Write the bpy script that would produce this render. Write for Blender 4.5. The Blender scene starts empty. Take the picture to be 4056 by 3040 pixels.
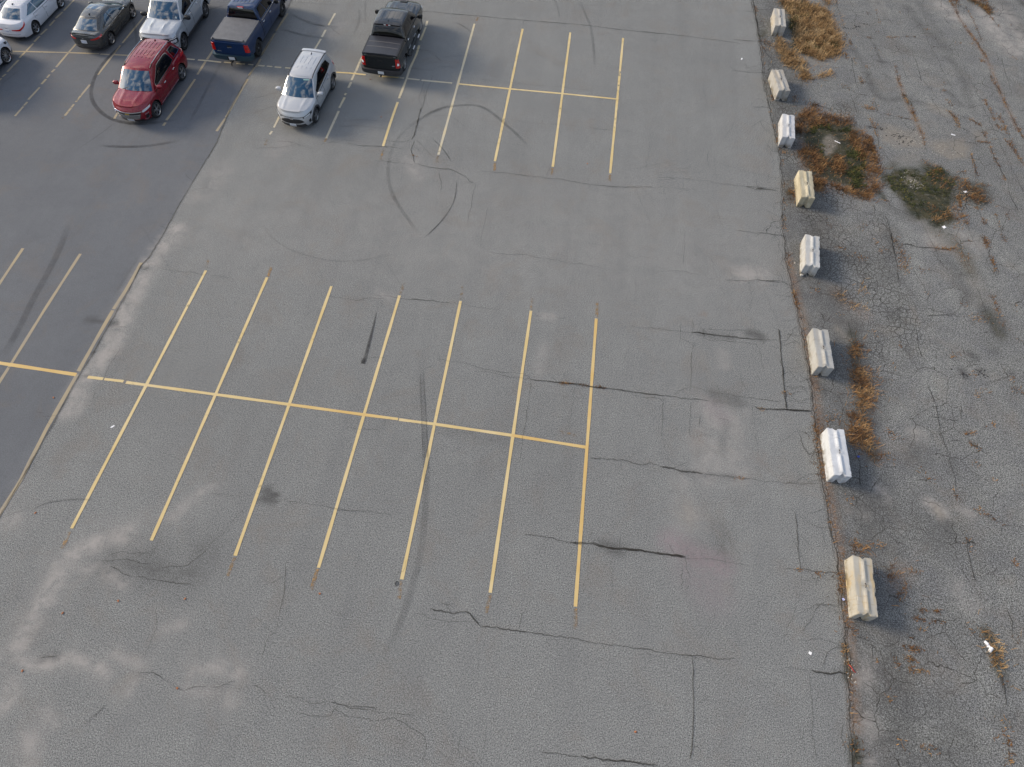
import bpy, bmesh, math, random
import numpy as np
from mathutils import Matrix, Vector, noise as mnoise
random.seed(7); rng = np.random.default_rng(7)
R = math.radians
SC = bpy.context.scene
COL = SC.collection

# ------------------------------------------------------------------ camera
W0, H0 = 4056.0, 3040.0            # survey sheet of the lot (drone frame), used to measure ground positions
FW = 0.63; CH = 20.671272
YAW, PITCH, ROLL = -0.09691427, 1.02003282, 0.04355221
_cy, _sy, _cp, _sp = math.cos(YAW), math.sin(YAW), math.cos(PITCH), math.sin(PITCH)
_w = np.array([_sy*_cp, _cy*_cp, -_sp]); _r0 = np.array([_cy, -_sy, 0.]); _u0 = np.cross(_r0, _w)
_r = _r0*math.cos(ROLL)+_u0*math.sin(ROLL); _u = -_r0*math.sin(ROLL)+_u0*math.cos(ROLL)
cam = bpy.data.cameras.new('camera'); camo = bpy.data.objects.new('camera', cam); COL.objects.link(camo)
cam.sensor_width = 36; cam.lens = 36*FW; cam.clip_end = 3000; cam.clip_start = 0.1
M = Matrix(((_r[0], _u[0], -_w[0], 0), (_r[1], _u[1], -_w[1], 0), (_r[2], _u[2], -_w[2], CH), (0, 0, 0, 1)))
camo.matrix_world = M
SC.camera = camo

# ------------------------------------------------------------------ world, sun, exposure
SUN_EL, SUN_AZ = 23, 281           # azimuth clockwise from +Y
wd = bpy.data.worlds.new("World"); SC.world = wd; wd.use_nodes = True
nt = wd.node_tree; nt.nodes.clear()
def N(nt, t, **k):
    n = nt.nodes.new(t)
    for a, b in k.items(): setattr(n, a, b)
    return n
def build_world():
    l = nt.links.new
    out = N(nt, 'ShaderNodeOutputWorld'); bg = N(nt, 'ShaderNodeBackground'); bg.inputs['Strength'].default_value = 0.09
    sky = N(nt, 'ShaderNodeTexSky'); sky.sky_type = 'NISHITA'; sky.sun_disc = False
    sky.sun_elevation = R(SUN_EL); sky.sun_rotation = R(SUN_AZ); sky.dust_density = 2.0; sky.air_density = 1.2; sky.ozone_density = 4.0
    tc = N(nt, 'ShaderNodeTexCoord'); sep = N(nt, 'ShaderNodeSeparateXYZ'); l(tc.outputs['Generated'], sep.inputs[0])
    za = N(nt, 'ShaderNodeMath', operation='ADD'); l(sep.outputs['Z'], za.inputs[0]); za.inputs[1].default_value = 0.22
    zm = N(nt, 'ShaderNodeMath', operation='MAXIMUM'); l(za.outputs[0], zm.inputs[0]); zm.inputs[1].default_value = 0.15
    dx = N(nt, 'ShaderNodeMath', operation='DIVIDE'); l(sep.outputs['X'], dx.inputs[0]); l(zm.outputs[0], dx.inputs[1])
    dy = N(nt, 'ShaderNodeMath', operation='DIVIDE'); l(sep.outputs['Y'], dy.inputs[0]); l(zm.outputs[0], dy.inputs[1])
    cb = N(nt, 'ShaderNodeCombineXYZ'); l(dx.outputs[0], cb.inputs[0]); l(dy.outputs[0], cb.inputs[1])
    mp = N(nt, 'ShaderNodeMapping'); l(cb.outputs[0], mp.inputs[0]); mp.inputs['Scale'].default_value = (1.0, 2.2, 1)
    mp.inputs['Rotation'].default_value = (0, 0, R(25))
    nz = N(nt, 'ShaderNodeTexNoise'); nz.inputs['Scale'].default_value = 4.2; nz.inputs['Detail'].default_value = 7
    nz.inputs['Roughness'].default_value = 0.62; nz.inputs['Distortion'].default_value = 0.25; l(mp.outputs[0], nz.inputs['Vector'])
    rp = N(nt, 'ShaderNodeValToRGB'); rp.color_ramp.elements[0].position = 0.47; rp.color_ramp.elements[1].position = 0.64
    l(nz.outputs[0], rp.inputs[0])
    # clouds: warm and bright on the sun side, grey-blue away from it
    w2 = N(nt, 'ShaderNodeMapRange'); l(sep.outputs['X'], w2.inputs[0]); w2.inputs[1].default_value = 0.9; w2.inputs[2].default_value = -0.9
    cc = N(nt, 'ShaderNodeMixRGB'); l(w2.outputs[0], cc.inputs[0]); cc.inputs[1].default_value = (5.2, 5.6, 6.4, 1); cc.inputs[2].default_value = (14.5, 13.0, 11.2, 1)
    mx = N(nt, 'ShaderNodeMixRGB'); l(rp.outputs[0], mx.inputs[0]); l(sky.outputs[0], mx.inputs[1]); l(cc.outputs[0], mx.inputs[2])
    # unseen treeline: dark horizon band added to darken reflections on the cars
    hz = N(nt, 'ShaderNodeTexNoise'); hz.inputs['Scale'].default_value = 7; hz.inputs['Detail'].default_value = 5; l(tc.outputs['Generated'], hz.inputs['Vector'])
    hm = N(nt, 'ShaderNodeMath', operation='MULTIPLY_ADD'); l(hz.outputs[0], hm.inputs[0]); hm.inputs[1].default_value = -.16; l(sep.outputs['Z'], hm.inputs[2])
    hr = N(nt, 'ShaderNodeMapRange'); l(hm.outputs[0], hr.inputs[0]); hr.inputs[1].default_value = .015; hr.inputs[2].default_value = .045
    mt = N(nt, 'ShaderNodeMixRGB'); l(hr.outputs[0], mt.inputs[0]); mt.inputs[1].default_value = (.55, .6, .45, 1); l(mx.outputs[0], mt.inputs[2])
    l(mt.outputs[0], bg.inputs['Color']); l(bg.outputs[0], out.inputs['Surface'])
build_world()
sl = bpy.data.lights.new('sun', 'SUN'); so = bpy.data.objects.new('sun', sl); COL.objects.link(so)
sl.energy = 2.0; sl.angle = R(16); sl.color = (1.0, 0.84, 0.64)
_d = Vector((math.sin(R(SUN_AZ))*math.cos(R(SUN_EL)), math.cos(R(SUN_AZ))*math.cos(R(SUN_EL)), math.sin(R(SUN_EL))))
so.rotation_euler = _d.to_track_quat('Z', 'Y').to_euler(); so.location = (-30, 0, 30)
vs = SC.view_settings; vs.view_transform = 'Standard'; vs.look = 'None'; vs.gamma = 1; vs.use_curve_mapping = False
vs.exposure = 0.99
SC.cycles.transparent_max_bounces = 16

# ------------------------------------------------------------------ survey helpers
def gp(x, y):
    """survey-sheet coordinate -> metres on the level lot"""
    dx = (x-W0/2)/(W0*FW); dy = (y-H0/2)/(W0*FW)
    D = _w+dx*_r-dy*_u; t = CH/(-D[2])
    return np.array([D[0]*t, D[1]*t])
def Z(x0, y0, s, pts): return np.array([gp(x0+a/s, y0+b/s) for a, b in pts])
VS = 2212/4056
def V(pts): return Z(0, 0, VS, pts)
def FP(pts): return Z(0, 0, 1, pts)

# ------------------------------------------------------------------ object helpers
def tag(o, label=None, cat=None, group=None, kind=None):
    if label: o['label'] = label
    if cat: o['category'] = cat
    if group: o['group'] = group
    if kind: o['kind'] = kind
    return o
def mesh(name, verts, faces, mats, parent=None, smooth=False, midx=None, angle=None, attrs=None):
    me = bpy.data.meshes.new(name)
    me.from_pydata([tuple(map(float, v)) for v in verts], [], [tuple(map(int, f)) for f in faces])
    if not isinstance(mats, (list, tuple)): mats = [mats]
    for m in mats: me.materials.append(m)
    if midx is not None: me.polygons.foreach_set('material_index', list(midx))
    if smooth: me.polygons.foreach_set('use_smooth', [True]*len(me.polygons))
    if attrs:
        for k, v in attrs.items():
            a = me.attributes.new(k, 'FLOAT', 'POINT'); a.data.foreach_set('value', np.asarray(v, dtype=np.float32))
    me.update()
    if smooth and angle is not None: me.set_sharp_from_angle(angle=R(angle))
    o = bpy.data.objects.new(name, me); COL.objects.link(o)
    if parent is not None: o.parent = parent
    return o
def empty(name, loc, rz=0, scale=1):
    o = bpy.data.objects.new(name, None); COL.objects.link(o); o.location = loc; o.rotation_euler = (0, 0, rz)
    o.scale = (scale, scale, scale); o.empty_display_size = 0.3
    return o
class MB:
    def __init__(s): s.v = []; s.f = []; s.m = []
    def add(s, v, f, mi=0):
        b = len(s.v); s.v += [tuple(p) for p in v]; s.f += [tuple(b+i for i in q) for q in f]; s.m += [mi]*len(f); return s
    def box(s, c, d, mi=0, bev=0.0, rz=0):
        x, y, z = d[0]/2, d[1]/2, d[2]/2
        if bev <= 0:
            P = [(-x,-y,-z),(x,-y,-z),(x,y,-z),(-x,y,-z),(-x,-y,z),(x,-y,z),(x,y,z),(-x,y,z)]
            F = [(0,3,2,1),(4,5,6,7),(0,1,5,4),(1,2,6,5),(2,3,7,6),(3,0,4,7)]
        else:
            P, F = superbox(x, y, z, bev)
        c_, s_ = math.cos(rz), math.sin(rz)
        P = [(c[0]+a*c_-b*s_, c[1]+a*s_+b*c_, c[2]+k) for a, b, k in P]
        return s.add(P, F, mi)
    def tube(s, pts, r, n=8, mi=0, cap=True):
        P = []; pts = [Vector(p) for p in pts]
        for i, p in enumerate(pts):
            d = (pts[min(i+1, len(pts)-1)]-pts[max(i-1, 0)]).normalized()
            a = d.cross(Vector((0, 0, 1)));
            if a.length < 1e-3: a = d.cross(Vector((0, 1, 0)))
            a.normalize(); b = d.cross(a)
            rr = r[i] if isinstance(r, (list, tuple)) else r
            P += [tuple(p+a*math.cos(t)*rr+b*math.sin(t)*rr) for t in [2*math.pi*k/n for k in range(n)]]
        F = [(i*n+k, i*n+(k+1)%n, (i+1)*n+(k+1)%n, (i+1)*n+k) for i in range(len(pts)-1) for k in range(n)]
        if cap: F += [tuple(range(n))[::-1], tuple((len(pts)-1)*n+k for k in range(n))]
        return s.add(P, F, mi)
    def obj(s, name, mats, parent=None, smooth=False, angle=None):
        return mesh(name, s.v, s.f, mats, parent, smooth, s.m, angle)
def superbox(x, y, z, e, nu=16, nv=10):
    """rounded box (superellipsoid), e = exponent 0.2 boxy .. 1 round"""
    def sg(c, p): return math.copysign(abs(c)**p, c)
    P = []; F = []
    for j in range(nv+1):
        ph = -math.pi/2+math.pi*j/nv
        for i in range(nu):
            th = 2*math.pi*i/nu
            P.append((x*sg(math.cos(ph), e)*sg(math.cos(th), e), y*sg(math.cos(ph), e)*sg(math.sin(th), e), z*sg(math.sin(ph), e)))
    for j in range(nv):
        for i in range(nu): F.append((j*nu+i, j*nu+(i+1)%nu, (j+1)*nu+(i+1)%nu, (j+1)*nu+i))
    return P, F

# ------------------------------------------------------------------ materials
def mat(name, col=(.5,.5,.5), rough=.5, metal=0., coat=0., spec=.5, noise=0., nscale=20, bump=0., emit=None, col2=None):
    m = bpy.data.materials.new(name); m.use_nodes = True; t = m.node_tree; b = t.nodes['Principled BSDF']
    b.inputs['Base Color'].default_value = (*col, 1); b.inputs['Roughness'].default_value = rough; b.inputs['Metallic'].default_value = metal
    b.inputs['Coat Weight'].default_value = coat; b.inputs['Coat Roughness'].default_value = .04; b.inputs['Specular IOR Level'].default_value = spec
    if noise or bump:
        tc = N(t, 'ShaderNodeTexCoord'); n = N(t, 'ShaderNodeTexNoise'); n.inputs['Scale'].default_value = nscale; n.inputs['Detail'].default_value = 5
        t.links.new(tc.outputs['Object'], n.inputs['Vector'])
        if noise:
            c2 = col2 or tuple(c*(1-noise) for c in col); c1 = tuple(min(1, c*(1+noise*.5)) for c in col) if not col2 else col
            mr = N(t, 'ShaderNodeMapRange'); t.links.new(n.outputs[0], mr.inputs[0]); mr.inputs[1].default_value = .35; mr.inputs[2].default_value = .65
            mx = N(t, 'ShaderNodeMixRGB'); t.links.new(mr.outputs[0], mx.inputs[0]); mx.inputs[1].default_value = (*c2, 1); mx.inputs[2].default_value = (*c1, 1)
            t.links.new(mx.outputs[0], b.inputs['Base Color'])
        if bump:
            bp = N(t, 'ShaderNodeBump'); bp.inputs['Strength'].default_value = bump; bp.inputs['Distance'].default_value = .01
            t.links.new(n.outputs[0], bp.inputs['Height']); t.links.new(bp.outputs[0], b.inputs['Normal'])
    return m

def asphalt(name, base, tint2, speck, patch, rough=.92, alli=0, streak=0., fine=1.0):
    """aged asphalt: broad tone drift, aggregate speckle, and vertex masks dust / damp / moss / rust / crackle"""
    m = bpy.data.materials.new(name); m.use_nodes = True; t = m.node_tree; l = t.links.new
    b = t.nodes['Principled BSDF']; b.inputs['Roughness'].default_value = rough; b.inputs['Specular IOR Level'].default_value = .25
    geo = N(t, 'ShaderNodeNewGeometry')
    def noise(sc, det=4, ro=.55, dist=0., vec=None, stretch=None):
        n = N(t, 'ShaderNodeTexNoise'); n.inputs['Scale'].default_value = sc; n.inputs['Detail'].default_value = det; n.inputs['Roughness'].default_value = ro
        n.inputs['Distortion'].default_value = dist
        src = vec or geo.outputs['Position']
        if stretch:
            mp = N(t, 'ShaderNodeMapping'); mp.inputs['Scale'].default_value = stretch[:3]; mp.inputs['Rotation'].default_value = (0, 0, stretch[3]); l(src, mp.inputs[0]); src = mp.outputs[0]
        l(src, n.inputs['Vector']); return n.outputs[0]
    def mr(v, a, c, lo=0., hi=1.):
        n = N(t, 'ShaderNodeMapRange'); l(v, n.inputs[0]); n.inputs[1].default_value = a; n.inputs[2].default_value = c; n.inputs[3].default_value = lo; n.inputs[4].default_value = hi; return n.outputs[0]
    def mth(op, a, c):
        n = N(t, 'ShaderNodeMath', operation=op)
        for i, q in enumerate((a, c)):
            if isinstance(q, (int, float)): n.inputs[i].default_value = q
            else: l(q, n.inputs[i])
        return n.outputs[0]
    def mix(f, a, c, mode='MIX'):
        n = N(t, 'ShaderNodeMixRGB'); n.blend_type = mode
        for i, q in enumerate((f, a, c)):
            if isinstance(q, (int, float)): n.inputs[i].default_value = q
            elif isinstance(q, tuple): n.inputs[i].default_value = (*q, 1)
            else: l(q, n.inputs[i])
        return n.outputs[0]
    def attr(n_): n = N(t, 'ShaderNodeAttribute'); n.attribute_name = n_; return n.outputs['Fac']
    big = mr(noise(.16, 5, .6), .3, .7); mid = mr(noise(.9, 5, .6, .4), .3, .7)
    c = mix(big, base, tint2)
    c = mix(mr(mr(noise(2.8, 6, .65, .3), .45, .72), 0, 1, 0, patch*.55), c, (base[0]*.45, base[1]*.44, base[2]*.45)); c = mix(mr(mid, 0, 1, 0, patch), c, (base[0]*.55, base[1]*.55, base[2]*.6))
    # aggregate: light and dark stones
    v1 = mr(noise(30*fine, 3, .75), .38, .62, 1-speck, 1+speck); v2 = mr(noise(75*fine, 2, .6), .33, .67, 1-speck*.9, 1+speck*.9)
    g = mth('MULTIPLY', v1, v2); gc = N(t, 'ShaderNodeCombineXYZ'); [l(g, gc.inputs[i]) for i in range(3)]
    c = mix(1.0, c, gc.outputs[0], 'MULTIPLY')
    # faint brown bloom
    c = mix(mr(noise(.55, 6, .7, .6), .52, .75, 0, .35), c, (.17, .135, .105))
    if streak:
        c = mix(mr(noise(1.0, 4, .6, 0, None, (.9, .07, 1, 0)), .45, .75, 0, streak), c, (base[0]*.5, base[1]*.5, base[2]*.53))
    n3 = noise(1.6, 6, .65, .5); n4 = noise(7, 4, .6)
    if not alli and speck > .3:
        c = mix(mr(noise(34, 2, .6), .58, .70, 0, .7), c, (.42, .42, .41)); c = mix(mr(noise(29, 2, .6, 1.), .42, .32, 0, .65), c, (.09, .09, .09))
    c = mix(mth('MULTIPLY', attr('dust'), mr(n3, .34, .60, .12, 1.)), c, mix(mr(n4, .3, .7), (.355, .335, .315), (.285, .272, .258)))
    c = mix(mth('MULTIPLY', attr('damp_shade'), mr(n3, .7, .3, .35, 1.)), c, (.055, .055, .055))
    c = mix(mth('MULTIPLY', attr('pink'), mr(n4, .3, .7, .25, .8)), c, (.255, .200, .215))
    c = mix(mth('MULTIPLY', attr('rust'), mr(n4, .35, .7, .1, 1.)), c, (.21, .115, .06))
    wv = mr(n4, .3, .68, .15, 1.)
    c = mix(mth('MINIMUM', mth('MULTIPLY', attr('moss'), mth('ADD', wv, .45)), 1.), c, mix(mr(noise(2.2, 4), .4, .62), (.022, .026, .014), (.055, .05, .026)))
    c = mix(mth('MULTIPLY', attr('tan'), mr(n3, .3, .6, .4, 1.)), c, mix(mr(n4, .35, .65), (.25, .225, .19), (.185, .165, .14)))
    hgt = n4
    if alli:
        wn = N(t, 'ShaderNodeTexNoise'); wn.inputs['Scale'].default_value = 1.7; wn.inputs['Detail'].default_value = 3; l(geo.outputs['Position'], wn.inputs['Vector'])
        vm = N(t, 'ShaderNodeVectorMath', operation='MULTIPLY_ADD'); l(wn.outputs['Color'], vm.inputs[0]); vm.inputs[1].default_value = (.5, .5, 0); l(geo.outputs['Position'], vm.inputs[2])
        def vor(sc, th):
            vo = N(t, 'ShaderNodeTexVoronoi'); vo.feature = 'DISTANCE_TO_EDGE'; vo.voronoi_dimensions = '2D'; vo.inputs['Scale'].default_value = sc; l(vm.outputs[0], vo.inputs['Vector'])
            return mr(vo.outputs['Distance'], th, th*.3, 0, 1)
        ck = attr('crackle')
        ck = mth('MAXIMUM', ck, .10); a1 = mth('MULTIPLY', vor(4.2, .11), mth('MULTIPLY', ck, mr(noise(.8, 4, .6, .3), .33, .52)))
        a2 = mth('MULTIPLY', vor(9.5, .13), mth('MULTIPLY', ck, mr(noise(.6, 4, .6), .42, .58)))
        a3 = mth('MULTIPLY', vor(.9, .014), mr(noise(.5, 4), .45, .55))
        cr = mth('MAXIMUM', mth('MAXIMUM', a1, a2), a3)
        c = mix(mth('MULTIPLY', cr, .9), c, (.03, .028, .024))
        st = mr(noise(34, 2, .5), .66, .76); c = mix(mth('MULTIPLY', st, .55), c, (.42, .42, .41))
    l(c, b.inputs['Base Color'])
    bp = N(t, 'ShaderNodeBump'); bp.inputs['Strength'].default_value = .12; bp.inputs['Distance'].default_value = .012
    l(noise(45, 3, .7), bp.inputs['Height']); l(bp.outputs[0], b.inputs['Normal'])
    return m
M_LOT = asphalt('weathered_asphalt', (.203, .210, .206), (.179, .185, .182), .60, .22, streak=.22)
M_NEW = asphalt('sealed_asphalt', (.138, .147, .160), (.118, .126, .138), .14, .2, streak=.15)
M_OLD = asphalt('broken_asphalt', (.232, .238, .228), (.146, .149, .143), .72, .75, alli=1, streak=.3, fine=.8)
M_FAR = asphalt('far_asphalt', (.17, .17, .175), (.14, .14, .145), .3, .3)

def decal(name, col, wear_scale=6., thr=.5, rough=.85, col2=None, soft=.12, grain=True):
    """paint / rubber film: vertex mask 'cover' against a noise decides where the film is still there"""
    m = bpy.data.materials.new(name); m.use_nodes = True; t = m.node_tree; l = t.links.new
    b = t.nodes['Principled BSDF']; b.inputs['Roughness'].default_value = rough; b.inputs['Specular IOR Level'].default_value = .3
    out = t.nodes['Material Output']; geo = N(t, 'ShaderNodeNewGeometry')
    def noise(sc, det=4):
        n = N(t, 'ShaderNodeTexNoise'); n.inputs['Scale'].default_value = sc; n.inputs['Detail'].default_value = det; l(geo.outputs['Position'], n.inputs['Vector']); return n.outputs[0]
    mx = N(t, 'ShaderNodeMixRGB'); r = N(t, 'ShaderNodeMapRange'); l(noise(.8, 5), r.inputs[0]); r.inputs[1].default_value = .38; r.inputs[2].default_value = .62
    l(r.outputs[0], mx.inputs[0]); mx.inputs[1].default_value = (*col, 1); mx.inputs[2].default_value = (*(col2 or col), 1)
    l(mx.outputs[0], b.inputs['Base Color'])
    at = N(t, 'ShaderNodeAttribute'); at.attribute_name = 'cover'
    a = N(t, 'ShaderNodeMath', operation='ADD'); l(at.outputs['Fac'], a.inputs[0])
    ns = N(t, 'ShaderNodeMapRange'); l(noise(wear_scale, 6), ns.inputs[0]); ns.inputs[1].default_value = .25; ns.inputs[2].default_value = .75; ns.inputs[3].default_value = -.5; ns.inputs[4].default_value = .5
    gs = N(t, 'ShaderNodeMapRange'); l(noise(48, 2), gs.inputs[0]); gs.inputs[1].default_value = .3; gs.inputs[2].default_value = .7; gs.inputs[3].default_value = -.22 if grain else 0; gs.inputs[4].default_value = .22 if grain else 0
    a2 = N(t, 'ShaderNodeMath', operation='ADD'); l(ns.outputs[0], a2.inputs[0]); l(gs.outputs[0], a2.inputs[1]); l(a2.outputs[0], a.inputs[1])
    k = N(t, 'ShaderNodeMapRange'); l(a.outputs[0], k.inputs[0]); k.inputs[1].default_value = thr-soft; k.inputs[2].default_value = thr+soft
    tr = N(t, 'ShaderNodeBsdfTransparent'); ms = N(t, 'ShaderNodeMixShader'); l(k.outputs[0], ms.inputs[0]); l(tr.outputs[0], ms.inputs[1]); l(b.outputs[0], ms.inputs[2])
    l(ms.outputs[0], out.inputs['Surface'])
    return m
M_YEL = decal('yellow_paint', (.56, .43, .205), 5, .56, col2=(.60, .485, .27))
M_ORG = decal('orange_paint', (.56, .385, .15), 5, .50, col2=(.58, .44, .21))
M_PALE = decal('faded_paint', (.46, .42, .33), 5, .44, col2=(.52, .45, .30))
M_TAN = decal('tan_paint', (.30, .262, .20), 5, .46, col2=(.35, .29, .19))
M_GHOST = decal('ghost_paint', (.34, .215, .10), 6, .80, soft=.35)
def film(name, col, amax=.6, nsc=3., lo=.35):
    """translucent rubber or soot film, opacity = cover * noise"""
    m = bpy.data.materials.new(name); m.use_nodes = True; t = m.node_tree; l = t.links.new
    b = t.nodes['Principled BSDF']; b.inputs['Roughness'].default_value = .9; b.inputs['Base Color'].default_value = (*col, 1); b.inputs['Specular IOR Level'].default_value = .2
    out = t.nodes['Material Output']; geo = N(t, 'ShaderNodeNewGeometry'); n = N(t, 'ShaderNodeTexNoise'); n.inputs['Scale'].default_value = nsc; n.inputs['Detail'].default_value = 8; n.inputs['Roughness'].default_value = .75
    l(geo.outputs['Position'], n.inputs['Vector']); r = N(t, 'ShaderNodeMapRange'); l(n.outputs[0], r.inputs[0]); r.inputs[1].default_value = .3; r.inputs[2].default_value = .65; r.inputs[3].default_value = lo
    at = N(t, 'ShaderNodeAttribute'); at.attribute_name = 'cover'
    a = N(t, 'ShaderNodeMath', operation='MULTIPLY'); l(at.outputs['Fac'], a.inputs[0]); l(r.outputs[0], a.inputs[1])
    a2 = N(t, 'ShaderNodeMath', operation='MULTIPLY'); l(a.outputs[0], a2.inputs[0]); a2.inputs[1].default_value = amax
    tr = N(t, 'ShaderNodeBsdfTransparent'); ms = N(t, 'ShaderNodeMixShader'); l(a2.outputs[0], ms.inputs[0]); l(tr.outputs[0], ms.inputs[1]); l(b.outputs[0], ms.inputs[2])
    l(ms.outputs[0], out.inputs['Surface']); return m
M_RUB = film('rubber_film', (.022, .023, .028), 1.0)
M_CRK = film('crack_dark', (.030, .027, .022), 1.0, 5, .75)

# ------------------------------------------------------------------ ground sheets
def resample(P, step):
    P = np.asarray(P, float); d = np.r_[0, np.cumsum(np.linalg.norm(np.diff(P, axis=0), axis=1))]
    n = max(2, int(d[-1]/step)+1); s = np.linspace(0, d[-1], n)
    return np.c_[np.interp(s, d, P[:, 0]), np.interp(s, d, P[:, 1])], s
def smooth_line(P, it=2):
    P = np.asarray(P, float)
    for _ in range(it):
        Q = [P[0]]
        for a, b in zip(P[:-1], P[1:]): Q += [a*.75+b*.25, a*.25+b*.75]
        Q.append(P[-1]); P = np.array(Q)
    return P
AB = Z(0, 0, VS, [(630,0),(598,62),(562,125),(527,180),(495,240),(467,310),(430,370),(388,440),(350,510),(316,565)])
AB = np.r_[AB, Z(0, 900, 2.011, [(1128,285),(1052,455),(965,605),(880,760),(765,960),(645,1155),(525,1370),(412,1590)]), V([(90,958),(0,1114)])]
BC = V([(1622,0),(1636,60),(1645,120),(1650,180),(1665,250),(1683,330),(1690,400),(1690,480),(1697,560),(1715,640),(1735,730),(1752,830),(1758,900),(1770,1000),(1785,1100),(1808,1200),(1818,1300),(1825,1380),(1832,1480),(1838,1570),(1840,1658)])
def edge_fn(P):
    P = P[np.argsort(P[:, 1])]
    lo, hi = P[0], P[-1]
    s0 = (P[2]-P[0]); s1 = (P[-1]-P[-3])
    P = np.r_[[lo-s0/s0[1]*20], P, [hi+s1/s1[1]*30]]
    return lambda y: np.interp(y, P[:, 1], P[:, 0])
xA = edge_fn(AB); xC = edge_fn(BC)
def jag(y, seed, amp):
    return np.array([amp*(mnoise.noise((float(v)*1.3, seed, 0))+.6*mnoise.noise((float(v)*4.1, seed+9, 0))+.35*mnoise.noise((float(v)*11, seed+19, 0))) for v in y])
PM = []
MASKS = {k: [] for k in ('dust', 'damp_shade', 'moss', 'rust', 'tan', 'crackle', 'pink')}
def blob(kind, pts, r, s=1.): MASKS[kind].append((np.atleast_2d(np.asarray(pts, float)), r, s))
def eval_masks(X, Y):
    out = {}
    for k, L in MASKS.items():
        a = np.zeros(len(X), np.float32)
        for P, r, s in L:
            m = (X > P[:, 0].min()-r) & (X < P[:, 0].max()+r) & (Y > P[:, 1].min()-r) & (Y < P[:, 1].max()+r)
            if not m.any(): continue
            x = X[m]; y = Y[m]; d = np.full(len(x), 1e9)
            if len(P) == 1: d = np.hypot(x-P[0, 0], y-P[0, 1])
            for p, q in zip(P[:-1], P[1:]):
                e = q-p; tt = np.clip(((x-p[0])*e[0]+(y-p[1])*e[1])/(e@e+1e-9), 0, 1)
                d = np.minimum(d, np.hypot(x-p[0]-tt*e[0], y-p[1]-tt*e[1]))
            f = np.clip(1-d/r, 0, 1); f = f*f*(3-2*f)*s
            a[m] = np.maximum(a[m], f)
        for kk, P, soft, s in PM:
            if kk != k: continue
            m = (X > P[:, 0].min()-soft) & (X < P[:, 0].max()+soft) & (Y > P[:, 1].min()-soft) & (Y < P[:, 1].max()+soft)
            if not m.any(): continue
            x = X[m]; y = Y[m]; ins = in_poly(P, x, y); d = np.full(len(x), 1e9); Q = np.r_[P, P[:1]]
            for p, q in zip(Q[:-1], Q[1:]):
                e = q-p; tt = np.clip(((x-p[0])*e[0]+(y-p[1])*e[1])/(e@e+1e-9), 0, 1)
                d = np.minimum(d, np.hypot(x-p[0]-tt*e[0], y-p[1]-tt*e[1]))
            sd = np.where(ins, d, -d); f = np.clip(.5+sd/(2*soft), 0, 1); f = f*f*(3-2*f)*s
            a[m] = np.maximum(a[m], f)
        out[k] = a
    return out
def poly_mask(kind, reg, P, soft=.2, s=1.): PM.append((kind, V(P) if reg is V else Z(*reg, P), soft, s))
def in_poly(P, x, y):
    c = np.zeros(len(x), bool); j = len(P)-1
    for i in range(len(P)):
        k = ((P[i,1] > y) != (P[j,1] > y)) & (x < (P[j,0]-P[i,0])*(y-P[i,1])/(P[j,1]-P[i,1]+1e-12)+P[i,0]); c ^= k; j = i
    return c
def sheet(name, lo, hi, z, m, step=.13, y0=-9., y1=58.):
    ys = np.arange(y0, y1, step); a = lo(ys); b = hi(ys); n = int(np.max(b-a)/step)+1
    t = np.linspace(0, 1, n); X = a[:, None]+(b-a)[:, None]*t[None]; Y = np.repeat(ys[:, None], n, 1)
    v = np.c_[X.ravel(), Y.ravel(), np.full(X.size, z)]
    i = np.arange(len(ys)-1)[:, None]*n+np.arange(n-1)[None]; f = np.stack([i, i+1, i+n+1, i+n], -1).reshape(-1, 4)
    me = bpy.data.meshes.new(name); me.vertices.add(len(v)); me.vertices.foreach_set('co', v.astype(np.float32).ravel())
    me.loops.add(f.size); me.loops.foreach_set('vertex_index', f.astype(np.int32).ravel())
    me.polygons.add(len(f)); me.polygons.foreach_set('loop_start', np.arange(0, f.size, 4, dtype=np.int32)); me.polygons.foreach_set('loop_total', np.full(len(f), 4, np.int32))
    me.update(); me.materials.append(m)
    for k, a_ in eval_masks(v[:, 0], v[:, 1]).items():
        q = me.attributes.new(k, 'FLOAT', 'POINT'); q.data.foreach_set('value', a_)
    o = bpy.data.objects.new(name, me); COL.objects.link(o); tag(o, kind='structure'); return o

jC2 = np.array([(float(xC(np.array([v]))[0])+.35, v) for v in np.arange(-2, 44, 1.)])
# --- stains, dust, moss, painted block shade (all measured on the ground)
def zb(k, reg, pts, r, s=1.): blob(k, Z(*reg, pts), r, s)
RB = (0, 1900, 1.4547); RA_ = (1300, 1900, 1.4547); RC = (2200, 1100, 1.8425); RJ = (0, 900, 2.011); RK = (3400, 0, 2.764); RL = (3400, 500, 2.764)
RM = (3000, 850, 2.073); RN = (3100, 1600, 2.21); RO = (3100, 2290, 2.21); RP = (3000, 400, 3.317); RQ = (2900, 0, 3.317); RD = (1400, 400, 2.764); RE = (1800, 0, 2.0725); RF = (1000, 0, 2.764); RH = (2600, 600, 3.317); RI = (1300, 1000, 1.8418)
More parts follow.
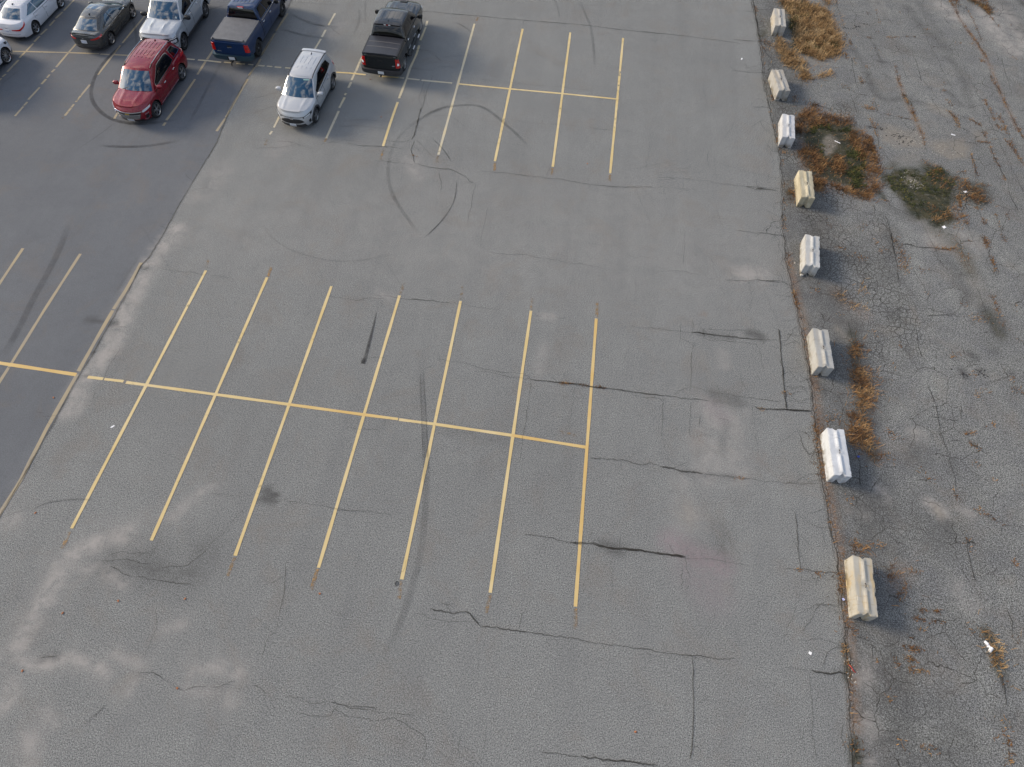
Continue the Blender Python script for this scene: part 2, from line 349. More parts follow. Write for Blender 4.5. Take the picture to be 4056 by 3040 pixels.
# pale dust
for pts, r, s in [([(740,310),(600,350),(470,400),(380,470),(300,620),(220,760),(150,880),(80,1000),(0,1040)], 1.0, .62),
                  ([(330,490),(550,510),(640,550),(700,610)], .55, .55), ([(60,1010),(200,1075),(300,1060),(400,1020),(520,1060),(630,1120)], .55, .62),
                  ([(1200,60),(1080,130),(1000,210)], .8, .4), ([(760,1180),(740,1210)], .6, .5), ([(1120,1090),(1250,1080),(1380,1110)], .8, .4),
                  ([(1100,1200),(1250,1240),(1350,1290)], .7, .35), ([(950,860),(1050,840)], .6, .35), ([(60,1200),(30,1290)], 1.0, .5), ([(150,1480),(200,1560),(150,1640)], .9, .45),
                  ([(250,1330),(300,1420)], .6, .35), ([(0,250),(90,230)], .9, .35), ([(120,20),(40,160),(0,220)], .35, .4), ([(820,1070),(660,1010)], .6, .35)]:
    zb('dust', RB, pts, r*.6, min(1, s*1.4)); zb('dust', RB, pts, r*1.3, s*.45)
zb('dust', RJ, [(1400,20),(1290,150),(1180,310),(1090,480),(1000,650),(950,820),(850,1010),(720,1150),(620,1330),(560,1450)], .75, .85)
zb('dust', RJ, [(1450,20),(1380,150)], .7, .4)
zb('dust', RD, [(640,640),(640,760),(720,810)], .8, .45); blob('dust', V([(620,300),(600,330)]), 1.0, .3); blob('dust', V([(430,420),(480,370)]), 1.3, .35)
blob('dust', V([(1640,590),(1600,595)]), 1.0, .65); zb('dust', RC, [(1120,980),(1150,1150),(1130,1350),(1100,1420)], 1.0, .45); zb('dust', RC, [(1300,980),(1290,1200),(1330,1420)], .9, .4)
zb('dust', RC, [(1260,1280),(1050,1230)], 1.0, .3); zb('dust', RF, [(960,270),(880,380)], .8, .3); zb('dust', RC, [(1230,640),(1215,560)], .5, .35)
blob('dust', V([(1480,1040),(1490,1130)]), .9, .35); blob('dust', V([(1175,740),(1165,800)]), .4, .3)
zb('dust', RI, [(430,320),(380,300)], .6, .4); zb('dust', RI, [(1560,465),(1650,475)], .3, .7)
zb('dust', RO, [(620,680),(740,760),(700,940)], .55, .8); zb('dust', RO, [(720,1240),(760,1330)], .6, .75); zb('dust', RO, [(760,1500),(720,1600)], .5, .75); zb('dust', RO, [(640,940),(750,1000)], .4, .5)
zb('dust', RN, [(830,730),(900,820)], .45, .7); zb('dust', RN, [(1160,240),(1200,290)], .5, .6); zb('dust', RN, [(1290,880),(1410,970)], .45, .8); zb('dust', RN, [(620,930),(700,960)], .45, .6); zb('dust', RN, [(1560,920),(1660,980)], .3, .6)
zb('dust', RK, [(900,60),(1030,180),(1200,220)], .9, .8); zb('dust', RK, [(1400,150),(1500,350),(1700,560)], 1.2, .8); zb('dust', RK, [(1600,100),(1760,380),(1813,560)], .8, .7); zb('dust', RQ, [(1900,0),(1980,200)], .6, .3); zb('dust', RM, [(1400,80),(1450,250)], .8, .5); zb('dust', RL, [(1100,1200),(1300,1300)], 1., .4); zb('dust', RO, [(1560,100),(1640,250)], .6, .4)
blob('dust', V([(500,480),(1000,520),(1600,560)]), 5.5, .14); blob('dust', V([(900,430),(1400,470)]), 4, .12); blob('damp_shade', V([(500,900),(900,960),(1200,1000)]), 4.5, .10)
# tan sand
zb('tan', RL, [(350,60),(520,110),(600,170)], .9, .8); zb('tan', RL, [(860,220),(1000,220),(1130,250)], .75, .8); zb('tan', RL, [(1300,100),(1350,140)], .45, .7); zb('tan', RL, [(460,370),(600,340)], .7, .35)
zb('tan', RP, [(940,520),(950,600),(900,680)], .5, .55); zb('tan', RK, [(820,1170),(960,1240)], .6, .55); zb('tan', RK, [(620,1300),(740,1500)], .3, .5)
zb('tan', RM, [(350,760),(400,900)], .45, .35); zb('tan', RC, [(2060,380),(2130,450)], .35, .5); zb('tan', RM, [(1500,200),(1560,240)], .8, .4); zb('tan', RM, [(1270,760),(1320,900)], .25, .4)
zb('tan', RA_, [(2060,140),(2070,230)], .45, .3); zb('tan', RQ, [(980,800),(1100,830),(1200,820)], .7, .5); zb('tan', RM, [(1780,560),(1850,680)], .6, .3)
# damp / dark stains, plus cast shade of the blocks painted in
for pts, r, s in [([(640,470),(800,450),(950,480),(1080,530),(850,520)], 1.15, .45), ([(1080,340),(1180,370)], .9, .25), ([(1010,530),(1060,560)], .35, .45), ([(560,620),(760,1010)], .01, 0),
                  ([(240,1030),(320,1025)], .25, .5), ([(200,920),(280,820)], .5, .25)]:
    zb('damp_shade', RB, pts, r, s)
for c in [(1545,60), (1535,90), (1570,95), (1530,120), (1560,128)]: zb('damp_shade', RB, [c], .3, 1.)
zb('damp_shade', RB, [(1500,65),(1600,90)], .18, .9); zb('damp_shade', RB, [(1490,120),(1590,130)], .16, .9)
zb('damp_shade', RJ, [(700,740),(750,742)], .3, .75); zb('damp_shade', RJ, [(740,745),(860,752),(940,765)], .13, .8); zb('damp_shade', RJ, [(890,770),(915,775)], .28, .8)
for p in [(940,655),(745,1000),(685,1185),(1120,325),(1165,322)]: zb('damp_shade', RJ, [p], .16, .9)
zb('damp_shade', RC, [(1060,410),(1150,420),(1300,440)], .3, .5); zb('damp_shade', RC, [(1420,405),(1480,420),(1510,440)], .35, .9); zb('damp_shade', RC, [(1160,860),(1260,880),(1310,900)], .55, .55); zb('damp_shade', RC, [(1160,905),(1390,925)], .18, .6)
zb('damp_shade', RC, [(1240,1060),(1220,1250)], .35, .25); zb('damp_shade', RC, [(920,1410),(1100,1440),(1300,1460)], .2, .45)
blob('damp_shade', V([(1300,1178),(1340,1190)]), .4, .75); blob('damp_shade', V([(1490,1190),(1560,1210),(1560,1150)]), .7, .35); blob('pink', V([(1450,1170),(1500,1200),(1560,1225)]), .75, .8); blob('pink', V([(1500,1230),(1540,1280)]), 1.2, .4); blob('pink', V([(1540,880),(1560,900)]), .6, .4); blob('damp_shade', jC2, .45, .5); blob('damp_shade', jC2+np.array([1.0, 0]), 1.5, .62)
zb('damp_shade', RI, [(850,1290),(1100,1350),(1300,1380)], .6, .3)
for pts, r, s in [([(780,900),(800,1050),(830,1200),(880,1350),(930,1550)], .75, .8), ([(1000,1400),(980,1550),(1000,1640)], .8, .5), ([(650,1050),(640,1250),(600,1340)], .5, .75), ([(460,1360),(560,1430),(540,1480)], .35, .75),  # last two: shade painted along the plain grey block's right side and near end
                  ([(560,420),(700,350),(900,300),(1050,500)], 1.4, .35), ([(1650,560),(1720,660),(1700,700)], .7, .6), ([(1500,330),(1600,470),(1660,540)], .5, .55), ([(1850,760),(1960,900),(2000,1000)], .8, .6),
                  ([(1900,1050),(1960,1140)], .5, .4), ([(1750,1150),(1790,1180)], .32, .9), ([(1680,1290),(1710,1330)], .3, .9), ([(1840,1290)], .3, .8), ([(2085,1310)], .25, .8), ([(1760,885)], .18, .9), ([(1240,1120)], .25, .5), ([(360,640),(430,670)], .4, .6), ([(340,620),(420,690)], .3, .5)]:
    zb('damp_shade', RM, pts, r, s)
for pts, r, s in [([(780,50),(790,250),(820,400)], .5, .85), ([(640,420),(680,620)], .6, .4), ([(620,650),(500,760),(640,820)], .7, .5), ([(880,900),(920,1050),(850,1100)], 1.0, .45), ([(1200,450),(1100,500)], .9, .45), ([(1430,1060),(1440,1130)], .5, .55),
                  ([(1500,600),(1480,500)], .4, .4), ([(830,1400),(860,1600)], .5, .6), ([(1050,1100),(1300,1200)], 1.2, .25)]:
    zb('damp_shade', RN, pts, r, s)
for pts, r, s in [([(830,60),(850,200),(840,360),(700,400)], .45, .7), ([(960,900),(1040,1000),(960,1080)], .8, .7), ([(840,1400),(980,1380),(1080,1340)], .6, .6), ([(1000,1500),(1200,1560)], .9, .5), ([(1500,1400),(1400,1500)], 1.2, .4), ([(1100,1050),(1400,1150)], 1.3, .35),  # first one: nearest block's shade painted round its right side
                  ([(1900,1220),(2000,1230)], .6, .6), ([(1940,850),(1960,1000)], .3, .6), ([(700,520),(830,540)], .5, .5), ([(1000,1640),(1040,1658)], .4, .6)]:
    zb('damp_shade', RO, pts, r, s)
for pts, r, s in [([(540,80),(620,200),(720,330),(860,430),(950,530)], .55, .55), ([(980,640),(1100,760),(1160,900),(1190,1050),(1260,1220)], .5, .55), ([(640,30),(760,170),(880,360),(1000,620)], .4, .35), ([(100,800),(170,1000),(260,1090),(450,1090)], .35, .65), ([(200,20),(310,220)], .35, .35),
                  ([(210,670),(300,690)], .14, 1.), ([(270,810),(330,850)], .14, .9), ([(750,765),(795,770)], .12, 1.), ([(1060,1120),(1100,1140)], .5, .5), ([(940,990),(1030,1050)], .3, .6), ([(850,820),(950,900)], .6, .3), ([(420,520),(740,620)], .9, .35), ([(600,1110),(720,1140)], .4, .5),
                  ([(1600,60),(1700,180),(1813,380)], .7, .45), ([(1780,0),(1813,60)], .6, .8), ([(100,1390),(270,1415)], .2, .7)]:
    zb('damp_shade', RK, pts, r, s)
for pts, r, s in [([(300,860),(500,990),(640,1040)], .45, .6), ([(720,1040),(830,1110)], .6, .5), ([(870,1360),(1000,1500),(1120,1620)], .45, .6), ([(560,880),(560,960)], .5, .8), ([(330,1180),(380,1400)], .4, .5)]:
    zb('damp_shade', RL, pts, r, s)
zb('damp_shade', RP, [(500,580),(480,700),(300,650)], .5, .7); zb('damp_shade', RP, [(400,200),(240,30),(500,60)], .5, .35); zb('damp_shade', RP, [(600,1440),(750,1450)], .3, .6)
zb('damp_shade', RQ, [(740,520),(640,470)], .4, .6); zb('damp_shade', RQ, [(380,540),(480,620)], .35, .6); zb('damp_shade', RQ, [(500,720),(540,790)], .3, .8); zb('damp_shade', RQ, [(600,1360),(720,1320)], .35, .7); zb('damp_shade', RQ, [(1560,620),(1700,800),(1830,1120),(1980,1280)], .35, .5)
# moss / mud in weed beds
for pts, r, s in [([(720,60),(850,120),(1000,90)], .7, .9), ([(850,200),(800,350),(850,480)], .6, .9), ([(1000,200),(1150,350),(1200,500)], 1.0, .6), ([(850,620),(1050,590),(1250,600),(1350,560)], .75, .95), ([(1180,660),(1000,700)], .5, .8), ([(420,420),(380,480)], .4, .55)]:
    zb('moss', RQ, pts, r, s)
for pts, r, s in [([(760,330),(950,330),(1150,360),(1220,420)], .75, .97), ([(680,480),(740,560)], .7, .97), ([(780,480),(1150,520)], .6, .8), ([(1220,520),(1280,640),(1350,720),(1300,900)], .9, .97), ([(870,820),(950,900),(1150,960),(1250,1060),(1300,1150)], .9, .97), ([(1050,700),(1100,800)], .8, .8),
                  ([(620,200),(780,250)], .6, .6), ([(650,700),(720,850),(800,1050)], .6, .7), ([(430,1200)], .35, .9), ([(1600,1200),(1650,1270)], .3, .7), ([(520,420),(600,480)], .5, .6)]:
    zb('moss', RP, pts, r, s)
for pts, r, s in [([(330,580),(420,640),(520,720),(640,760)], .75, .97), ([(480,500),(640,500)], .55, .9), ([(780,480),(880,560),(860,700)], .8, .97), ([(620,860),(820,880),(960,780),(980,640)], .8, .97), ([(1050,580),(1060,660)], .35, .7), ([(650,950),(800,980),(950,1010),(850,1060)], .75, .97), ([(1280,680),(1340,820)], .5, .85), ([(1130,640),(1110,800)], .25, .6),
                  ([(330,460),(400,430)], .4, .5), ([(800,1140),(1000,1200),(1150,1420),(1230,1600)], .6, .35)]:
    zb('moss', RL, pts, r, s)
blob('moss', V([(1840,720),(1850,800),(1870,930),(1885,990)]), .35, .5)
zb('moss', RK, [(1230,0),(1360,60),(1440,140)], .45, .9); zb('moss', RM, [(1900,820),(1990,980)], .5, .5); zb('moss', RO, [(1780,480),(1860,620),(1890,800)], .35, .6); zb('moss', RO, [(540,600),(580,760),(560,880)], .25, .6); zb('moss', RO, [(630,1450),(640,1600)], .3, .8)
zb('moss', RK, [(500,1040),(560,1140)], .2, .5)
zb('damp_shade', RB, [(700,480),(900,470),(1080,520),(1150,440)], 1.5, .38)
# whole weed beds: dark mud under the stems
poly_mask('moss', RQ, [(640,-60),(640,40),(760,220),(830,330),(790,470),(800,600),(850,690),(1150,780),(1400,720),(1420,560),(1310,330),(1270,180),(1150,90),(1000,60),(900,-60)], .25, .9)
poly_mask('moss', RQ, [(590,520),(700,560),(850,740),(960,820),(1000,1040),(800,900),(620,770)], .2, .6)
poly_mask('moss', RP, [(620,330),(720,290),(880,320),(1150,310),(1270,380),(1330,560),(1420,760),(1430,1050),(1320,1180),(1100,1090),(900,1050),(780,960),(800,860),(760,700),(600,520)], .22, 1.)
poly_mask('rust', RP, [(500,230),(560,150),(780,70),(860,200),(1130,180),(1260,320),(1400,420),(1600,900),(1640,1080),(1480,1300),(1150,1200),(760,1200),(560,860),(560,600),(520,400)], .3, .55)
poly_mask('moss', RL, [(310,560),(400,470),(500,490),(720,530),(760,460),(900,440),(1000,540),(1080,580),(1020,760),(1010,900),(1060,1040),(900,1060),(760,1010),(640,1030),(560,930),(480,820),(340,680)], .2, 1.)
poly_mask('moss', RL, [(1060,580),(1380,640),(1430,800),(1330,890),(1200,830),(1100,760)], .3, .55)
poly_mask('tan', RP, [(880,480),(960,440),(1060,520),(1040,600),(980,700),(860,720),(820,620)], .15, .9)
poly_mask('tan', RL, [(520,540),(620,570),(670,620),(640,680),(540,670),(500,600)], .1, .7)
poly_mask('tan', RL, [(230,90),(440,20),(620,60),(740,190),(700,240),(420,240),(260,160)], .25, .7); poly_mask('tan', RL, [(790,190),(1150,150),(1200,340),(1000,370),(800,260)], .2, .75)
poly_mask('damp_shade', RL, [(540,860),(640,1040),(900,1080),(960,1000),(860,900)], .2, .7)
poly_mask('tan', RN, [(1290,870),(1350,880),(1430,990),(1370,1020)], .15, .8)
poly_mask('damp_shade', RB, [(590,470),(760,420),(950,470),(1130,500),(1160,570),(1000,600),(780,560),(660,530)], .5, .7)
poly_mask('damp_shade', RC, [(1130,850),(1200,835),(1320,880),(1410,900),(1400,945),(1280,925),(1150,930)], .12, .5)
# rust tint near weeds and along joints
blob('rust', V([(1697,560),(1735,730),(1752,830),(1770,1000),(1808,1200),(1825,1380),(1838,1570)])+np.array([.15, 0]), .28, .7)
for reg, pts, r, s in [(RK, [(1040,60),(1090,180),(1280,450),(1440,720),(1600,1120),(1750,1430)], .2, .7), (RK, [(430,850),(530,1130),(650,1370),(700,1500)], .22, .7), (RM, [(650,640),(720,720),(880,820)], .6, .35), (RM, [(850,1300),(900,1550)], .6, .5), (RN, [(640,250),(800,450)], .6, .5),
                       (RN, [(1000,1560),(1050,1480)], .6, .45), (RM, [(1440,260),(1620,290),(1740,440)], .4, .4), (RP, [(700,150),(1000,260),(1350,450),(1500,900),(1300,1200),(800,1050),(620,700)], .8, .5), (RQ, [(1000,300),(1150,500),(1250,700)], 1.1, .5)]:
    zb('rust', reg, pts, r, s)
for p, r, s in [((1085,270), .25, .45), ((1040,1160), .5, .25), ((1500,1320), .5, .2)]: zb('rust', RC, [p], r, s)
# alligator cracking zones east of the joint
for reg, pts, r, s in [(V, [(1660,60),(1680,180),(1720,300),(1750,420),(1790,560),(1830,640)], 2.0, .8), (RM, [(600,150),(750,350),(1000,600),(1150,850),(1050,1100)], 2.2, .9), (RP, [(1150,100),(1100,1200),(500,800),(350,700)], 1.2, 1.), (RM, [(700,1250),(1000,1400)], 1.5, .7),
                       (RL, [(1050,600),(1150,850),(1350,720)], 1.2, 1.), (RL, [(200,1100),(350,1350),(300,1600)], 1.6, .8), (RN, [(700,700),(900,1000),(1300,1100)], 2.0, .4), (RO, [(1000,900),(1300,1300)], 2.5, .45), (RO, [(1200,300),(1600,600)], 2.5, .3), (RP, [(1000,1300),(700,1500)], 1.3, 1.), (RQ, [(100,60),(200,120)], 1.0, .9)]:
    P = V(pts) if reg is V else Z(*reg, pts); blob('crackle', P, r, s)

far = mesh('ground', [(-500,-500,-.01),(500,-500,-.01),(500,900,-.01),(-500,900,-.01)], [(0,1,2,3)], M_FAR); tag(far, kind='structure')
jA = lambda y: xA(y)+jag(y, 3.3, .016); jC = lambda y: xC(y)+jag(y, 8.1, .06)
sheet('asphalt_lot', lambda y: xA(y)-.6, lambda y: xC(y)+.6, 0., M_LOT)
sheet('sealed_asphalt_lot', lambda y: np.full(len(y), -52.), jA, .004, M_NEW, .16)
sheet('old_asphalt_lot', jC, lambda y: np.full(len(y), 40.), .004, M_OLD)

# ------------------------------------------------------------------ ribbons: paint, rubber, cracks
class Rib:
    def __init__(s): s.v = []; s.f = []; s.c = []; s.m = []
    def add(s, P, w, cover, z, mi=0, feather=False):
        """P centre line (m), w half width array or float, cover array or float"""
        n = len(P)
        d = np.gradient(P, axis=0); d /= np.linalg.norm(d, axis=1, keepdims=True)+1e-9; nn = np.c_[-d[:, 1], d[:, 0]]
        w = np.broadcast_to(np.asarray(w, float), (n,)); cover = np.broadcast_to(np.asarray(cover, float), (n,))
        cols = [(-1, 0), (-.6, 1), (.6, 1), (1, 0)] if feather else [(-1, 1), (1, 1)]
        k = len(cols); b = len(s.v)
        for i in range(n):
            for o, c in cols:
                q = P[i]+nn[i]*w[i]*o; s.v.append((q[0], q[1], z)); s.c.append(cover[i]*c)
        for i in range(n-1):
            for j in range(k-1): s.f.append((b+i*k+j, b+i*k+j+1, b+(i+1)*k+j+1, b+(i+1)*k+j)); s.m.append(mi)
    def obj(s, name, mats):
        o = mesh(name, s.v, s.f, mats, midx=s.m, attrs={'cover': s.c}); tag(o, kind='structure'); return o

def cover_noise(s, seed, base, amp, sc=.5):
    return np.array([base+amp*mnoise.noise((float(v)*sc, seed, 2.)) + amp*.6*mnoise.noise((float(v)*sc*3.3, seed, 5.)) for v in s])
lines = Rib(); _k = [0]
def line(P, w=.055, cover=.95, amp=.25, mi=0, z=.008, taper=False):
    _k[0] += 3.7
    Q, s = resample(P, .12); c = cover_noise(s, _k[0], cover, amp)
    lines.add(Q, w*(1+.08*np.sin(s*3+_k[0])), c, z, mi)
def ghost(P, c=.62): line(P, .055, c, .2, 4, .0085)
near = [((445,585),(155,1142)), ((577,600),(327,1168)), ((716,619),(508,1201)), ((863,639),(688,1227)), ((995,651),(868,1252)), ((1147,672),(1059,1281)), ((1288,689),(1243,1311))]
for i, (a, b) in enumerate(near): line(V([a, b]), .056, 1.15 if i > 2 else 1.05, .22, 1 if i == 6 else 0)
for a, b in [((450,562),(445,582)), ((586,578),(579,598)), ((873,612),(864,637)), ((1151,645),(1147,670)), ((150,1150),(135,1185)), ((507,1205),(492,1245)), ((686,1230),(672,1275)), ((867,1256),(862,1295)), ((1059,1284),(1050,1325)), ((1243,1314),(1243,1360)), ((999,620),(996,648)), ((1290,655),(1289,686))]: ghost(V([a, b]))
for a, b in [((1033,38),(1029,46)),((1069,352),(1068,370)),((946,338),(944,352)),((1193,364),(1192,378)),((1318,378),(1317,392)),((828,325),(822,345))]: ghost(V([a, b]), .7)
ghost(Z(*RC, [(30,1130),(200,1160)]), .4)
line(V([(0,785),(165,810)]), .068, 1.1, .15, 1, .0084); line(V([(-400,722),(0,785)]), .068, 1., .15, 1, .0084)
line(Z(*RJ, [(700,1196),(822,1210)]), .056, 1.2, .1, 0, .0084); line(Z(*RJ, [(832,1212),(985,1230)]), .056, 1.2, .1, 0, .0084); line(np.r_[Z(*RJ, [(1005,1238),(1155,1258)]), V([(622,874)])], .056, 1.1, .2, 0, .0084)
line(V([(622,874),(790,897),(860,906)]), .056, 1.15, .2, 1, .0084); line(V([(862,907),(940,917),(1105,941)]), .056, 1.15, .2, 0, .0084); line(V([(1105,941),(1267,967)]), .056, 1.15, .2, 1, .0084)
F4 = [((1025,52),(947,335)), ((1129,63),(1069,349)), ((1232,71),(1194,361)), ((1346,83),(1318,375))]
for i, (a, b) in enumerate(F4): line(V([a, b]), .058, .98, .3, (2 if i == 0 else 0)); 
for P, mi in [([(991,182),(1104,193),(1216,203),(1336,215)], 0)]: line(V(P), .055, 1.0, .25, mi, .0084)
R1 = (0, 0, 2.764); R2 = (500, 0, 2.764)
def dashed(reg, segs, w=.055, cover=.9, amp=.4, mi=2, z=.008):
    for s in segs: line(Z(*reg, s), w, cover, amp, mi, z)
dashed(R1, [[(140,565),(290,568),(750,580),(1085,592)], [(1100,596),(1200,602)], [(1240,603),(1460,612)]], .05, .85, .2, 3, .0084)
dashed(R2, [[(640,648),(750,656)], [(785,660),(890,668),(1040,685)], [(1070,685),(1155,692)], [(1205,697),(1300,706)], [(1335,708),(1392,714)], [(1445,720),(1515,727)], [(1540,728),(1600,733)], [(1625,737),(1698,742)], [(1740,745),(1830,753)]], .05, 1.05, .2, 2, .0084)
dashed(RF, [[(920,795),(1060,803),(1240,822)], [(1390,838),(1600,853)]], .055, 1.05, .2, 0, .0084); dashed(RF, [[(1610,854),(1660,860)], [(1690,863),(1830,878)], [(1850,882),(2187,913)]], .055, 1.05, .2, 2, .0084)
dashed(R1, [[(810,5),(700,120)], [(685,135),(610,205)], [(600,225),(545,285)], [(515,320),(445,385)], [(435,400),(375,460)], [(365,480),(285,565),(215,635)], [(205,660),(80,790)], [(65,815),(25,845)], [(15,860),(-60,930)]], .055, .95, .25, 3)
dashed(R1, [[(1150,40),(830,490)], [(830,490),(750,580),(615,740)], [(600,762),(565,795)], [(545,820),(515,855)], [(505,870),(455,925)], [(435,960),(310,1095)], [(300,1120),(165,1275)]], .055, .95, .3, 3)
dashed(R1, [[(1900,-180),(1580,185),(1340,475)], [(1320,500),(1180,680),(1070,825)], [(985,930),(830,1120)], [(810,1145),(712,1270)]], .055, .85, .35, 3)
dashed(R1, [[(2300,-350),(1950,130),(1660,615),(1250,1305)]], .055, .95, .2, 3); ghost(Z(*R1, [(705,1275),(680,1300)]), .6)
dashed(R2, [[(1300,0),(965,535),(885,655)], [(870,675),(780,820)], [(755,870),(560,1160),(440,1320)], [(432,1345),(405,1380)]], .06, 1.0, .2, 3)
dashed(R2, [[(1770,150),(1640,340)], [(1625,370),(1480,610)], [(1470,650),(1420,740)], [(1405,740),(1345,830)], [(1330,870),(1170,1150),(1090,1290)], [(1085,1300),(990,1440)]], .06, 1.0, .2, 3)
dashed(RF, [[(905,150),(832,280)], [(802,330),(760,410)], [(750,430),(600,680)], [(600,680),(290,1290),(235,1400)], [(215,1440),(190,1475)]], .055, .95, .3, 2); ghost(Z(*RF, [(165,1530),(140,1595)]), .65)
dashed(RF, [[(1300,430),(1175,680),(1135,780)], [(1130,785),(1085,880)], [(1080,905),(1050,965)], [(1025,1025),(1010,1045)], [(1010,1070),(950,1185)], [(945,1220),(808,1518)]], .058, .95, .3, 2); ghost(Z(*RF, [(805,1520),(790,1555)]), .75)
dashed(RF, [[(1915,232),(1900,290)], [(1898,300),(1838,445)], [(1825,500),(1795,600),(1725,750),(1690,860),(1605,1080)], [(1590,1120),(1510,1350),(1430,1605)]], .058, 1.0, .25, 2)
dashed(RF, [[(1590,1125),(1510,1350),(1430,1600)]], .058, 1.05, .2, 0, .0082)
line(V([(174,549),(95,672)]), .06, 1.0, .2, 3); line(V([(95,672),(24,787),(-120,1010)]), .06, 1.05, .2, 3); line(V([(50,537),(0,612),(-160,850)]), .06, 1.0, .2, 3); line(V([(-74,522),(-330,880)]), .06, 1., .2, 3)
line(Z(*RJ, [(1125,285),(1000,510),(905,655)]), .07, 1.0, .2, 3); line(Z(*RJ, [(900,665),(770,890),(625,1150)]), .07, 1.05, .15, 3); line(np.r_[Z(*RJ, [(615,1175),(370,1609)]), Z(*RB, [(118,8),(0,195),(-200,560)])], .07, 1.05, .15, 3)
lines.obj('parking_lines', [M_YEL, M_ORG, M_PALE, M_TAN, M_GHOST])

skid = Rib()
def mark(P, w, c, taper=True, sm=2, z=.012, grow=None):
    Q = smooth_line(P, sm); Q, s = resample(Q, .15); t = s/s[-1]
    e = np.clip(np.minimum(t, 1-t)*6, 0, 1) if taper else np.ones(len(s))
    cc = cover_noise(s, random.random()*50, c*.66, c*.35, .6)*e
    w = w*.68
    ww = w if grow is None else w*(grow+(1-grow)*t)
    skid.add(Q, ww, np.clip(cc, 0, 1), z, 0, True)
mark(Z(*R1, [(1530,385),(1400,450),(1300,530),(1200,620),(1110,720),(1050,820),(1010,920),(995,1020),(1010,1110),(1060,1190),(1150,1270),(1250,1320),(1400,1355),(1550,1360),(1700,1350),(1850,1325),(1990,1300)]), .17, .62)
mark(Z(*R1, [(1080,1595),(1200,1606),(1350,1612),(1500,1610),(1650,1600),(1800,1575),(1990,1540)]), .15, .5)
mark(Z(*R1, [(1450,200),(1480,320),(1497,420),(1490,540)]), .12, .3); mark(Z(*R1, [(1260,1350),(1100,1470),(1000,1540),(820,1658)]), .06, .3)
mark(Z(*R2, [(1790,150),(1900,210),(2050,265),(2211,300)]), .15, .4); mark(Z(*R2, [(1680,320),(1800,350),(1950,395),(2200,425)]), .16, .45)
mark(Z(*RF, [(560,250),(760,290),(960,300)]), .12, .3); mark(Z(*R2, [(740,200),(900,110),(1080,60)]), .12, .25)
mark(Z(*RD, [(560,330),(640,260),(760,185),(870,125),(1000,75),(1150,50),(1330,45),(1450,85),(1560,165),(1640,240),(1750,330),(1850,430),(1920,520)]), .14, .42)
mark(Z(*RD, [(620,280),(520,370),(440,480),(395,620),(375,760),(385,900),(430,1040),(520,1190),(600,1300),(660,1390),(760,1490)]), .15, .3)
mark(Z(*RD, [(1130,860),(1128,960),(1110,1080),(1060,1190),(980,1300),(890,1400),(770,1505)]), .05, .8); mark(Z(*RD, [(850,410),(920,465),(980,530),(1030,600),(1070,665)]), .045, .75)
mark(Z(*RD, [(800,170),(900,165),(1050,158),(1150,220),(1260,320)]), .04, .3)
mark(Z(*RE, [(1020,0),(1080,130),(1120,220),(1142,380),(1150,560)]), .14, .26); mark(Z(*RE, [(815,-10),(850,70),(865,160)]), .12, .22); mark(Z(*RE, [(0,180),(80,220),(150,275)]), .08, .4)
mark(Z(*RF, [(850,1410),(950,1390),(1150,1380),(1350,1400),(1550,1430)]), .03, .5); mark(Z(*RF, [(1020,1325),(1200,1312),(1400,1325),(1600,1350)]), .03, .45); mark(Z(*RF, [(0,1240),(100,1210),(260,1160)]), .08, .3); mark(Z(*RF, [(0,1090),(150,1050),(320,1000)]), .08, .25)
mark(Z(*RF, [(1850,1300),(1950,1230),(2080,1180),(2211,1150)]), .13, .35); mark(Z(*RF, [(1160,80),(1175,200),(1150,300),(1090,400)]), .12, .22); mark(Z(*RF, [(1240,0),(1235,120),(1240,280)]), .1, .2)
mark(Z(*RI, [(352,440),(335,520),(318,590),(292,690),(266,790),(254,815)]), .15, .78, False, 1, grow=.3)
mark(Z(*RI, [(262,770),(254,800),(248,818)]), .14, .8, True, 0, .0125)
mark(np.r_[Z(*RI, [(655,760),(680,900),(690,1060),(700,1200),(705,1400),(720,1620)]), Z(*RA_, [(560,200),(535,420),(490,600),(430,800),(330,990),(250,1130)])], .2, .26)
mark(Z(*RI, [(672,830),(675,1000),(682,1200),(690,1500)]), .03, .5); mark(Z(*RI, [(690,830),(715,1200),(735,1640)]), .03, .55)
mark(Z(*RJ, [(560,-60),(490,150),(380,370),(250,600),(150,820),(0,1060)]), .24, .32); mark(Z(*RJ, [(900,560),(1000,400),(1130,200)]), .1, .15)
mark(Z(*RB, [(160,190),(250,140),(330,124),(450,113),(560,120)]), .05, .45); mark(Z(*RB, [(620,1290),(540,1370),(480,1420)]), .06, .45)
mark(Z(*R1, [(0,940),(100,860),(200,780)]), .1, .2); mark(V([(1370,365),(1470,345)]), .1, .12); mark(V([(300,480),(380,600)]), .1, .1)
mark(V([(560,480),(600,530),(680,560),(760,568),(850,550)]), .06, .28); mark(V([(830,560),(880,640)]), .06, .15)
mark(Z(*R2, [(1060,660),(900,940),(800,1150),(680,1360)]), .14, .3); mark(Z(*R2, [(1040,720),(1130,800),(1180,920),(1150,1080),(1080,1260)]), .05, .12)
mark(Z(*RQ, [(1850,560),(1990,900)]), .14, .3)
skid.obj('tyre_marks', [M_RUB])

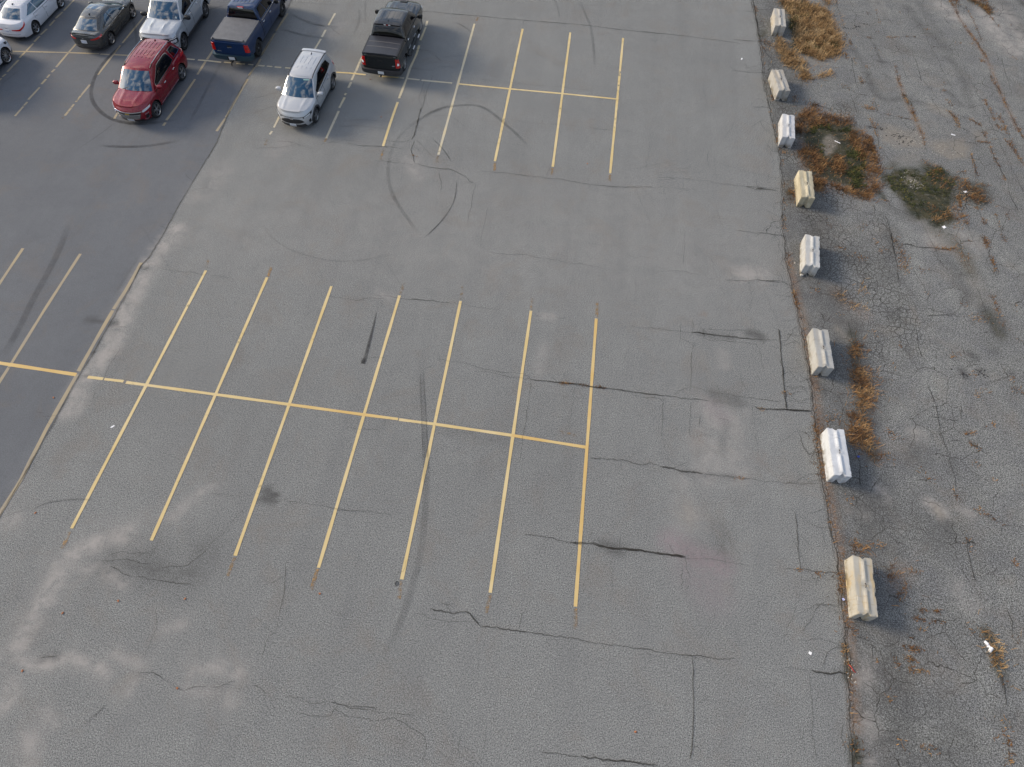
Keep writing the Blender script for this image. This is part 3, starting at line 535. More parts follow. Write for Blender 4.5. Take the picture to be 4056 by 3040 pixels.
crk = Rib()
def crack(P, w=.016, c=.9, j=.05, seed=None, z=.016):
    w = max(w*1.08, .0125 if w > .0068 else .0095); P = np.asarray(P, float); Q, s = resample(P, .07); sd = random.random()*99 if seed is None else seed
    d = np.gradient(Q, axis=0); d /= np.linalg.norm(d, axis=1, keepdims=True)+1e-9; nn = np.c_[-d[:, 1], d[:, 0]]
    off = np.array([j*(mnoise.noise((float(v)*1.8, sd, 0))+.7*mnoise.noise((float(v)*5.5, sd, 1))+.4*mnoise.noise((float(v)*13, sd, 2))) for v in s])
    ww = np.array([w*(.55+.9*abs(mnoise.noise((float(v)*1.7, sd, 4)))+.5*abs(mnoise.noise((float(v)*7, sd, 5)))) for v in s])
    e = np.clip(np.minimum(s, s[-1]-s)*5+.4, 0, 1)
    cc = np.array([c*.84*(.8+.5*mnoise.noise((float(v)*1.2, sd, 7))) for v in s])*e
    Q = Q+nn*off[:, None]; crk.add(Q, ww*e*.85, np.clip(cc, 0, 1), z)
    if w > .0135 and s[-1] > 1.2:
        for _ in range(int(s[-1]*.9)):
            i = random.randrange(3, max(4, len(Q)-3)); sg = random.choice((-1, 1)); L = random.uniform(.2, .9); a = nn[min(i, len(nn)-1)]*sg*L*random.uniform(.5, 1)+d[min(i, len(nn)-1)]*random.uniform(-.7, .7)*L
            crack([Q[i], Q[i]+a*.5+np.array([random.uniform(-.05, .05)]*2), Q[i]+a], .007, c*.6, .06)
def cz(reg, lst, w=.016, c=.9, j=.05):
    for P in lst: crack(Z(*reg, P), w, c, j)
cz(RA_, [[(1120,312),(1180,322),(1250,335),(1330,348),(1400,365)]], .016); cz(RA_, [[(1390,363),(1440,369),(1520,372),(1560,383),(1640,395),(1700,400),(1760,410),(1850,420),(1950,432),(2060,448)]], .042, 1., .04)
cz(RA_, [[(2050,446),(2182,462),(2300,480),(2500,505)]], .014, .6); cz(RA_, [[(1440,350),(1450,380),(1520,430)], [(1700,405),(1600,432)]], .01, .5)
cz(RA_, [[(585,750),(650,760),(690,768),(720,778),(745,760),(800,765),(850,815),(880,848)], [(880,848),(960,855),(1060,870),(1160,878)]], .022, 1.); cz(RA_, [[(1150,877),(1230,888),(1330,908),(1430,922),(1570,942)], [(1560,941),(1700,962),(1850,982),(1980,1002),(2100,1018),(2182,1025),(2350,1035)]], .016, .75)
cz(RA_, [[(490,772),(560,772),(545,780),(580,805),(640,810),(700,825),(760,820),(800,815),(850,825)], [(600,755),(625,795)], [(630,715),(700,720),(720,745)], [(710,825),(700,850)]], .010, .6)
cz(RA_, [[(2100,1018),(2103,1100),(2102,1200),(2105,1300),(2104,1400),(2100,1500),(2098,1570),(2080,1620)]], .019, .95, .025); cz(RA_, [[(1225,1572),(1320,1582),(1400,1592),(1450,1597)]], .016); cz(RA_, [[(1450,1597),(1600,1612),(1780,1634),(1900,1650)]], .03, .9)
cz(RA_, [[(0,1280),(100,1300),(200,1325),(300,1340),(440,1355),(490,1345),(520,1320)], [(40,1320),(100,1360),(200,1380),(300,1390),(380,1370),(420,1390),(470,1430),(520,1450),(555,1480),(560,1550),(540,1650)], [(905,1435),(895,1520),(885,1600)], [(757,1470),(745,1580)], [(55,1300),(60,1350)]], .011, .65)
cz(RA_, [[(0,165),(100,175),(250,190),(380,210)]], .009, .45)
cz(RB, [[(580,470),(640,465),(740,465),(820,485),(870,482)], [(940,505),(1000,500),(1080,495),(1130,460),(1200,400)], [(620,440),(700,415),(780,425),(860,420)], [(780,560),(860,570),(950,590),(1050,600),(1120,605)], [(640,500),(700,540),(760,560)], [(820,490),(840,520)]], .013, .75)
cz(RB, [[(1645,480),(1645,560),(1635,680),(1610,780)], [(1607,790),(1590,870),(1545,920),(1525,980),(1505,1035)]], .013, .8); cz(RB, [[(780,1115),(850,1118),(900,1120),(960,1160)], [(1200,1185),(1250,1195),(1300,1180),(1360,1165)], [(1450,1185),(1520,1215),(1530,1250)], [(1640,1250),(1740,1260),(1790,1298),(1900,1280)], [(1900,1275),(1950,1290),(2050,1310),(2182,1330)], [(1700,1345),(1800,1365),(1900,1360),(1950,1300)], [(960,1160),(1060,1215),(1200,1190)]], .012, .65)
cz(RB, [[(1410,170),(1350,230),(1280,320),(1200,380),(1100,440)], [(910,760),(900,860),(860,960),(820,1050)], [(1200,80),(1300,90),(1440,100)], [(1640,130),(1800,140),(1930,170),(2182,190)], [(1590,0),(1560,50)]], .009, .5); cz(RB, [[(230,1030),(325,1024)]], .02, .7)
cz(RC, [[(0,765),(80,775),(180,785),(260,797),(360,808),(520,828),(680,850),(800,862)]], .026, .95, .03); cz(RC, [[(790,861),(920,880),(1050,893),(1130,905)]], .017, .8); cz(RC, [[(1450,935),(1470,958),(1550,960),(1680,965),(1760,970),(1865,975)]], .03, .95, .04)
cz(RC, [[(540,350),(620,370),(700,372),(800,380),(900,395),(1000,403)]], .012, .75); cz(RC, [[(990,402),(1080,410),(1200,425),(1320,435),(1420,450),(1530,455)]], .034, 1., .04); cz(RC, [[(1520,455),(1640,458)], [(1100,380),(1180,385),(1300,385),(1390,388)], [(1500,490),(1512,465),(1540,452)]], .013, .7)
cz(RC, [[(1630,375),(1640,500),(1655,640),(1665,760),(1675,880),(1690,965)]], .026, 1., .025); cz(RC, [[(1000,530),(988,560),(990,660),(988,750),(985,825)], [(985,798),(900,830),(860,860)], [(785,900),(785,1000),(780,1090),(775,1180)], [(985,900),(985,1000),(980,1120),(978,1160)], [(1055,1000),(1050,1100)]], .012, .75, .03)
cz(RC, [[(245,1320),(400,1325),(500,1335),(580,1360),(640,1370),(700,1352),(760,1380)]], .018, .8); cz(RC, [[(755,1378),(840,1395),(920,1410),(1000,1420),(1080,1432)]], .032, .85); cz(RC, [[(1080,1432),(1180,1445),(1300,1455),(1400,1470),(1550,1490),(1700,1500),(1905,1505)]], .012, .55)
cz(RC, [[(840,1395),(900,1375),(960,1350)], [(775,1320),(830,1330),(880,1370)], [(920,1410),(940,1435)]], .013, .6); cz(RC, [[(900,440),(960,465),(1020,490),(990,528)], [(1080,450),(1250,465),(1400,480),(1480,495)], [(1560,500),(1640,520)], [(1000,310),(1000,400)], [(1080,350),(1115,345),(1120,310)], [(1060,310),(1050,350),(1085,380),(1085,450)], [(910,340),(910,470)], [(1150,400),(1155,458)], [(1000,350),(960,352)], [(1175,770),(1190,820),(1200,845),(1280,855),(1330,870)], [(1220,420),(1222,450)], [(1110,350),(1150,385)], [(540,855),(620,878),(740,880),(785,905),(800,865)]], .010, .7)
cz(RC, [[(1670,645),(1720,665),(1820,665)], [(1670,800),(1700,795),(1760,792),(1840,808)], [(1740,430),(1740,380),(1780,340)], [(1655,430),(1780,412)], [(1710,470),(1760,470),(1790,500)], [(1320,870),(1500,895),(1670,910)]], .011, .65)
cz(RC, [[(1240,20),(1420,22),(1500,20),(1600,28),(1650,40)]], .015, .8)
cz(RD, [[(775,0),(755,70),(720,150),(710,200)], [(775,-120),(775,0)]], .012, .7); cz(RD, [[(712,190),(690,290),(670,370),(645,415),(635,435)], [(660,435),(672,450),(650,490),(630,530),(645,575),(660,600),(665,660),(680,690)]], .018, .95); cz(RD, [[(680,690),(620,702),(500,685),(400,672),(300,662),(235,665)], [(635,435),(580,445),(480,455),(330,438)], [(0,480),(80,495),(180,498),(310,505),(400,510),(560,530)]], .012, .7)
cz(RD, [[(680,690),(780,720),(900,738),(1040,752),(1140,785),(1220,830),(1270,880),(1335,910)]], .018, .95); cz(RD, [[(1335,910),(1330,960),(1310,1010),(1300,1090),(1290,1170),(1260,1240),(1250,1350)], [(1340,790),(1400,778),(1560,785),(1690,790)], [(1475,1160),(1450,1280),(1410,1450),(1385,1600)], [(940,780),(958,880),(955,1000)], [(685,440),(750,490),(820,560),(870,615)]], .011, .7)
cz(RE, [[(320,1418),(420,1420),(550,1442),(700,1455),(800,1470),(850,1470),(950,1490),(1100,1515),(1240,1530),(1380,1540),(1500,1538),(1640,1540)]], .015, .8); cz(RE, [[(1640,1540),(1800,1545),(1950,1560)]], .01, .5)
cz(RE, [[(-470,85),(-350,95),(-200,98),(-50,115),(120,128),(300,145),(500,162),(700,180)], [(690,178),(900,196),(1100,212),(1300,240),(1500,260),(1658,275),(1900,300),(2350,360)]], .022, .9, .03); cz(RE, [[(-100,470),(0,465),(120,462),(200,458)], [(180,650),(300,665),(470,680),(620,700),(890,718),(1050,740),(1140,745)], [(40,580),(90,585),(120,610)], [(760,1018),(850,1025),(1000,1040)], [(1100,1050),(1310,1075),(1400,1085),(1490,1092)]], .011, .65)
cz(RE, [[(300,1000),(500,1000),(760,1018)]], .008, .35)
cz(RF, [[(860,300),(890,330),(920,360),(960,388),(1050,395),(1110,403),(1180,385),(1260,370)], [(290,318),(340,305),(440,300)], [(1740,545),(1850,555),(1950,570),(2000,585)], [(1700,745),(1850,768),(1970,775),(2020,745),(2100,730),(2211,740)], [(1975,820),(1955,880),(1920,980),(1890,1060),(1860,1150)], [(1860,1150),(1840,1220),(1820,1280)], [(1885,890),(1830,1050),(1825,1110),(1860,1170)], [(480,30),(700,45),(950,60)], [(0,1530),(90,1540)], [(250,1545),(400,1555),(480,1580),(560,1610),(680,1640)], [(700,1590),(780,1575),(860,1565),(930,1565),(1000,1530),(1060,1545),(1120,1540)], [(1020,1565),(1200,1605),(1400,1610),(1500,1630)], [(0,1625),(200,1625),(380,1605),(480,1590)], [(1970,600),(2080,680)]], .011, .7); cz(RF, [[(1845,1180),(1820,1280),(1800,1380),(1780,1480),(1745,1540)], [(490,1585),(540,1608)]], .017, .9)
cz(RH, [[(0,345),(170,355),(300,355),(450,375),(600,392),(750,415),(900,432),(1050,450),(1160,462)], [(0,385),(150,375),(250,350)]], .010, .6); cz(RH, [[(1150,460),(1200,472),(1250,490),(1310,505),(1400,510),(1480,515),(1590,515)], [(1160,462),(1280,470),(1330,475),(1420,490),(1550,490),(1640,495)]], .02, .9); cz(RH, [[(1300,500),(1340,492),(1430,490)]], .045, .9)
cz(RH, [[(1030,1030),(1110,1048),(1250,1065),(1400,1080),(1520,1100),(1640,1108),(1690,1112)], [(1450,1075),(1450,1040),(1500,995),(1495,940),(1590,915),(1620,890),(1650,800)]], .014, .85); cz(RH, [[(690,0),(665,110),(690,200),(710,250)], [(1480,290),(1460,350),(1478,430)], [(345,400),(350,510),(250,575),(215,590),(230,650),(210,750)], [(440,510),(350,512)], [(100,450),(95,600)], [(0,470),(100,468)], [(0,540),(60,560),(180,562)], [(640,870),(800,880),(950,890)], [(360,1000),(365,1300),(345,1500)], [(1480,0),(1530,120),(1540,250)], [(1560,310),(1560,400)], [(950,390),(1010,360),(1060,350)]], .008, .5)
cz(RH, [[(0,1585),(150,1575),(280,1578),(400,1590),(480,1605),(600,1625)], [(985,1540),(975,1585),(995,1640)], [(1000,1532),(1130,1530)], [(1570,1130),(1620,1180),(1600,1260),(1650,1340),(1640,1480),(1690,1560)], [(1545,690),(1540,800)], [(1640,650),(1545,690)], [(1640,1000),(1620,900)], [(1640,1600),(1710,1575)]], .011, .65)
cz(RI, [[(0,320),(100,335),(200,350),(300,340),(420,335)], [(330,312),(400,318)], [(510,332),(600,345),(750,355)], [(900,365),(1000,385),(1150,408),(1260,425)], [(1500,460),(1560,465)], [(1640,478),(1740,482)]], .011, .65); cz(RI, [[(395,318),(520,334)], [(600,345),(750,352),(900,366)]], .016, .8)
cz(RI, [[(790,770),(870,792),(1000,815),(1120,850),(1250,870),(1420,885),(1465,905),(1480,935)], [(1070,868),(1200,880),(1300,905),(1400,918),(1480,932)], [(700,860),(770,820)]], .010, .7); cz(RI, [[(1470,930),(1560,938),(1650,948),(1760,955),(1850,965),(1925,985),(2026,995)]], .028, .95, .03); cz(RI, [[(1480,935),(1465,1050),(1450,1180),(1420,1350),(1400,1520)], [(130,1275),(230,1290),(320,1300),(375,1300),(415,1270),(420,1225),(460,1208)], [(1180,0),(1300,20),(1400,12),(1500,30),(1600,50),(1720,72),(1850,88),(2000,112)], [(270,775),(340,768),(420,778)], [(625,770),(660,775)], [(1900,1500),(2000,1512)]], .011, .65)
cz(RJ, [[(1290,340),(1400,350),(1470,355),(1600,375),(1650,385)], [(1665,385),(1850,410)], [(2150,440),(2211,455)], [(1510,1145),(1590,1138),(1612,1110)], [(820,1215),(900,1060),(960,960)], [(730,1380),(780,1290)], [(930,790),(1030,802)], [(2110,0),(2150,40)], [(290,1478),(360,1478)]], .011, .55)
cz(RO, [[(230,810),(300,822),(380,842),(430,848),(500,835),(560,850)]], .03, .95); cz(RO, [[(0,780),(100,792),(230,812)], [(240,860),(245,1000),(262,1200),(265,1400),(275,1520),(295,1560),(300,1600)], [(445,740),(450,800),(440,900),(470,970),(490,1060)], [(530,1260),(510,1380),(540,1480),(525,1560)], [(520,850),(500,800),(520,760)]], .011, .75)
cz(RN, [[(0,50),(80,55),(160,65),(250,62)], [(30,0),(30,50)]], .03, .95); cz(RN, [[(110,950),(130,1150),(140,1300),(155,1470)], [(0,1440),(100,1448),(200,1455),(330,1472),(450,1478)]], .017, .85); cz(RN, [[(315,970),(320,1060),(350,1110),(345,1180),(390,1260)], [(0,700),(200,705),(330,700)], [(150,0),(200,90)], [(190,180),(260,260)], [(155,1470),(160,1600)]], .010, .6)
cz(RN, [[(610,380),(640,460),(680,520),(670,600),(680,730)], [(590,640),(670,660),(710,690)], [(730,520),(740,600)]], .02, .9)
# lot joint to the east: several braided cracks
ys = np.arange(-3, 48, .1)
for dx, w, c, sd in [(0, .026, .9, 1.), (-.07, .013, .7, 21.), (.09, .016, .6, 31.)]:
    P = np.c_[jC(ys)+dx, ys]; crack(P[::5], w, c, .07, sd)
for i in range(38):
    y = random.uniform(-1, 38); x = float(xC(np.array([y]))[0]); L = random.uniform(.4, 1.4); crack([(x, y), (x-L*.5, y+random.uniform(-.4, .4)), (x-L, y+random.uniform(-.7, .7))], .009, .6, .09)
# west seam dark gap
for dx, w, c in [(.03, .022, .7), (.0, .014, .45)]:
    P = np.c_[jA(ys)+dx, ys]; crack(P[::5], w, c, .03)
# wandering structural cracks east of the joint
for reg, L in [(RM, [[(560,0),(570,100)],[(1050,0),(1100,200),(1140,400),(1160,560)],[(1180,240),(1290,262),(1420,275),(1560,290)],[(1290,850),(1310,1000),(1340,1180)],[(1380,825),(1480,828),(1600,828)],[(0,150),(100,160),(200,175)],[(0,535),(100,548),(200,552),(270,590)],[(170,940),(180,1000),(200,1250),(220,1450),(240,1600)],[(0,1600),(130,1595),(300,1605),(440,1610)],[(740,880),(790,1050),(830,1200)],[(1400,1400),(1460,1560)]]),
               (RL, [[(470,1295),(560,1300),(690,1335),(800,1330)],[(260,960),(340,1150),(380,1340),(420,1440)],[(160,850),(180,1000),(330,1130)],[(270,780),(300,830)],[(1430,200),(1470,300),(1620,600)],[(1240,300),(1300,560)],[(1640,700),(1740,930)],[(1180,640),(1180,930)],[(740,770),(830,775)],[(1010,770),(1100,800)],[(1010,880),(1100,885)],[(720,860),(800,885),(860,850)]]),
               (RN, [[(1340,0),(1380,250),(1440,420),(1500,640),(1520,740)],[(1280,110),(1400,130),(1560,155)],[(1600,1140),(1640,1400),(1690,1560)],[(1550,0),(1560,150)],[(1430,325),(1580,330)],[(880,560),(1000,550)]]), (RO, [[(775,560),(780,640),(790,720)],[(1960,270),(2000,380),(2015,500)],[(1910,820),(1945,1000),(1950,1130)],[(1280,380),(1310,640)]]),
               (RK, [[(1360,0),(1400,120)],[(280,330),(290,400)],[(620,640),(690,900)],[(1560,640),(1640,900)],[(1500,500),(1640,510)],[(1370,1410),(1550,1440)]]), (RQ, [[(0,520),(150,535),(350,555)],[(0,935),(200,950),(440,965)],[(270,0),(290,80),(310,200),(330,330),(360,480)],[(450,1000),(500,1180),(530,1300)],[(1560,760),(1600,980),(1650,1180)],[(1560,1240),(1600,1380),(1650,1520)],[(20,140),(280,160)],[(250,1410),(500,1415)]])]:
    cz(reg, L, .018, .85, .05)
cz(RQ, [[(270,0),(330,330),(370,560),(440,700),(520,790),(530,870),(450,940)]], .022, .9)
for a, b in [((1970,150),(2100,300)), ((2060,100),(2212,420)), ((2010,360),(2150,600)), ((1960,420),(2030,560)), ((2080,560),(2150,720)), ((1990,60),(2060,200))]: crack(V([a, b]), .014, .6, .06)
rr_ = random.Random(5)
for i in range(70):      # hairlines, mostly in the older eastern bays, running with or across the paving
    y = rr_.uniform(-1, 42); x = float(xC(np.array([y]))[0])-abs(rr_.gauss(0, 5.5))-.3; L = rr_.uniform(.5, 2.6); al = (rr_.choice((0, 0, math.pi/2))+rr_.gauss(0, .16))+math.pi/2
    crack([(x, y), (x+math.cos(al)*L*.5+rr_.uniform(-.1, .1), y+math.sin(al)*L*.5), (x+math.cos(al)*L, y+math.sin(al)*L)], .0065, .5, .12)
#CRKEND
# ------------------------------------------------------------------ concrete blocks
def concrete(name, col, stain, seedv):
    m = bpy.data.materials.new(name); m.use_nodes = True; t = m.node_tree; l = t.links.new; b = t.nodes['Principled BSDF']; b.inputs['Roughness'].default_value = .9
    tc = N(t, 'ShaderNodeTexCoord'); mp = N(t, 'ShaderNodeMapping'); mp.inputs['Location'].default_value = (seedv*3.1, seedv*1.7, 0); l(tc.outputs['Object'], mp.inputs[0])
    def nz(sc, d=5, st=None):
        src = mp.outputs[0]
        if st: q = N(t, 'ShaderNodeMapping'); q.inputs['Scale'].default_value = st; l(src, q.inputs[0]); src = q.outputs[0]
        n = N(t, 'ShaderNodeTexNoise'); n.inputs['Scale'].default_value = sc; n.inputs['Detail'].default_value = d; n.inputs['Roughness'].default_value = .62; l(src, n.inputs['Vector']); return n.outputs[0]
    def mr(v, a, c, lo=0., hi=1.):
        n = N(t, 'ShaderNodeMapRange'); l(v, n.inputs[0]); n.inputs[1].default_value = a; n.inputs[2].default_value = c; n.inputs[3].default_value = lo; n.inputs[4].default_value = hi; return n.outputs[0]
    def mix(f, a, c):
        n = N(t, 'ShaderNodeMixRGB'); l(f, n.inputs[0])
        for i, q in ((1, a), (2, c)):
            if isinstance(q, tuple): n.inputs[i].default_value = (*q, 1)
            else: l(q, n.inputs[i])
        return n.outputs[0]
    c = mix(mr(nz(1.6), .35, .65), tuple(x*.82 for x in col), col)
    c = mix(mr(nz(2.2, 6, (.5, 3, 1)), .48, .66, 0, .7), c, stain); c = mix(mr(nz(5, 6, (2.5, .6, .5)), .56, .70, 0, .45), c, tuple(x*.55 for x in stain))
    c = mix(mr(nz(60, 2), .64, .72, 0, .35), c, tuple(x*.5 for x in col))
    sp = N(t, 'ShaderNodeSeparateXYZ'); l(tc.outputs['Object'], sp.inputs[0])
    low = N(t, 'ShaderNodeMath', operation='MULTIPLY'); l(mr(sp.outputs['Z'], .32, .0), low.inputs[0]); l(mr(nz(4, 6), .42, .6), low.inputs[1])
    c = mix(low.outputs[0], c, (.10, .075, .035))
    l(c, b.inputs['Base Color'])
    bp = N(t, 'ShaderNodeBump'); bp.inputs['Strength'].default_value = .5; bp.inputs['Distance'].default_value = .01; l(nz(18, 6), bp.inputs['Height']); l(bp.outputs[0], b.inputs['Normal'])
    return m
M_HOOK = mat('rusty_steel', (.06, .045, .035), .8, .6)
def concrete_block(left_far, left_near, m, label, seed, chip=.0, L=1.83):
    a = np.array(left_far); b = np.array(left_near); d = a-b; d /= np.linalg.norm(d); right = np.array([d[1], -d[0]])
    c = (a+b)/2+right*.305; rz = math.atan2(d[1], d[0])
    root = empty('concrete_block', (c[0], c[1], .004), rz); tag(root, label, 'concrete block', 'concrete blocks along the broken edge')
    # local x along the length (far end +), local y to the left
    us = [-.305, -.20, -.095, -.018, .018, .095, .20, .305]; hl = L/2
    rid = [0, 0, 0, .048, .048, 0, 0, 0]; notch = [0, 0, 0, .075, .075, 0, 0, 0]
    st = [-hl, -hl+.13, -.60, -.35, -.15, -.07, .07, .15, .35, .60, hl-.13, hl]
    rf = [0, 1, 1, 1, 1, 0, 0, 1, 1, 1, 1, 0]
    rr = random.Random(seed); mb = MB(); nu = len(us); ns = len(st)
    def X(i, u): return st[i]-(notch[u] if i == ns-1 else 0)+(notch[u] if i == 0 else 0)
    for top in (1, 0):
        v = [(X(i, u), us[u], (.60+rid[u]*rf[i]) if top else (.085 if rid[u] else 0.)) for i in range(ns) for u in range(nu)]
        f = [(i*nu+u, (i+1)*nu+u, (i+1)*nu+u+1, i*nu+u+1) for i in range(ns-1) for u in range(nu-1)]
        if not top: f = [q[::-1] for q in f]
        mb.add(v, f)
    n0 = ns*nu
    for u in range(nu-1):
        mb.f.append((u, u+1, n0+u+1, n0+u)); mb.m.append(0)
        e = (ns-1)*nu; mb.f.append((e+u+1, e+u, n0+e+u, n0+e+u+1)); mb.m.append(0)
    for i in range(ns-1):
        mb.f.append((i*nu, n0+i*nu, n0+(i+1)*nu, (i+1)*nu)); mb.m.append(0)
        e = nu-1; mb.f.append((i*nu+e, (i+1)*nu+e, n0+(i+1)*nu+e, n0+i*nu+e)); mb.m.append(0)
    body = mb.obj('block_body', [m], root)
    bm = bmesh.new(); bm.from_mesh(body.data); bmesh.ops.recalc_face_normals(bm, faces=bm.faces)
    es = [e for e in bm.edges if len(e.link_faces) == 2 and e.calc_face_angle() > .45]
    bmesh.ops.bevel(bm, geom=es, offset=.014, segments=2, affect='EDGES')
    bmesh.ops.subdivide_edges(bm, edges=[e for e in bm.edges if e.calc_length() > .09], cuts=2, use_grid_fill=True)
    for v in bm.verts:
        p = v.co; k = .004*mnoise.noise(p*4+Vector((seed, 0, 0)))
        if p.z > .02 and (abs(abs(p.y)-.3) < .02 or abs(abs(p.x)-hl) < .04):
            h = mnoise.noise(p*11+Vector((seed*5, 1, 2))); k -= max(0, h-.14)*(.035+chip*.8)
        n = Vector((p.x*.2, p.y, (p.z-.3)*1.2)).normalized(); v.co = p+n*k
    for f in bm.faces: f.smooth = True
    bm.to_mesh(body.data); bm.free(); body.data.set_sharp_from_angle(angle=R(28))
    hk = MB().tube([(-.06, 0, .58), (-.055, 0, .64), (-.02, .01, .672), (.025, .01, .672), (.055, 0, .64), (.06, 0, .58)], .011, 8)
    hk.obj('lifting_loop', [M_HOOK], root, True)
    return root
WHT = (.55, .71, .73); GRY = (.37, .365, .35); CRM = (.54, .51, .44); TANB = (.40, .36, .26)
BL = [((RQ, (500,250)), (RQ, (516,470)), GRY, (.46,.40,.30), 'grey concrete block beside the large tan weed bed, farthest of the row', .01),
      ((RQ, (462,1045)), (RQ, (560,1335)), (.36,.355,.34), (.32,.28,.22), 'chipped grey concrete block turned askew with a vertical crack, second farthest', .07),
      ((RP, (268,310)), (RP, (268,600)), (.50,.515,.54), (.42,.42,.42), 'clean white concrete block at the left of the round mossy weed bed', .0),
      ((RP, (475,1040)), (RP, (510,1395)), TANB, (.60,.55,.42), 'yellowish tan concrete block with a whitish smear on its top', .02),
      (((0,0,1), (3167.9,966.3)), ((0,0,1), (3166.3,1088.5)), (.45,.46,.46), (.42,.40,.36), 'pale concrete block with a small broken chip by its lower left corner', .03),
      (((0,0,1), (3192.9,1335)), ((0,0,1), (3213.7,1487)), (.38,.385,.375), (.36,.33,.28), 'smooth plain grey concrete block opposite the end of the near stalls', .0),
      (((0,0,1), (3245.2,1722.4)), ((0,0,1), (3273.3,1912.4)), (.56,.585,.62), (.46,.49,.52), 'bright white painted concrete block with weeds creeping up its left face', .01),
      (((0,0,1), (3342.2,2219.7)), ((0,0,1), (3361.2,2449.8)), (.41,.395,.35), (.44,.33,.17), 'cream stained concrete block nearest the camera with a dark mossy far corner', .08)]
BLK = []
for i, (fa, ne, col, stn, lab, chip) in enumerate(BL):
    pf = Z(*fa[0], [fa[1]])[0]; pn = Z(*ne[0], [ne[1]])[0]
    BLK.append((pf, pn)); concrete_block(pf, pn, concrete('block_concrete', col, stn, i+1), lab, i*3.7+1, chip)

# ------------------------------------------------------------------ weeds
def leaf_mat(name, cols):
    m = bpy.data.materials.new(name); m.use_nodes = True; t = m.node_tree; b = t.nodes['Principled BSDF']; b.inputs['Roughness'].default_value = .85; b.inputs['Specular IOR Level'].default_value = .15
    at = N(t, 'ShaderNodeAttribute'); at.attribute_name = 'tone'; r = N(t, 'ShaderNodeValToRGB'); t.links.new(at.outputs['Fac'], r.inputs[0])
    e = r.color_ramp.elements; e[0].color = (*cols[0], 1); e[1].color = (*cols[-1], 1)
    for k, c in enumerate(cols[1:-1]): q = e.new((k+1)/(len(cols)-1)); q.color = (*c, 1)
    t.links.new(r.outputs[0], b.inputs['Base Color']); return m
M_DRY = leaf_mat('dry_weed', [(.045,.028,.015), (.14,.072,.034), (.25,.138,.058), (.38,.25,.125)])
M_TANW = leaf_mat('straw_weed', [(.07,.04,.02), (.20,.12,.055), (.33,.21,.10), (.46,.33,.18)])
M_GRN = leaf_mat('green_weed', [(.02,.028,.010), (.045,.055,.018), (.10,.10,.03), (.24,.17,.06)])
def blades(X, Y, hgt, name, m, label=None, spread=1., tone=(.1, .95), group=None, parent=None, wid=.016):
    """thin arching stems: two-segment ribbons sprawling in clumps"""
    n = len(X); th = rng.uniform(0, 2*np.pi, n); L = hgt*rng.uniform(.45, 1.25, n); el = np.radians(rng.uniform(12, 68, n))/max(spread, .2)
    el = np.clip(el, .1, 1.45); w = wid*rng.uniform(.6, 1.3, n)
    d = np.c_[np.cos(th)*np.cos(el), np.sin(th)*np.cos(el), np.sin(el)]; q = np.c_[-np.sin(th), np.cos(th), np.zeros(n)]
    p0 = np.c_[X, Y, np.full(n, .002)]; p1 = p0+d*L[:, None]*.55
    d2 = d.copy(); d2[:, 2] *= rng.uniform(-.1, .6, n); th2 = rng.normal(0, .5, n); c, s = np.cos(th2), np.sin(th2)
    d2 = np.c_[d2[:, 0]*c-d2[:, 1]*s, d2[:, 0]*s+d2[:, 1]*c, d2[:, 2]]; p2 = p1+d2*L[:, None]*.5; p2[:, 2] = np.maximum(p2[:, 2], .01)
    v = np.stack([p0-q*w[:, None]*.5, p0+q*w[:, None]*.5, p1-q*w[:, None]*.5, p1+q*w[:, None]*.5, p2], 1).reshape(-1, 3)
    b = np.arange(n)[:, None]*5; f4 = b+np.array([0, 1, 3, 2]); f3 = b+np.array([2, 3, 4])
    # tone drifts in clumps
    cl = np.array([mnoise.noise((float(x)*2.2, float(y)*2.2, 3.)) for x, y in zip(X, Y)])
    tn = np.clip((tone[0]+tone[1])/2+cl*.8+rng.normal(0, .16, n), *tone)
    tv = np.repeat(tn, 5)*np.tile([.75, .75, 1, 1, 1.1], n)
    me = bpy.data.meshes.new(name); me.vertices.add(len(v)); me.vertices.foreach_set('co', v.astype(np.float32).ravel())
    nl = n*7; me.loops.add(nl); vi = np.c_[f4, f3].astype(np.int32).ravel(); me.loops.foreach_set('vertex_index', vi)
    ls = (np.arange(n)[:, None]*7+np.array([0, 4])).ravel().astype(np.int32); me.polygons.add(2*n)
    me.polygons.foreach_set('loop_start', ls); me.polygons.foreach_set('loop_total', np.tile([4, 3], n).astype(np.int32)); me.update()
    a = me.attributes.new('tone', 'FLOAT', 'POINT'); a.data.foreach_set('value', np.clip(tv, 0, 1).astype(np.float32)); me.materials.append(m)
    o = bpy.data.objects.new(name, me); COL.objects.link(o)
    if parent: o.parent = parent; o['kind'] = 'stuff'
    return o
def scatter(P, dens, thr=.0, sc=1.8, seed=0.):
    """random points in polygon, thinned by noise so that gaps show"""
    lo = P.min(0); hi = P.max(0); n = int((hi-lo).prod()*dens); x = rng.uniform(lo[0], hi[0], n); y = rng.uniform(lo[1], hi[1], n)
    k = in_poly(P, x, y); x = x[k]; y = y[k]
    w = np.array([mnoise.noise((float(a)*sc, float(b)*sc, seed))+.6*mnoise.noise((float(a)*sc*2.7, float(b)*sc*2.7, seed+5)) for a, b in zip(x, y)])
    k = w > thr+rng.normal(0, .1, len(x)); return x[k], y[k]
def on_blocks(x, y):
    bad = np.zeros(len(x), bool)
    for a, b in BLK:
        d = (a-b)/np.linalg.norm(a-b); r = np.array([d[1], -d[0]]); c = (a+b)/2+r*.305; u = (x-c[0])*d[0]+(y-c[1])*d[1]; w = (x-c[0])*r[0]+(y-c[1])*r[1]
        bad |= (abs(u) < .93) & (abs(w) < .32)
    return bad
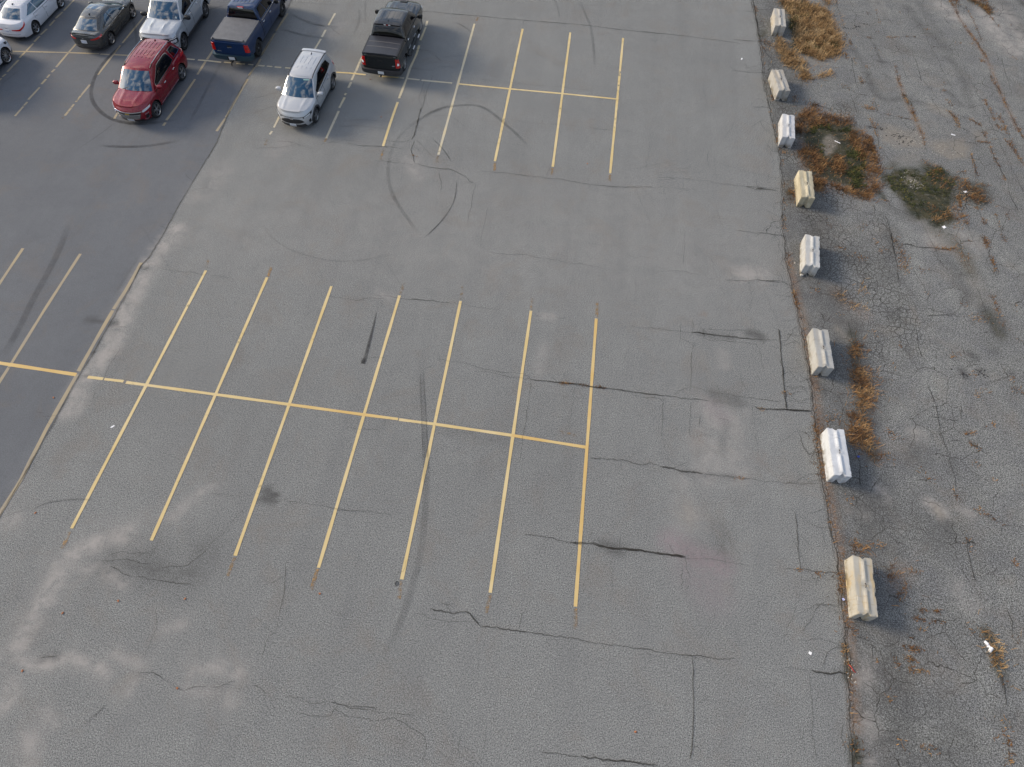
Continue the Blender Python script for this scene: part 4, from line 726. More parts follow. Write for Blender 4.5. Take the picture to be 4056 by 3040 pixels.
def weedbed(polys, label, name='weed_bed', m=None, dens=700, h=.22, thr=-.12, tone=(.05, .95), spread=1., extra=None, seed=1., wid=.016, cat='weeds'):
    xs = []; ys = []
    for reg, P in polys:
        p = V(P) if reg is V else Z(*reg, P); x, y = scatter(p, dens, thr+.1, 2.3, seed); xs.append(x); ys.append(y)
    x = np.concatenate(xs); y = np.concatenate(ys); x = x+rng.normal(0, .1, len(x)); y = y+rng.normal(0, .1, len(y)); q_ = rng.random(len(x)) < .2; x[q_] += rng.normal(0, .3, q_.sum()); y[q_] += rng.normal(0, .3, q_.sum())
    k = ~on_blocks(x, y); x = x[k]; y = y[k]; cx, cy = x.mean(), y.mean()
    root = empty(name, (cx, cy, .004)); tag(root, label, cat)
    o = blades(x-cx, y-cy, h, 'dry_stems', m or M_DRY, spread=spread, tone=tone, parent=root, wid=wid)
    if extra:
        xs = []; ys = []
        for reg, P in extra:
            p = V(P) if reg is V else Z(*reg, P); a, b = scatter(p, dens*.7, .0, 1.9, seed+7); xs.append(a); ys.append(b)
        x = np.concatenate(xs); y = np.concatenate(ys); k = ~on_blocks(x, y)
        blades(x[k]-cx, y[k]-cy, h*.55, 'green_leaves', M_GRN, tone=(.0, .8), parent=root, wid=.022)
    return root
weedbed([(RQ, [(640,-60),(640,40),(700,110),(770,230),(850,330),(810,470),(800,600),(850,690),(1000,730),(1150,795),(1250,765),(1400,730),(1430,600),(1400,400),(1310,330),(1270,180),(1150,90),(1000,60),(900,-60)]), (RQ, [(1200,-60),(1220,60),(1260,90),(1280,-60)])],
        'large bed of tan dry weeds at the far end, right of the farthest block', m=M_TANW, dens=950, h=.34, thr=-.22, tone=(.2, 1.), extra=[(RQ, [(740,40),(1000,60),(1000,200),(850,420),(850,500),(760,400)]), (RQ, [(950,560),(1380,560),(1380,640),(1200,690),(850,690)])], seed=3.)
weedbed([(RQ, [(590,510),(660,520),(780,640),(850,740),(960,820),(985,950),(1010,1050),(900,1030),(800,900),(680,870),(610,770),(580,620)]), (RQ, [(820,960),(1080,1030),(1290,930),(1310,980),(1150,1050),(950,1080)])],
        'narrow tan strip of dry weeds running down right of the two farthest blocks', m=M_TANW, dens=900, h=.27, thr=-.2, tone=(.25, .95), seed=5.)
weedbed([(RP, [(500,220),(560,150),(690,120),(720,40),(780,60),(800,170),(860,200),(1130,180),(1240,240),(1260,320),(1160,330),(1000,290),(880,350),(760,320),(680,400),(560,440),(500,380)]),
         (RP, [(560,620),(650,600),(780,600),(800,700),(820,800),(870,960),(860,1080),(780,1150),(740,900),(600,860),(560,760)]),
         (RP, [(1250,400),(1380,400),(1480,540),(1580,760),(1630,960),(1640,1080),(1560,1200),(1480,1300),(1380,1250),(1440,1100),(1400,850),(1330,700),(1210,520)]),
         (RP, [(760,1050),(1000,1100),(1200,1150),(1440,1260),(1440,1310),(1150,1200),(900,1190),(770,1200)]), (RP, [(1020,720),(1100,700),(1150,900),(1100,990),(1000,930),(940,790)]), (RP, [(840,760),(950,800),(960,860),(870,840)])],
        'round rusty red weed bed ringing a dark mossy hollow right of the white block', dens=1100, h=.24, thr=-.18, tone=(.0, .8), extra=[(RP, [(1150,600),(1400,650),(1440,1150),(1250,1150),(1100,950),(1180,800)]), (RP, [(700,320),(1230,330),(1230,420),(900,400),(700,440)]), (RP, [(820,560),(900,600),(860,760),(800,700)])], seed=9.)
weedbed([(RL, [(1040,560),(1200,590),(1400,640),(1440,800),(1330,900),(1230,860),(1100,780)]), (RL, [(700,940),(900,900),(1060,880),(1150,980),(1140,1120),(1040,1120),(950,1060),(760,1050)]), (RL, [(730,480),(830,400),(920,500),(1000,560),(960,700),(830,640)])],
        'dark green and brown weed bed on the right with sandy stones in it', dens=560, h=.2, thr=.02, tone=(.05, .85), extra=[(RL, [(310,520),(480,480),(720,520),(900,440),(1000,540),(1060,640),(980,780),(820,760),(700,700),(740,860),(600,900),(480,800),(340,680)])], seed=11.)
weedbed([(RM, [(780,1290),(860,1230),(970,1300),(965,1500),(900,1590),(800,1480),(770,1370)]), (RM, [(760,1080),(850,1060),(870,1120),(800,1200),(740,1160)])], 'orange weed clump between the plain grey and the bright white blocks', dens=800, h=.26, thr=-.2, tone=(.2, .95), seed=13.)
weedbed([(RN, [(550,70),(690,90),(780,230),(770,330),(860,480),(840,530),(770,500),(700,380),(600,350),(560,250)]), (RN, [(600,0),(760,0),(770,40),(680,60)])], 'orange weed clump right of the bright white painted block', dens=760, h=.27, thr=-.2, tone=(.2, .9), seed=15.)
weedbed([(RN, [(530,1180),(620,1200),(760,1260),(770,1320),(660,1310),(560,1310),(490,1280)])], 'thin orange weeds behind the far end of the nearest block', dens=420, h=.22, thr=-.1, tone=(.15, .8), seed=17.)
weedbed([(RN, [(870,1380),(1000,1440),(1110,1560),(1100,1680),(1050,1780),(990,1680),(930,1560),(880,1480)]), (RN, [(1110,1420),(1220,1450),(1180,1490),(1120,1480)])], 'sparse brown weeds right of the nearest concrete block', dens=300, h=.26, thr=-.05, tone=(.15, .75), seed=19.)
weedbed([(RO, [(1730,460),(1820,450),(1900,560),(1930,640),(1920,840),(1860,830),(1810,700),(1840,620),(1780,520)])], 'yellowish weed tuft with white litter at the lower right', dens=560, h=.24, thr=-.15, tone=(.3, .95), m=M_TANW, seed=21.)
weedbed([(RK, [(970,-60),(1020,0),(1060,70),(1090,60),(1040,-60)]), (RK, [(1190,-60),(1240,20),(1330,70),(1400,130),(1440,180),(1450,110),(1400,30),(1380,-60)])], 'rusty weeds in the upper right corner of the old asphalt', dens=700, h=.22, thr=-.2, tone=(.05, .8), seed=23.)
weedbed([(RM, [(620,630),(740,640),(740,700),(900,760),(900,850),(820,830),(700,740)]), (RM, [(820,560),(880,560),(900,690),(840,680)])], 'scattered small tan weeds below the pale chipped block', dens=380, h=.2, thr=.0, tone=(.2, .9), m=M_TANW, seed=25.)
weedbed([(RN, [(255,180),(330,230),(330,420),(370,560),(390,740),(350,700),(300,480)])], 'creeping weeds along the left foot of the bright white block', dens=700, h=.17, thr=-.1, tone=(.05, .75), seed=27.)
weedbed([(RN, [(440,1480),(520,1480),(545,1640),(560,1900),(590,2020),(520,1960),(480,1700)])], 'weeds growing along the left foot of the nearest cream block', dens=520, h=.16, thr=-.05, tone=(.05, .75), seed=29.)
weedbed([(RP, [(410,1100),(480,1040),(500,1200),(500,1350),(440,1300),(400,1200)])], 'rusty weeds at the left foot of the yellowish tan block', dens=620, h=.17, thr=-.1, tone=(.0, .6), seed=31.)
# everything nobody could count: weeds along joints and loose tufts
jx = []; jy = []
def jline(reg, pts, dens, w=.05):
    P = V(pts) if reg is V else Z(*reg, pts); Q, s = resample(P, .02); n = int(s[-1]*dens)
    i = rng.integers(0, len(Q), n); sd = rng.uniform(0, 50)
    k = np.array([mnoise.noise((float(s[a])*1.5, sd, 0.))+.5*mnoise.noise((float(s[a])*5, sd, 3.)) for a in i]) > -.15; i = i[k]
    crack(P, .012, .75, .05)
    jx.append(Q[i, 0]+rng.normal(0, w, len(i))); jy.append(Q[i, 1]+rng.normal(0, w, len(i)))
for pts, d, w in [([(985,0),(1050,80),(1090,180),(1160,300),(1280,450),(1370,580),(1440,720),(1450,850),(1520,960),(1600,1120),(1680,1290),(1750,1430),(1813,1520)], 75, .06), ([(1230,0),(1330,50),(1400,120),(1480,230),(1540,300)], 60, .06),
                  ([(0,380),(60,410),(190,430)], 60, .06), ([(310,415),(420,412),(500,400),(640,410)], 60, .05), ([(400,715),(430,850),(470,1000),(530,1130),(590,1250),(650,1370),(700,1500),(750,1658)], 60, .06), ([(60,1185),(130,1185),(220,1225)], 160, .09),
                  ([(290,1255),(420,1285),(570,1310)], 50, .04), ([(1370,1090),(1440,1220),(1500,1350),(1550,1420)], 80, .07), ([(1110,1275),(1200,1300),(1330,1370),(1380,1480),(1410,1560)], 90, .07), ([(1300,1550),(1450,1570)], 80, .05), ([(1470,1530),(1640,1510)], 40, .05),
                  ([(1530,1270),(1600,1400),(1660,1530),(1720,1658)], 90, .07), ([(980,1220),(1060,1290),(1100,1400)], 110, .08), ([(1170,80),(1270,260),(1360,480)], 25, .04), ([(90,1290),(150,1330),(190,1450),(240,1640)], 55, .05), ([(970,1100),(1010,1170)], 60, .1), ([(1320,640),(1350,680)], 120, .07), ([(180,60),(230,260)], 14, .04), ([(20,850),(50,920)], 60, .08), ([(560,1100),(600,1220),(640,1340)], 50, .05)]:
    jline(RK, pts, d, w)
for pts, d, w in [([(1085,770),(1120,900),(1160,1020),(1220,1160)], 170, .06), ([(1140,500),(1180,620),(1230,780)], 140, .07), ([(1370,1190),(1410,1300),(1440,1400)], 120, .07), ([(1450,1410),(1510,1600)], 50, .05), ([(1430,220),(1500,370),(1570,500),(1600,600)], 45, .05), ([(1290,890),(1340,980),(1390,1080)], 100, .06),
                  ([(1600,150),(1680,240),(1760,360),(1813,430)], 70, .05), ([(850,1340),(960,1350),(1070,1335)], 70, .06), ([(1060,1240),(1150,1400),(1210,1540)], 60, .12), ([(1500,960),(1560,1150),(1600,1270)], 35, .06), ([(0,780),(100,820)], 30, .08), ([(400,1230),(420,1300)], 60, .1), ([(430,1400),(500,1500),(500,1600)], 60, .13), ([(1230,300),(1300,560)], 40, .05), ([(150,150),(200,420)], 110, .08)]:
    jline(RL, pts, d, w)
for pts, d, w in [([(1850,180),(1900,330),(1960,480)], 60, .06), ([(1140,230),(1230,400),(1200,460)], 60, .14), ([(1540,290),(1620,285)], 60, .06), ([(1560,830),(1700,825)], 50, .05), ([(1740,850),(1900,860)], 60, .14), ([(1930,680),(1990,850),(2040,950)], 60, .08), ([(1580,1130),(1640,1140)], 60, .12), ([(1590,1140),(1610,1200)], 60, .05), ([(580,80),(640,100)], 40, .12), ([(830,120),(900,100)], 40, .1), ([(640,260),(700,270)], 60, .1), ([(820,320),(880,380)], 60, .14), ([(990,300),(1040,330)], 60, .08), ([(450,1420),(510,1440)], 80, .1), ([(2090,1340),(2140,1480)], 40, .1), ([(430,610),(520,620)], 60, .12), ([(300,640),(330,780)], 110, .05)]:
    jline(RM, pts, d, w)
for pts, d, w in [([(1190,280),(1260,292)], 150, .04), ([(1320,295),(1400,300)], 160, .04), ([(1150,355),(1240,370)], 110, .03), ([(1280,378),(1420,390)], 40, .03), ([(1170,445),(1270,458)], 80, .03), ([(1060,605),(1220,635)], 110, .04), ([(1080,705),(1165,715)], 130, .04), ([(1110,800),(1250,815)], 110, .04), ([(1060,515),(1170,535)], 25, .03),
                  ([(970,700),(1020,800)], 60, .07), ([(1590,400),(1660,440)], 60, .1), ([(1640,460),(1700,520)], 30, .1), ([(990,1390),(1050,1440)], 50, .1), ([(1200,1490),(1380,1500)], 50, .07), ([(1970,1400),(1990,1640)], 80, .06), ([(1940,1230),(1960,1320)], 60, .1), ([(1900,830),(1940,1000)], 50, .07), ([(550,380),(640,480)], 70, .1), ([(620,500),(800,560)], 35, .12), ([(490,500),(545,470)], 120, .06), ([(540,580),(560,760)], 90, .06), ([(570,740),(600,900)], 90, .08), ([(610,1400),(650,1600)], 130, .13), ([(1700,1100),(1760,1300)], 10, .2)]:
    jline(RO, pts, d, w)
for pts, d, w in [([(920,240),(1000,290)], 70, .1), ([(1590,270),(1700,250)], 60, .05), ([(1620,330),(1740,410)], 60, .05), ([(1670,500),(1720,550)], 40, .07), ([(880,450),(1010,490)], 30, .1), ([(1200,570),(1240,590)], 50, .1), ([(1250,650),(1310,670)], 50, .08), ([(1500,750),(1530,830)], 80, .06), ([(1700,930),(1860,1010)], 80, .08), ([(1910,1060),(1920,1180)], 50, .06), ([(1600,1150),(1640,1300)], 30, .07), ([(2000,1370),(2050,1420)], 70, .06), ([(380,170),(470,120)], 70, .14), ([(265,190),(300,260)], 90, .06), ([(400,1030),(430,1160)], 100, .06), ([(1830,650),(1880,670)], 30, .07), ([(1840,160),(1850,200)], 60, .05)]:
    jline(RN, pts, d, w)
for pts, d, w in [([(290,60),(330,220)], 60, .06), ([(380,540),(500,580),(480,650)], 110, .18), ([(370,250),(450,270)], 40, .16), ([(1360,0),(1450,300)], 35, .04), ([(1500,440),(1560,600)], 60, .06), ([(1490,700),(1500,780)], 80, .07), ([(1600,760),(1640,900)], 25, .05), ([(1680,1030),(1710,1110)], 70, .07), ([(1450,1130),(1550,1180)], 60, .1), ([(530,1240),(540,1330)], 90, .06), ([(820,1250),(820,1350)], 50, .1)]:
    jline(RQ, pts, d, w)
for pts, d, w in [([(1460,460),(1520,640),(1570,850)], 130, .07), ([(330,680),(400,720)], 100, .12), ([(280,380),(260,560)], 90, .05), ([(1480,480),(1500,700)], 60, .04), ([(1640,1300),(1740,1330)], 40, .05)]:
    jline(RP, pts, d, w)
yy = np.arange(-1, 40, .5); jx.append(xC(rng.uniform(-1, 40, 900))+rng.normal(.05, .09, 900)); jy.append(np.zeros(900)); q = rng.uniform(-1, 38, 900)
kk = np.array([mnoise.noise((float(v)*.9, 4., 0.)) for v in q]) > .0; jx[-1] = (xC(q)+rng.normal(.08, .07, 900))[kk]; jy[-1] = q[kk]
cl = rng.uniform([10, -1], [32, 44], (170, 2)); cl = cl[cl[:, 0] > xC(cl[:, 1])+.6]
for c in cl:
    n = int(rng.integers(3, 16)); jx.append(c[0]+rng.normal(0, .1, n)); jy.append(c[1]+rng.normal(0, .1, n))
for reg, p in [(RC, (50,772)), (RC, (330,803)), (RC, (80,775)), (RC, (1500,962)), (RC, (1340,1460)), (RI, (1720,955)), (RI, (1870,972)), (RI, (1990,988)), (RD, (655,600)), (RN, (310,1480)), (RN, (140,1450)), (RC, (1680,840))]:
    c = Z(*reg, [p])[0]; jx.append(c[0]+rng.normal(0, .09, 14)); jy.append(c[1]+rng.normal(0, .03, 14))
x = np.concatenate(jx); y = np.concatenate(jy); k = ~on_blocks(x, y)
o = blades(x[k], y[k], .11, 'weeds', M_DRY, tone=(.15, .9), wid=.018); o.location.z = .004; tag(o, kind='stuff')
crk.obj('pavement_cracks', [M_CRK])
# loose stones
def stones(name, X, Y, S, m, z=.004):
    mb = MB()
    for a, b, s in zip(X, Y, S):
        r_ = random.random()*6; pts = []
        for k in range(5): an = r_+k*1.257; pts.append((a+math.cos(an)*s*random.uniform(.6, 1.1), b+math.sin(an)*s*random.uniform(.6, 1.1), z))
        t_ = (a+random.uniform(-.3, .3)*s, b+random.uniform(-.3, .3)*s, z+s*random.uniform(.5, .9)); mb.add(pts+[t_], [(i, (i+1) % 5, 5) for i in range(5)])
    o = mb.obj(name, [m]); tag(o, kind='stuff'); return o
M_STN = mat('pale_stone', (.46, .44, .40), .85, noise=.3, nscale=3)
gx = []; gy = []; gs = []
def gravel(reg, pts, r, n, s=.018):
    P = Z(*reg, pts); i = rng.integers(0, len(P), n); gx.extend(P[i, 0]+rng.normal(0, r, n)); gy.extend(P[i, 1]+rng.normal(0, r, n)); gs.extend(s*rng.uniform(.5, 1.5, n))
gravel(RL, [(540,600),(590,610),(640,640),(600,650)], .16, 90, .02); gravel(RL, [(520,510)], .1, 12, .02); gravel(RL, [(450,60),(600,100),(560,160),(650,210),(500,200)], .5, 200, .017); gravel(RK, [(800,780),(700,880),(830,1000),(850,1050),(800,1120)], .3, 90, .014)
gravel(RK, [(900,1250),(1050,1300),(880,1400)], .8, 130, .013); gravel(RP, [(1000,350),(1100,600),(900,900),(700,430),(850,1100),(1080,1150)], .6, 60, .016); gravel(RL, [(1150,740),(1300,800)], .35, 40, .018); gravel(RL, [(850,250),(1000,280)], .4, 80, .015)
gravel(RM, [(350,480),(330,420),(400,520)], .12, 16, .025); gravel(RO, [(580,740),(600,800),(600,880)], .12, 30, .02)
n = 1500; xx = rng.uniform(9, 32, n); yy = rng.uniform(-1, 44, n); k = xx > xC(yy)+.1; gx.extend(xx[k]); gy.extend(yy[k]); gs.extend(rng.uniform(.006, .014, k.sum()))
stones('gravel', gx, gy, gs, M_STN)
dx_ = []; dy_ = []; ds_ = []
for reg, pts, r, n in [(RQ, [(1500,380),(1580,380),(1610,350),(1660,345),(1740,325)], .14, 40), (RK, [(500,1500),(450,1490),(530,1560)], .25, 40), (RM, [(1700,1310),(1840,1300)], .2, 30), (RP, [(1500,350),(1640,370)], .15, 18)]:
    P = Z(*reg, pts); i = rng.integers(0, len(P), n); dx_.extend(P[i, 0]+rng.normal(0, r, n)); dy_.extend(P[i, 1]+rng.normal(0, r*.5, n)); ds_.extend(rng.uniform(.02, .05, n))
stones('asphalt_crumbs', dx_, dy_, ds_, mat('tar_crumb', (.02, .02, .022), .8))

# ------------------------------------------------------------------ litter
M_PAP = mat('white_litter', (.78, .78, .80), .6); M_BLUE = mat('blue_litter', (.03, .07, .35), .4); M_REDL = mat('red_litter', (.45, .04, .03), .5)
M_LEAF = leaf_mat('fallen_leaf', [(.30, .10, .03), (.36, .15, .05)]); M_LEAF = mat('leaf_orange', (.36, .14, .06), .8)
def scrap(reg, p, name, m, label, cat, sx=.1, sy=.07, h=.03, seed=0, group=None):
    c = Z(*reg, [p])[0]; rr = random.Random(seed+3); n = 5; v = []; 
    for j in range(n):
        for i in range(n): v.append(((i/(n-1)-.5)*sx*rr.uniform(.8, 1.15), (j/(n-1)-.5)*sy*rr.uniform(.8, 1.15), rr.uniform(.1, 1.)*h))
    f = [(j*n+i, j*n+i+1, (j+1)*n+i+1, (j+1)*n+i) for j in range(n-1) for i in range(n-1)]
    k = len(v); v += [(a*.9, b*.9, .001) for a, b, _ in v[:k]]; f += [tuple(k+q for q in r_[::-1]) for r_ in f]
    o = mesh(name, v, f, [m]); o.location = (c[0], c[1], .006); o.rotation_euler.z = rr.uniform(0, 3); tag(o, label, cat, group); return o
scrap(RO, (1785,580), 'paper_scrap', M_PAP, 'crumpled white paper scrap beside the yellowish weed tuft', 'litter', .2, .1, .05, 1)
c = Z(*RO, [(1810,632)])[0]; cup = MB().tube([(-.07, 0, .05), (-.02, 0, .05), (.07, 0, .045)], [.042, .048, .055], 14); o = cup.obj('paper_cup', [M_PAP], None, True, 50); o.location = (*c, .01); o.rotation_euler.z = .9; tag(o, 'white paper cup lying on its side in the yellowish weed tuft', 'litter')
scrap(RO, (238,657), 'paper_scrap', M_PAP, 'small round white scrap on the grey asphalt left of the joint', 'litter', .09, .09, .02, 2)
scrap((0,0,1), (2937.7,235), 'paper_scrap', M_PAP, 'tiny white scrap on the asphalt left of the two farthest blocks', 'litter', .16, .08, .03, 3)
scrap((0,0,1), (446,1691), 'paper_scrap', M_PAP, 'small white rectangle of paper on the asphalt left of the near stalls', 'litter', .13, .06, .006, 4)
scrap(RL, (1035,98), 'paper_scrap', M_PAP, 'white wrapper on the old asphalt above the sandy patch', 'litter', .2, .09, .03, 5); scrap(RL, (1170,725), 'paper_scrap', M_PAP, 'white wrapper caught in the dark green weed bed', 'litter', .12, .14, .04, 6)
scrap(RL, (935,1110), 'paper_scrap', M_PAP, 'white scrap below the dark green weed bed', 'litter', .13, .16, .03, 7); scrap(RO, (528,188), 'plastic_scrap', mat('pale_blue_litter', (.45, .5, .8), .3), 'shiny pale blue scrap left of the nearest block', 'litter', .08, .08, .03, 8)
scrap((3200,1650,5.527), (1098,888), 'plastic_scrap', M_BLUE, 'dark blue plastic scrap right of the bright white block', 'litter', .07, .1, .03, 9)
scrap(RP, (1050,545), 'stick', M_PAP, 'pale stick lying in the mossy hollow', 'litter', .3, .05, .02, 10)
c = Z(*RO, [(605,798)])[0]; o = MB().tube([(-.14, 0, .015), (-.05, .01, .03), (.05, 0, .02), (.13, .02, .012)], .013, 8).obj('stick', [M_REDL], None, True); o.location = (*c, .004); o.rotation_euler.z = -.95; tag(o, 'thin red stick at the edge of the joint below the nearest block', 'litter')
c = (3100+490/6.632, 900+1285/6.632); P_, F_ = superbox(.07, .05, .05, .6); o = mesh('concrete_chip', [(a, b, k+.045) for a, b, k in P_], F_, [concrete('chip_concrete', (.7,.7,.68), (.6,.6,.55), 9)], None, True, None, 40); o.location = (*gp(*c), .004); tag(o, 'small white concrete chip at the lower left corner of the pale block', 'rubble')
c = Z(*RA_, [(395,600)])[0]; ring = MB().tube([(math.cos(a)*.045, math.sin(a)*.06, .008) for a in np.linspace(0, 6.28, 17)], .008, 6, cap=False); o = ring.obj('rubber_ring', [mat('black_rubber', (.02,.02,.02), .7)], None, True); o.location = (*c, .004); tag(o, 'small black ring lying left of the fifth near stall line', 'litter')
lf = None
for i, (reg, p) in enumerate([(RB, (205,193)), (RB, (682,700)), (RB, (362,770)), (RB, (130,1103)), (RB, (1022,1203)), (RB, (1067,688)), (RB, (1843,658)), (RJ, (428,1360)), (RA_, (1770,1455)), (RE, (1092,1347)), (RF, (1290,872)), (RF, (1410,1285))]):
    c = Z(*reg, [p])[0]
    if lf is None:
        a = [(math.cos(t)*(.045+.012*math.cos(5*t)), math.sin(t)*(.035+.01*math.cos(5*t)), .012+.01*math.sin(2*t)) for t in np.linspace(0, 2*math.pi, 15)[:-1]]
        v = a+[(x_, y_, z_-.006) for x_, y_, z_ in a]+[(0, 0, .03), (0, 0, .004)]; f = [(i_, (i_+1) % 14, 28) for i_ in range(14)]+[((i_+1) % 14+14, i_+14, 29) for i_ in range(14)]+[(i_, i_+14, (i_+1) % 14+14, (i_+1) % 14) for i_ in range(14)]
        lf = mesh('fallen_leaf', v, f, [M_LEAF]); o = lf
    else: o = lf.copy(); COL.objects.link(o)
    o.location = (*c, .006); o.rotation_euler.z = random.uniform(0, 6); o.scale = (.85, .85, .8); tag(o, 'small curled orange brown leaf fallen on the grey parking asphalt', 'leaf', 'fallen leaves on the asphalt')
# ------------------------------------------------------------------ vehicles
def paint(name, col, metal=.0, rough=.32):
    return mat(name, col, rough, metal, coat=.7, noise=.06, nscale=300)
M_GLS = mat('car_glass', (.012, .050, .095), .03, 0, spec=.9); M_GLS.node_tree.nodes['Principled BSDF'].inputs['Coat Weight'].default_value = 1.  # blue base colour stands in for reflected sky
M_PRV = mat('dark_car_glass', (.004, .004, .005), .05, 0, spec=.5)
M_BLK = mat('black_trim', (.012, .012, .013), .45); M_PLA = mat('grey_plastic', (.035, .035, .038), .6, noise=.2, nscale=80)
M_CHR = mat('chrome', (.75, .76, .78), .12, 1.); M_SIL = mat('alloy', (.55, .56, .58), .28, 1.); M_TYR = mat('tyre_rubber', (.018, .018, .019), .8, noise=.3, nscale=40)
M_RED = mat('red_lens', (.42, .008, .006), .15, coat=1.); M_LMP = mat('lamp_lens', (.62, .66, .70), .1, .2, coat=1.); M_PLT = mat('plate_white', (.62, .64, .66), .4); M_PTX = mat('plate_text', (.05, .07, .2), .5); M_GAP = mat('panel_gap', (.008, .008, .008), .8)
M_TON = mat('bed_cover_vinyl', (.115, .118, .128), .62, noise=.15, nscale=4); M_TOB = mat('bed_cover_black', (.026, .027, .034), .4, noise=.15, nscale=6); M_WHT = mat('white_lens', (.8, .8, .8), .2); M_GLD = mat('gold', (.6, .42, .12), .3, .8)

def seg_interp(pts, x): return np.interp(x, [p[0] for p in pts], [p[1] for p in pts])
def cubic_interp(pts, x):
    """smooth monotone-ish interpolation through points"""
    X = [p[0] for p in pts]; Y = [p[1] for p in pts]; n = len(X)
    if n < 3: return float(np.interp(x, X, Y))
    if x <= X[0]: return Y[0]
    if x >= X[-1]: return Y[-1]
    i = max(0, min(n-2, int(np.searchsorted(X, x))-1)); h = X[i+1]-X[i]; t = (x-X[i])/h
    def sl(k):
        if k == 0: return (Y[1]-Y[0])/(X[1]-X[0])
        if k == n-1: return (Y[-1]-Y[-2])/(X[-1]-X[-2])
        a = (Y[k]-Y[k-1])/(X[k]-X[k-1]); b = (Y[k+1]-Y[k])/(X[k+1]-X[k])
        return 0. if a*b <= 0 else 2*a*b/(a+b)
    m0, m1 = sl(i)*h, sl(i+1)*h
    return Y[i]*(2*t**3-3*t*t+1)+m0*(t**3-2*t*t+t)+Y[i+1]*(-2*t**3+3*t*t)+m1*(t**3-t*t)

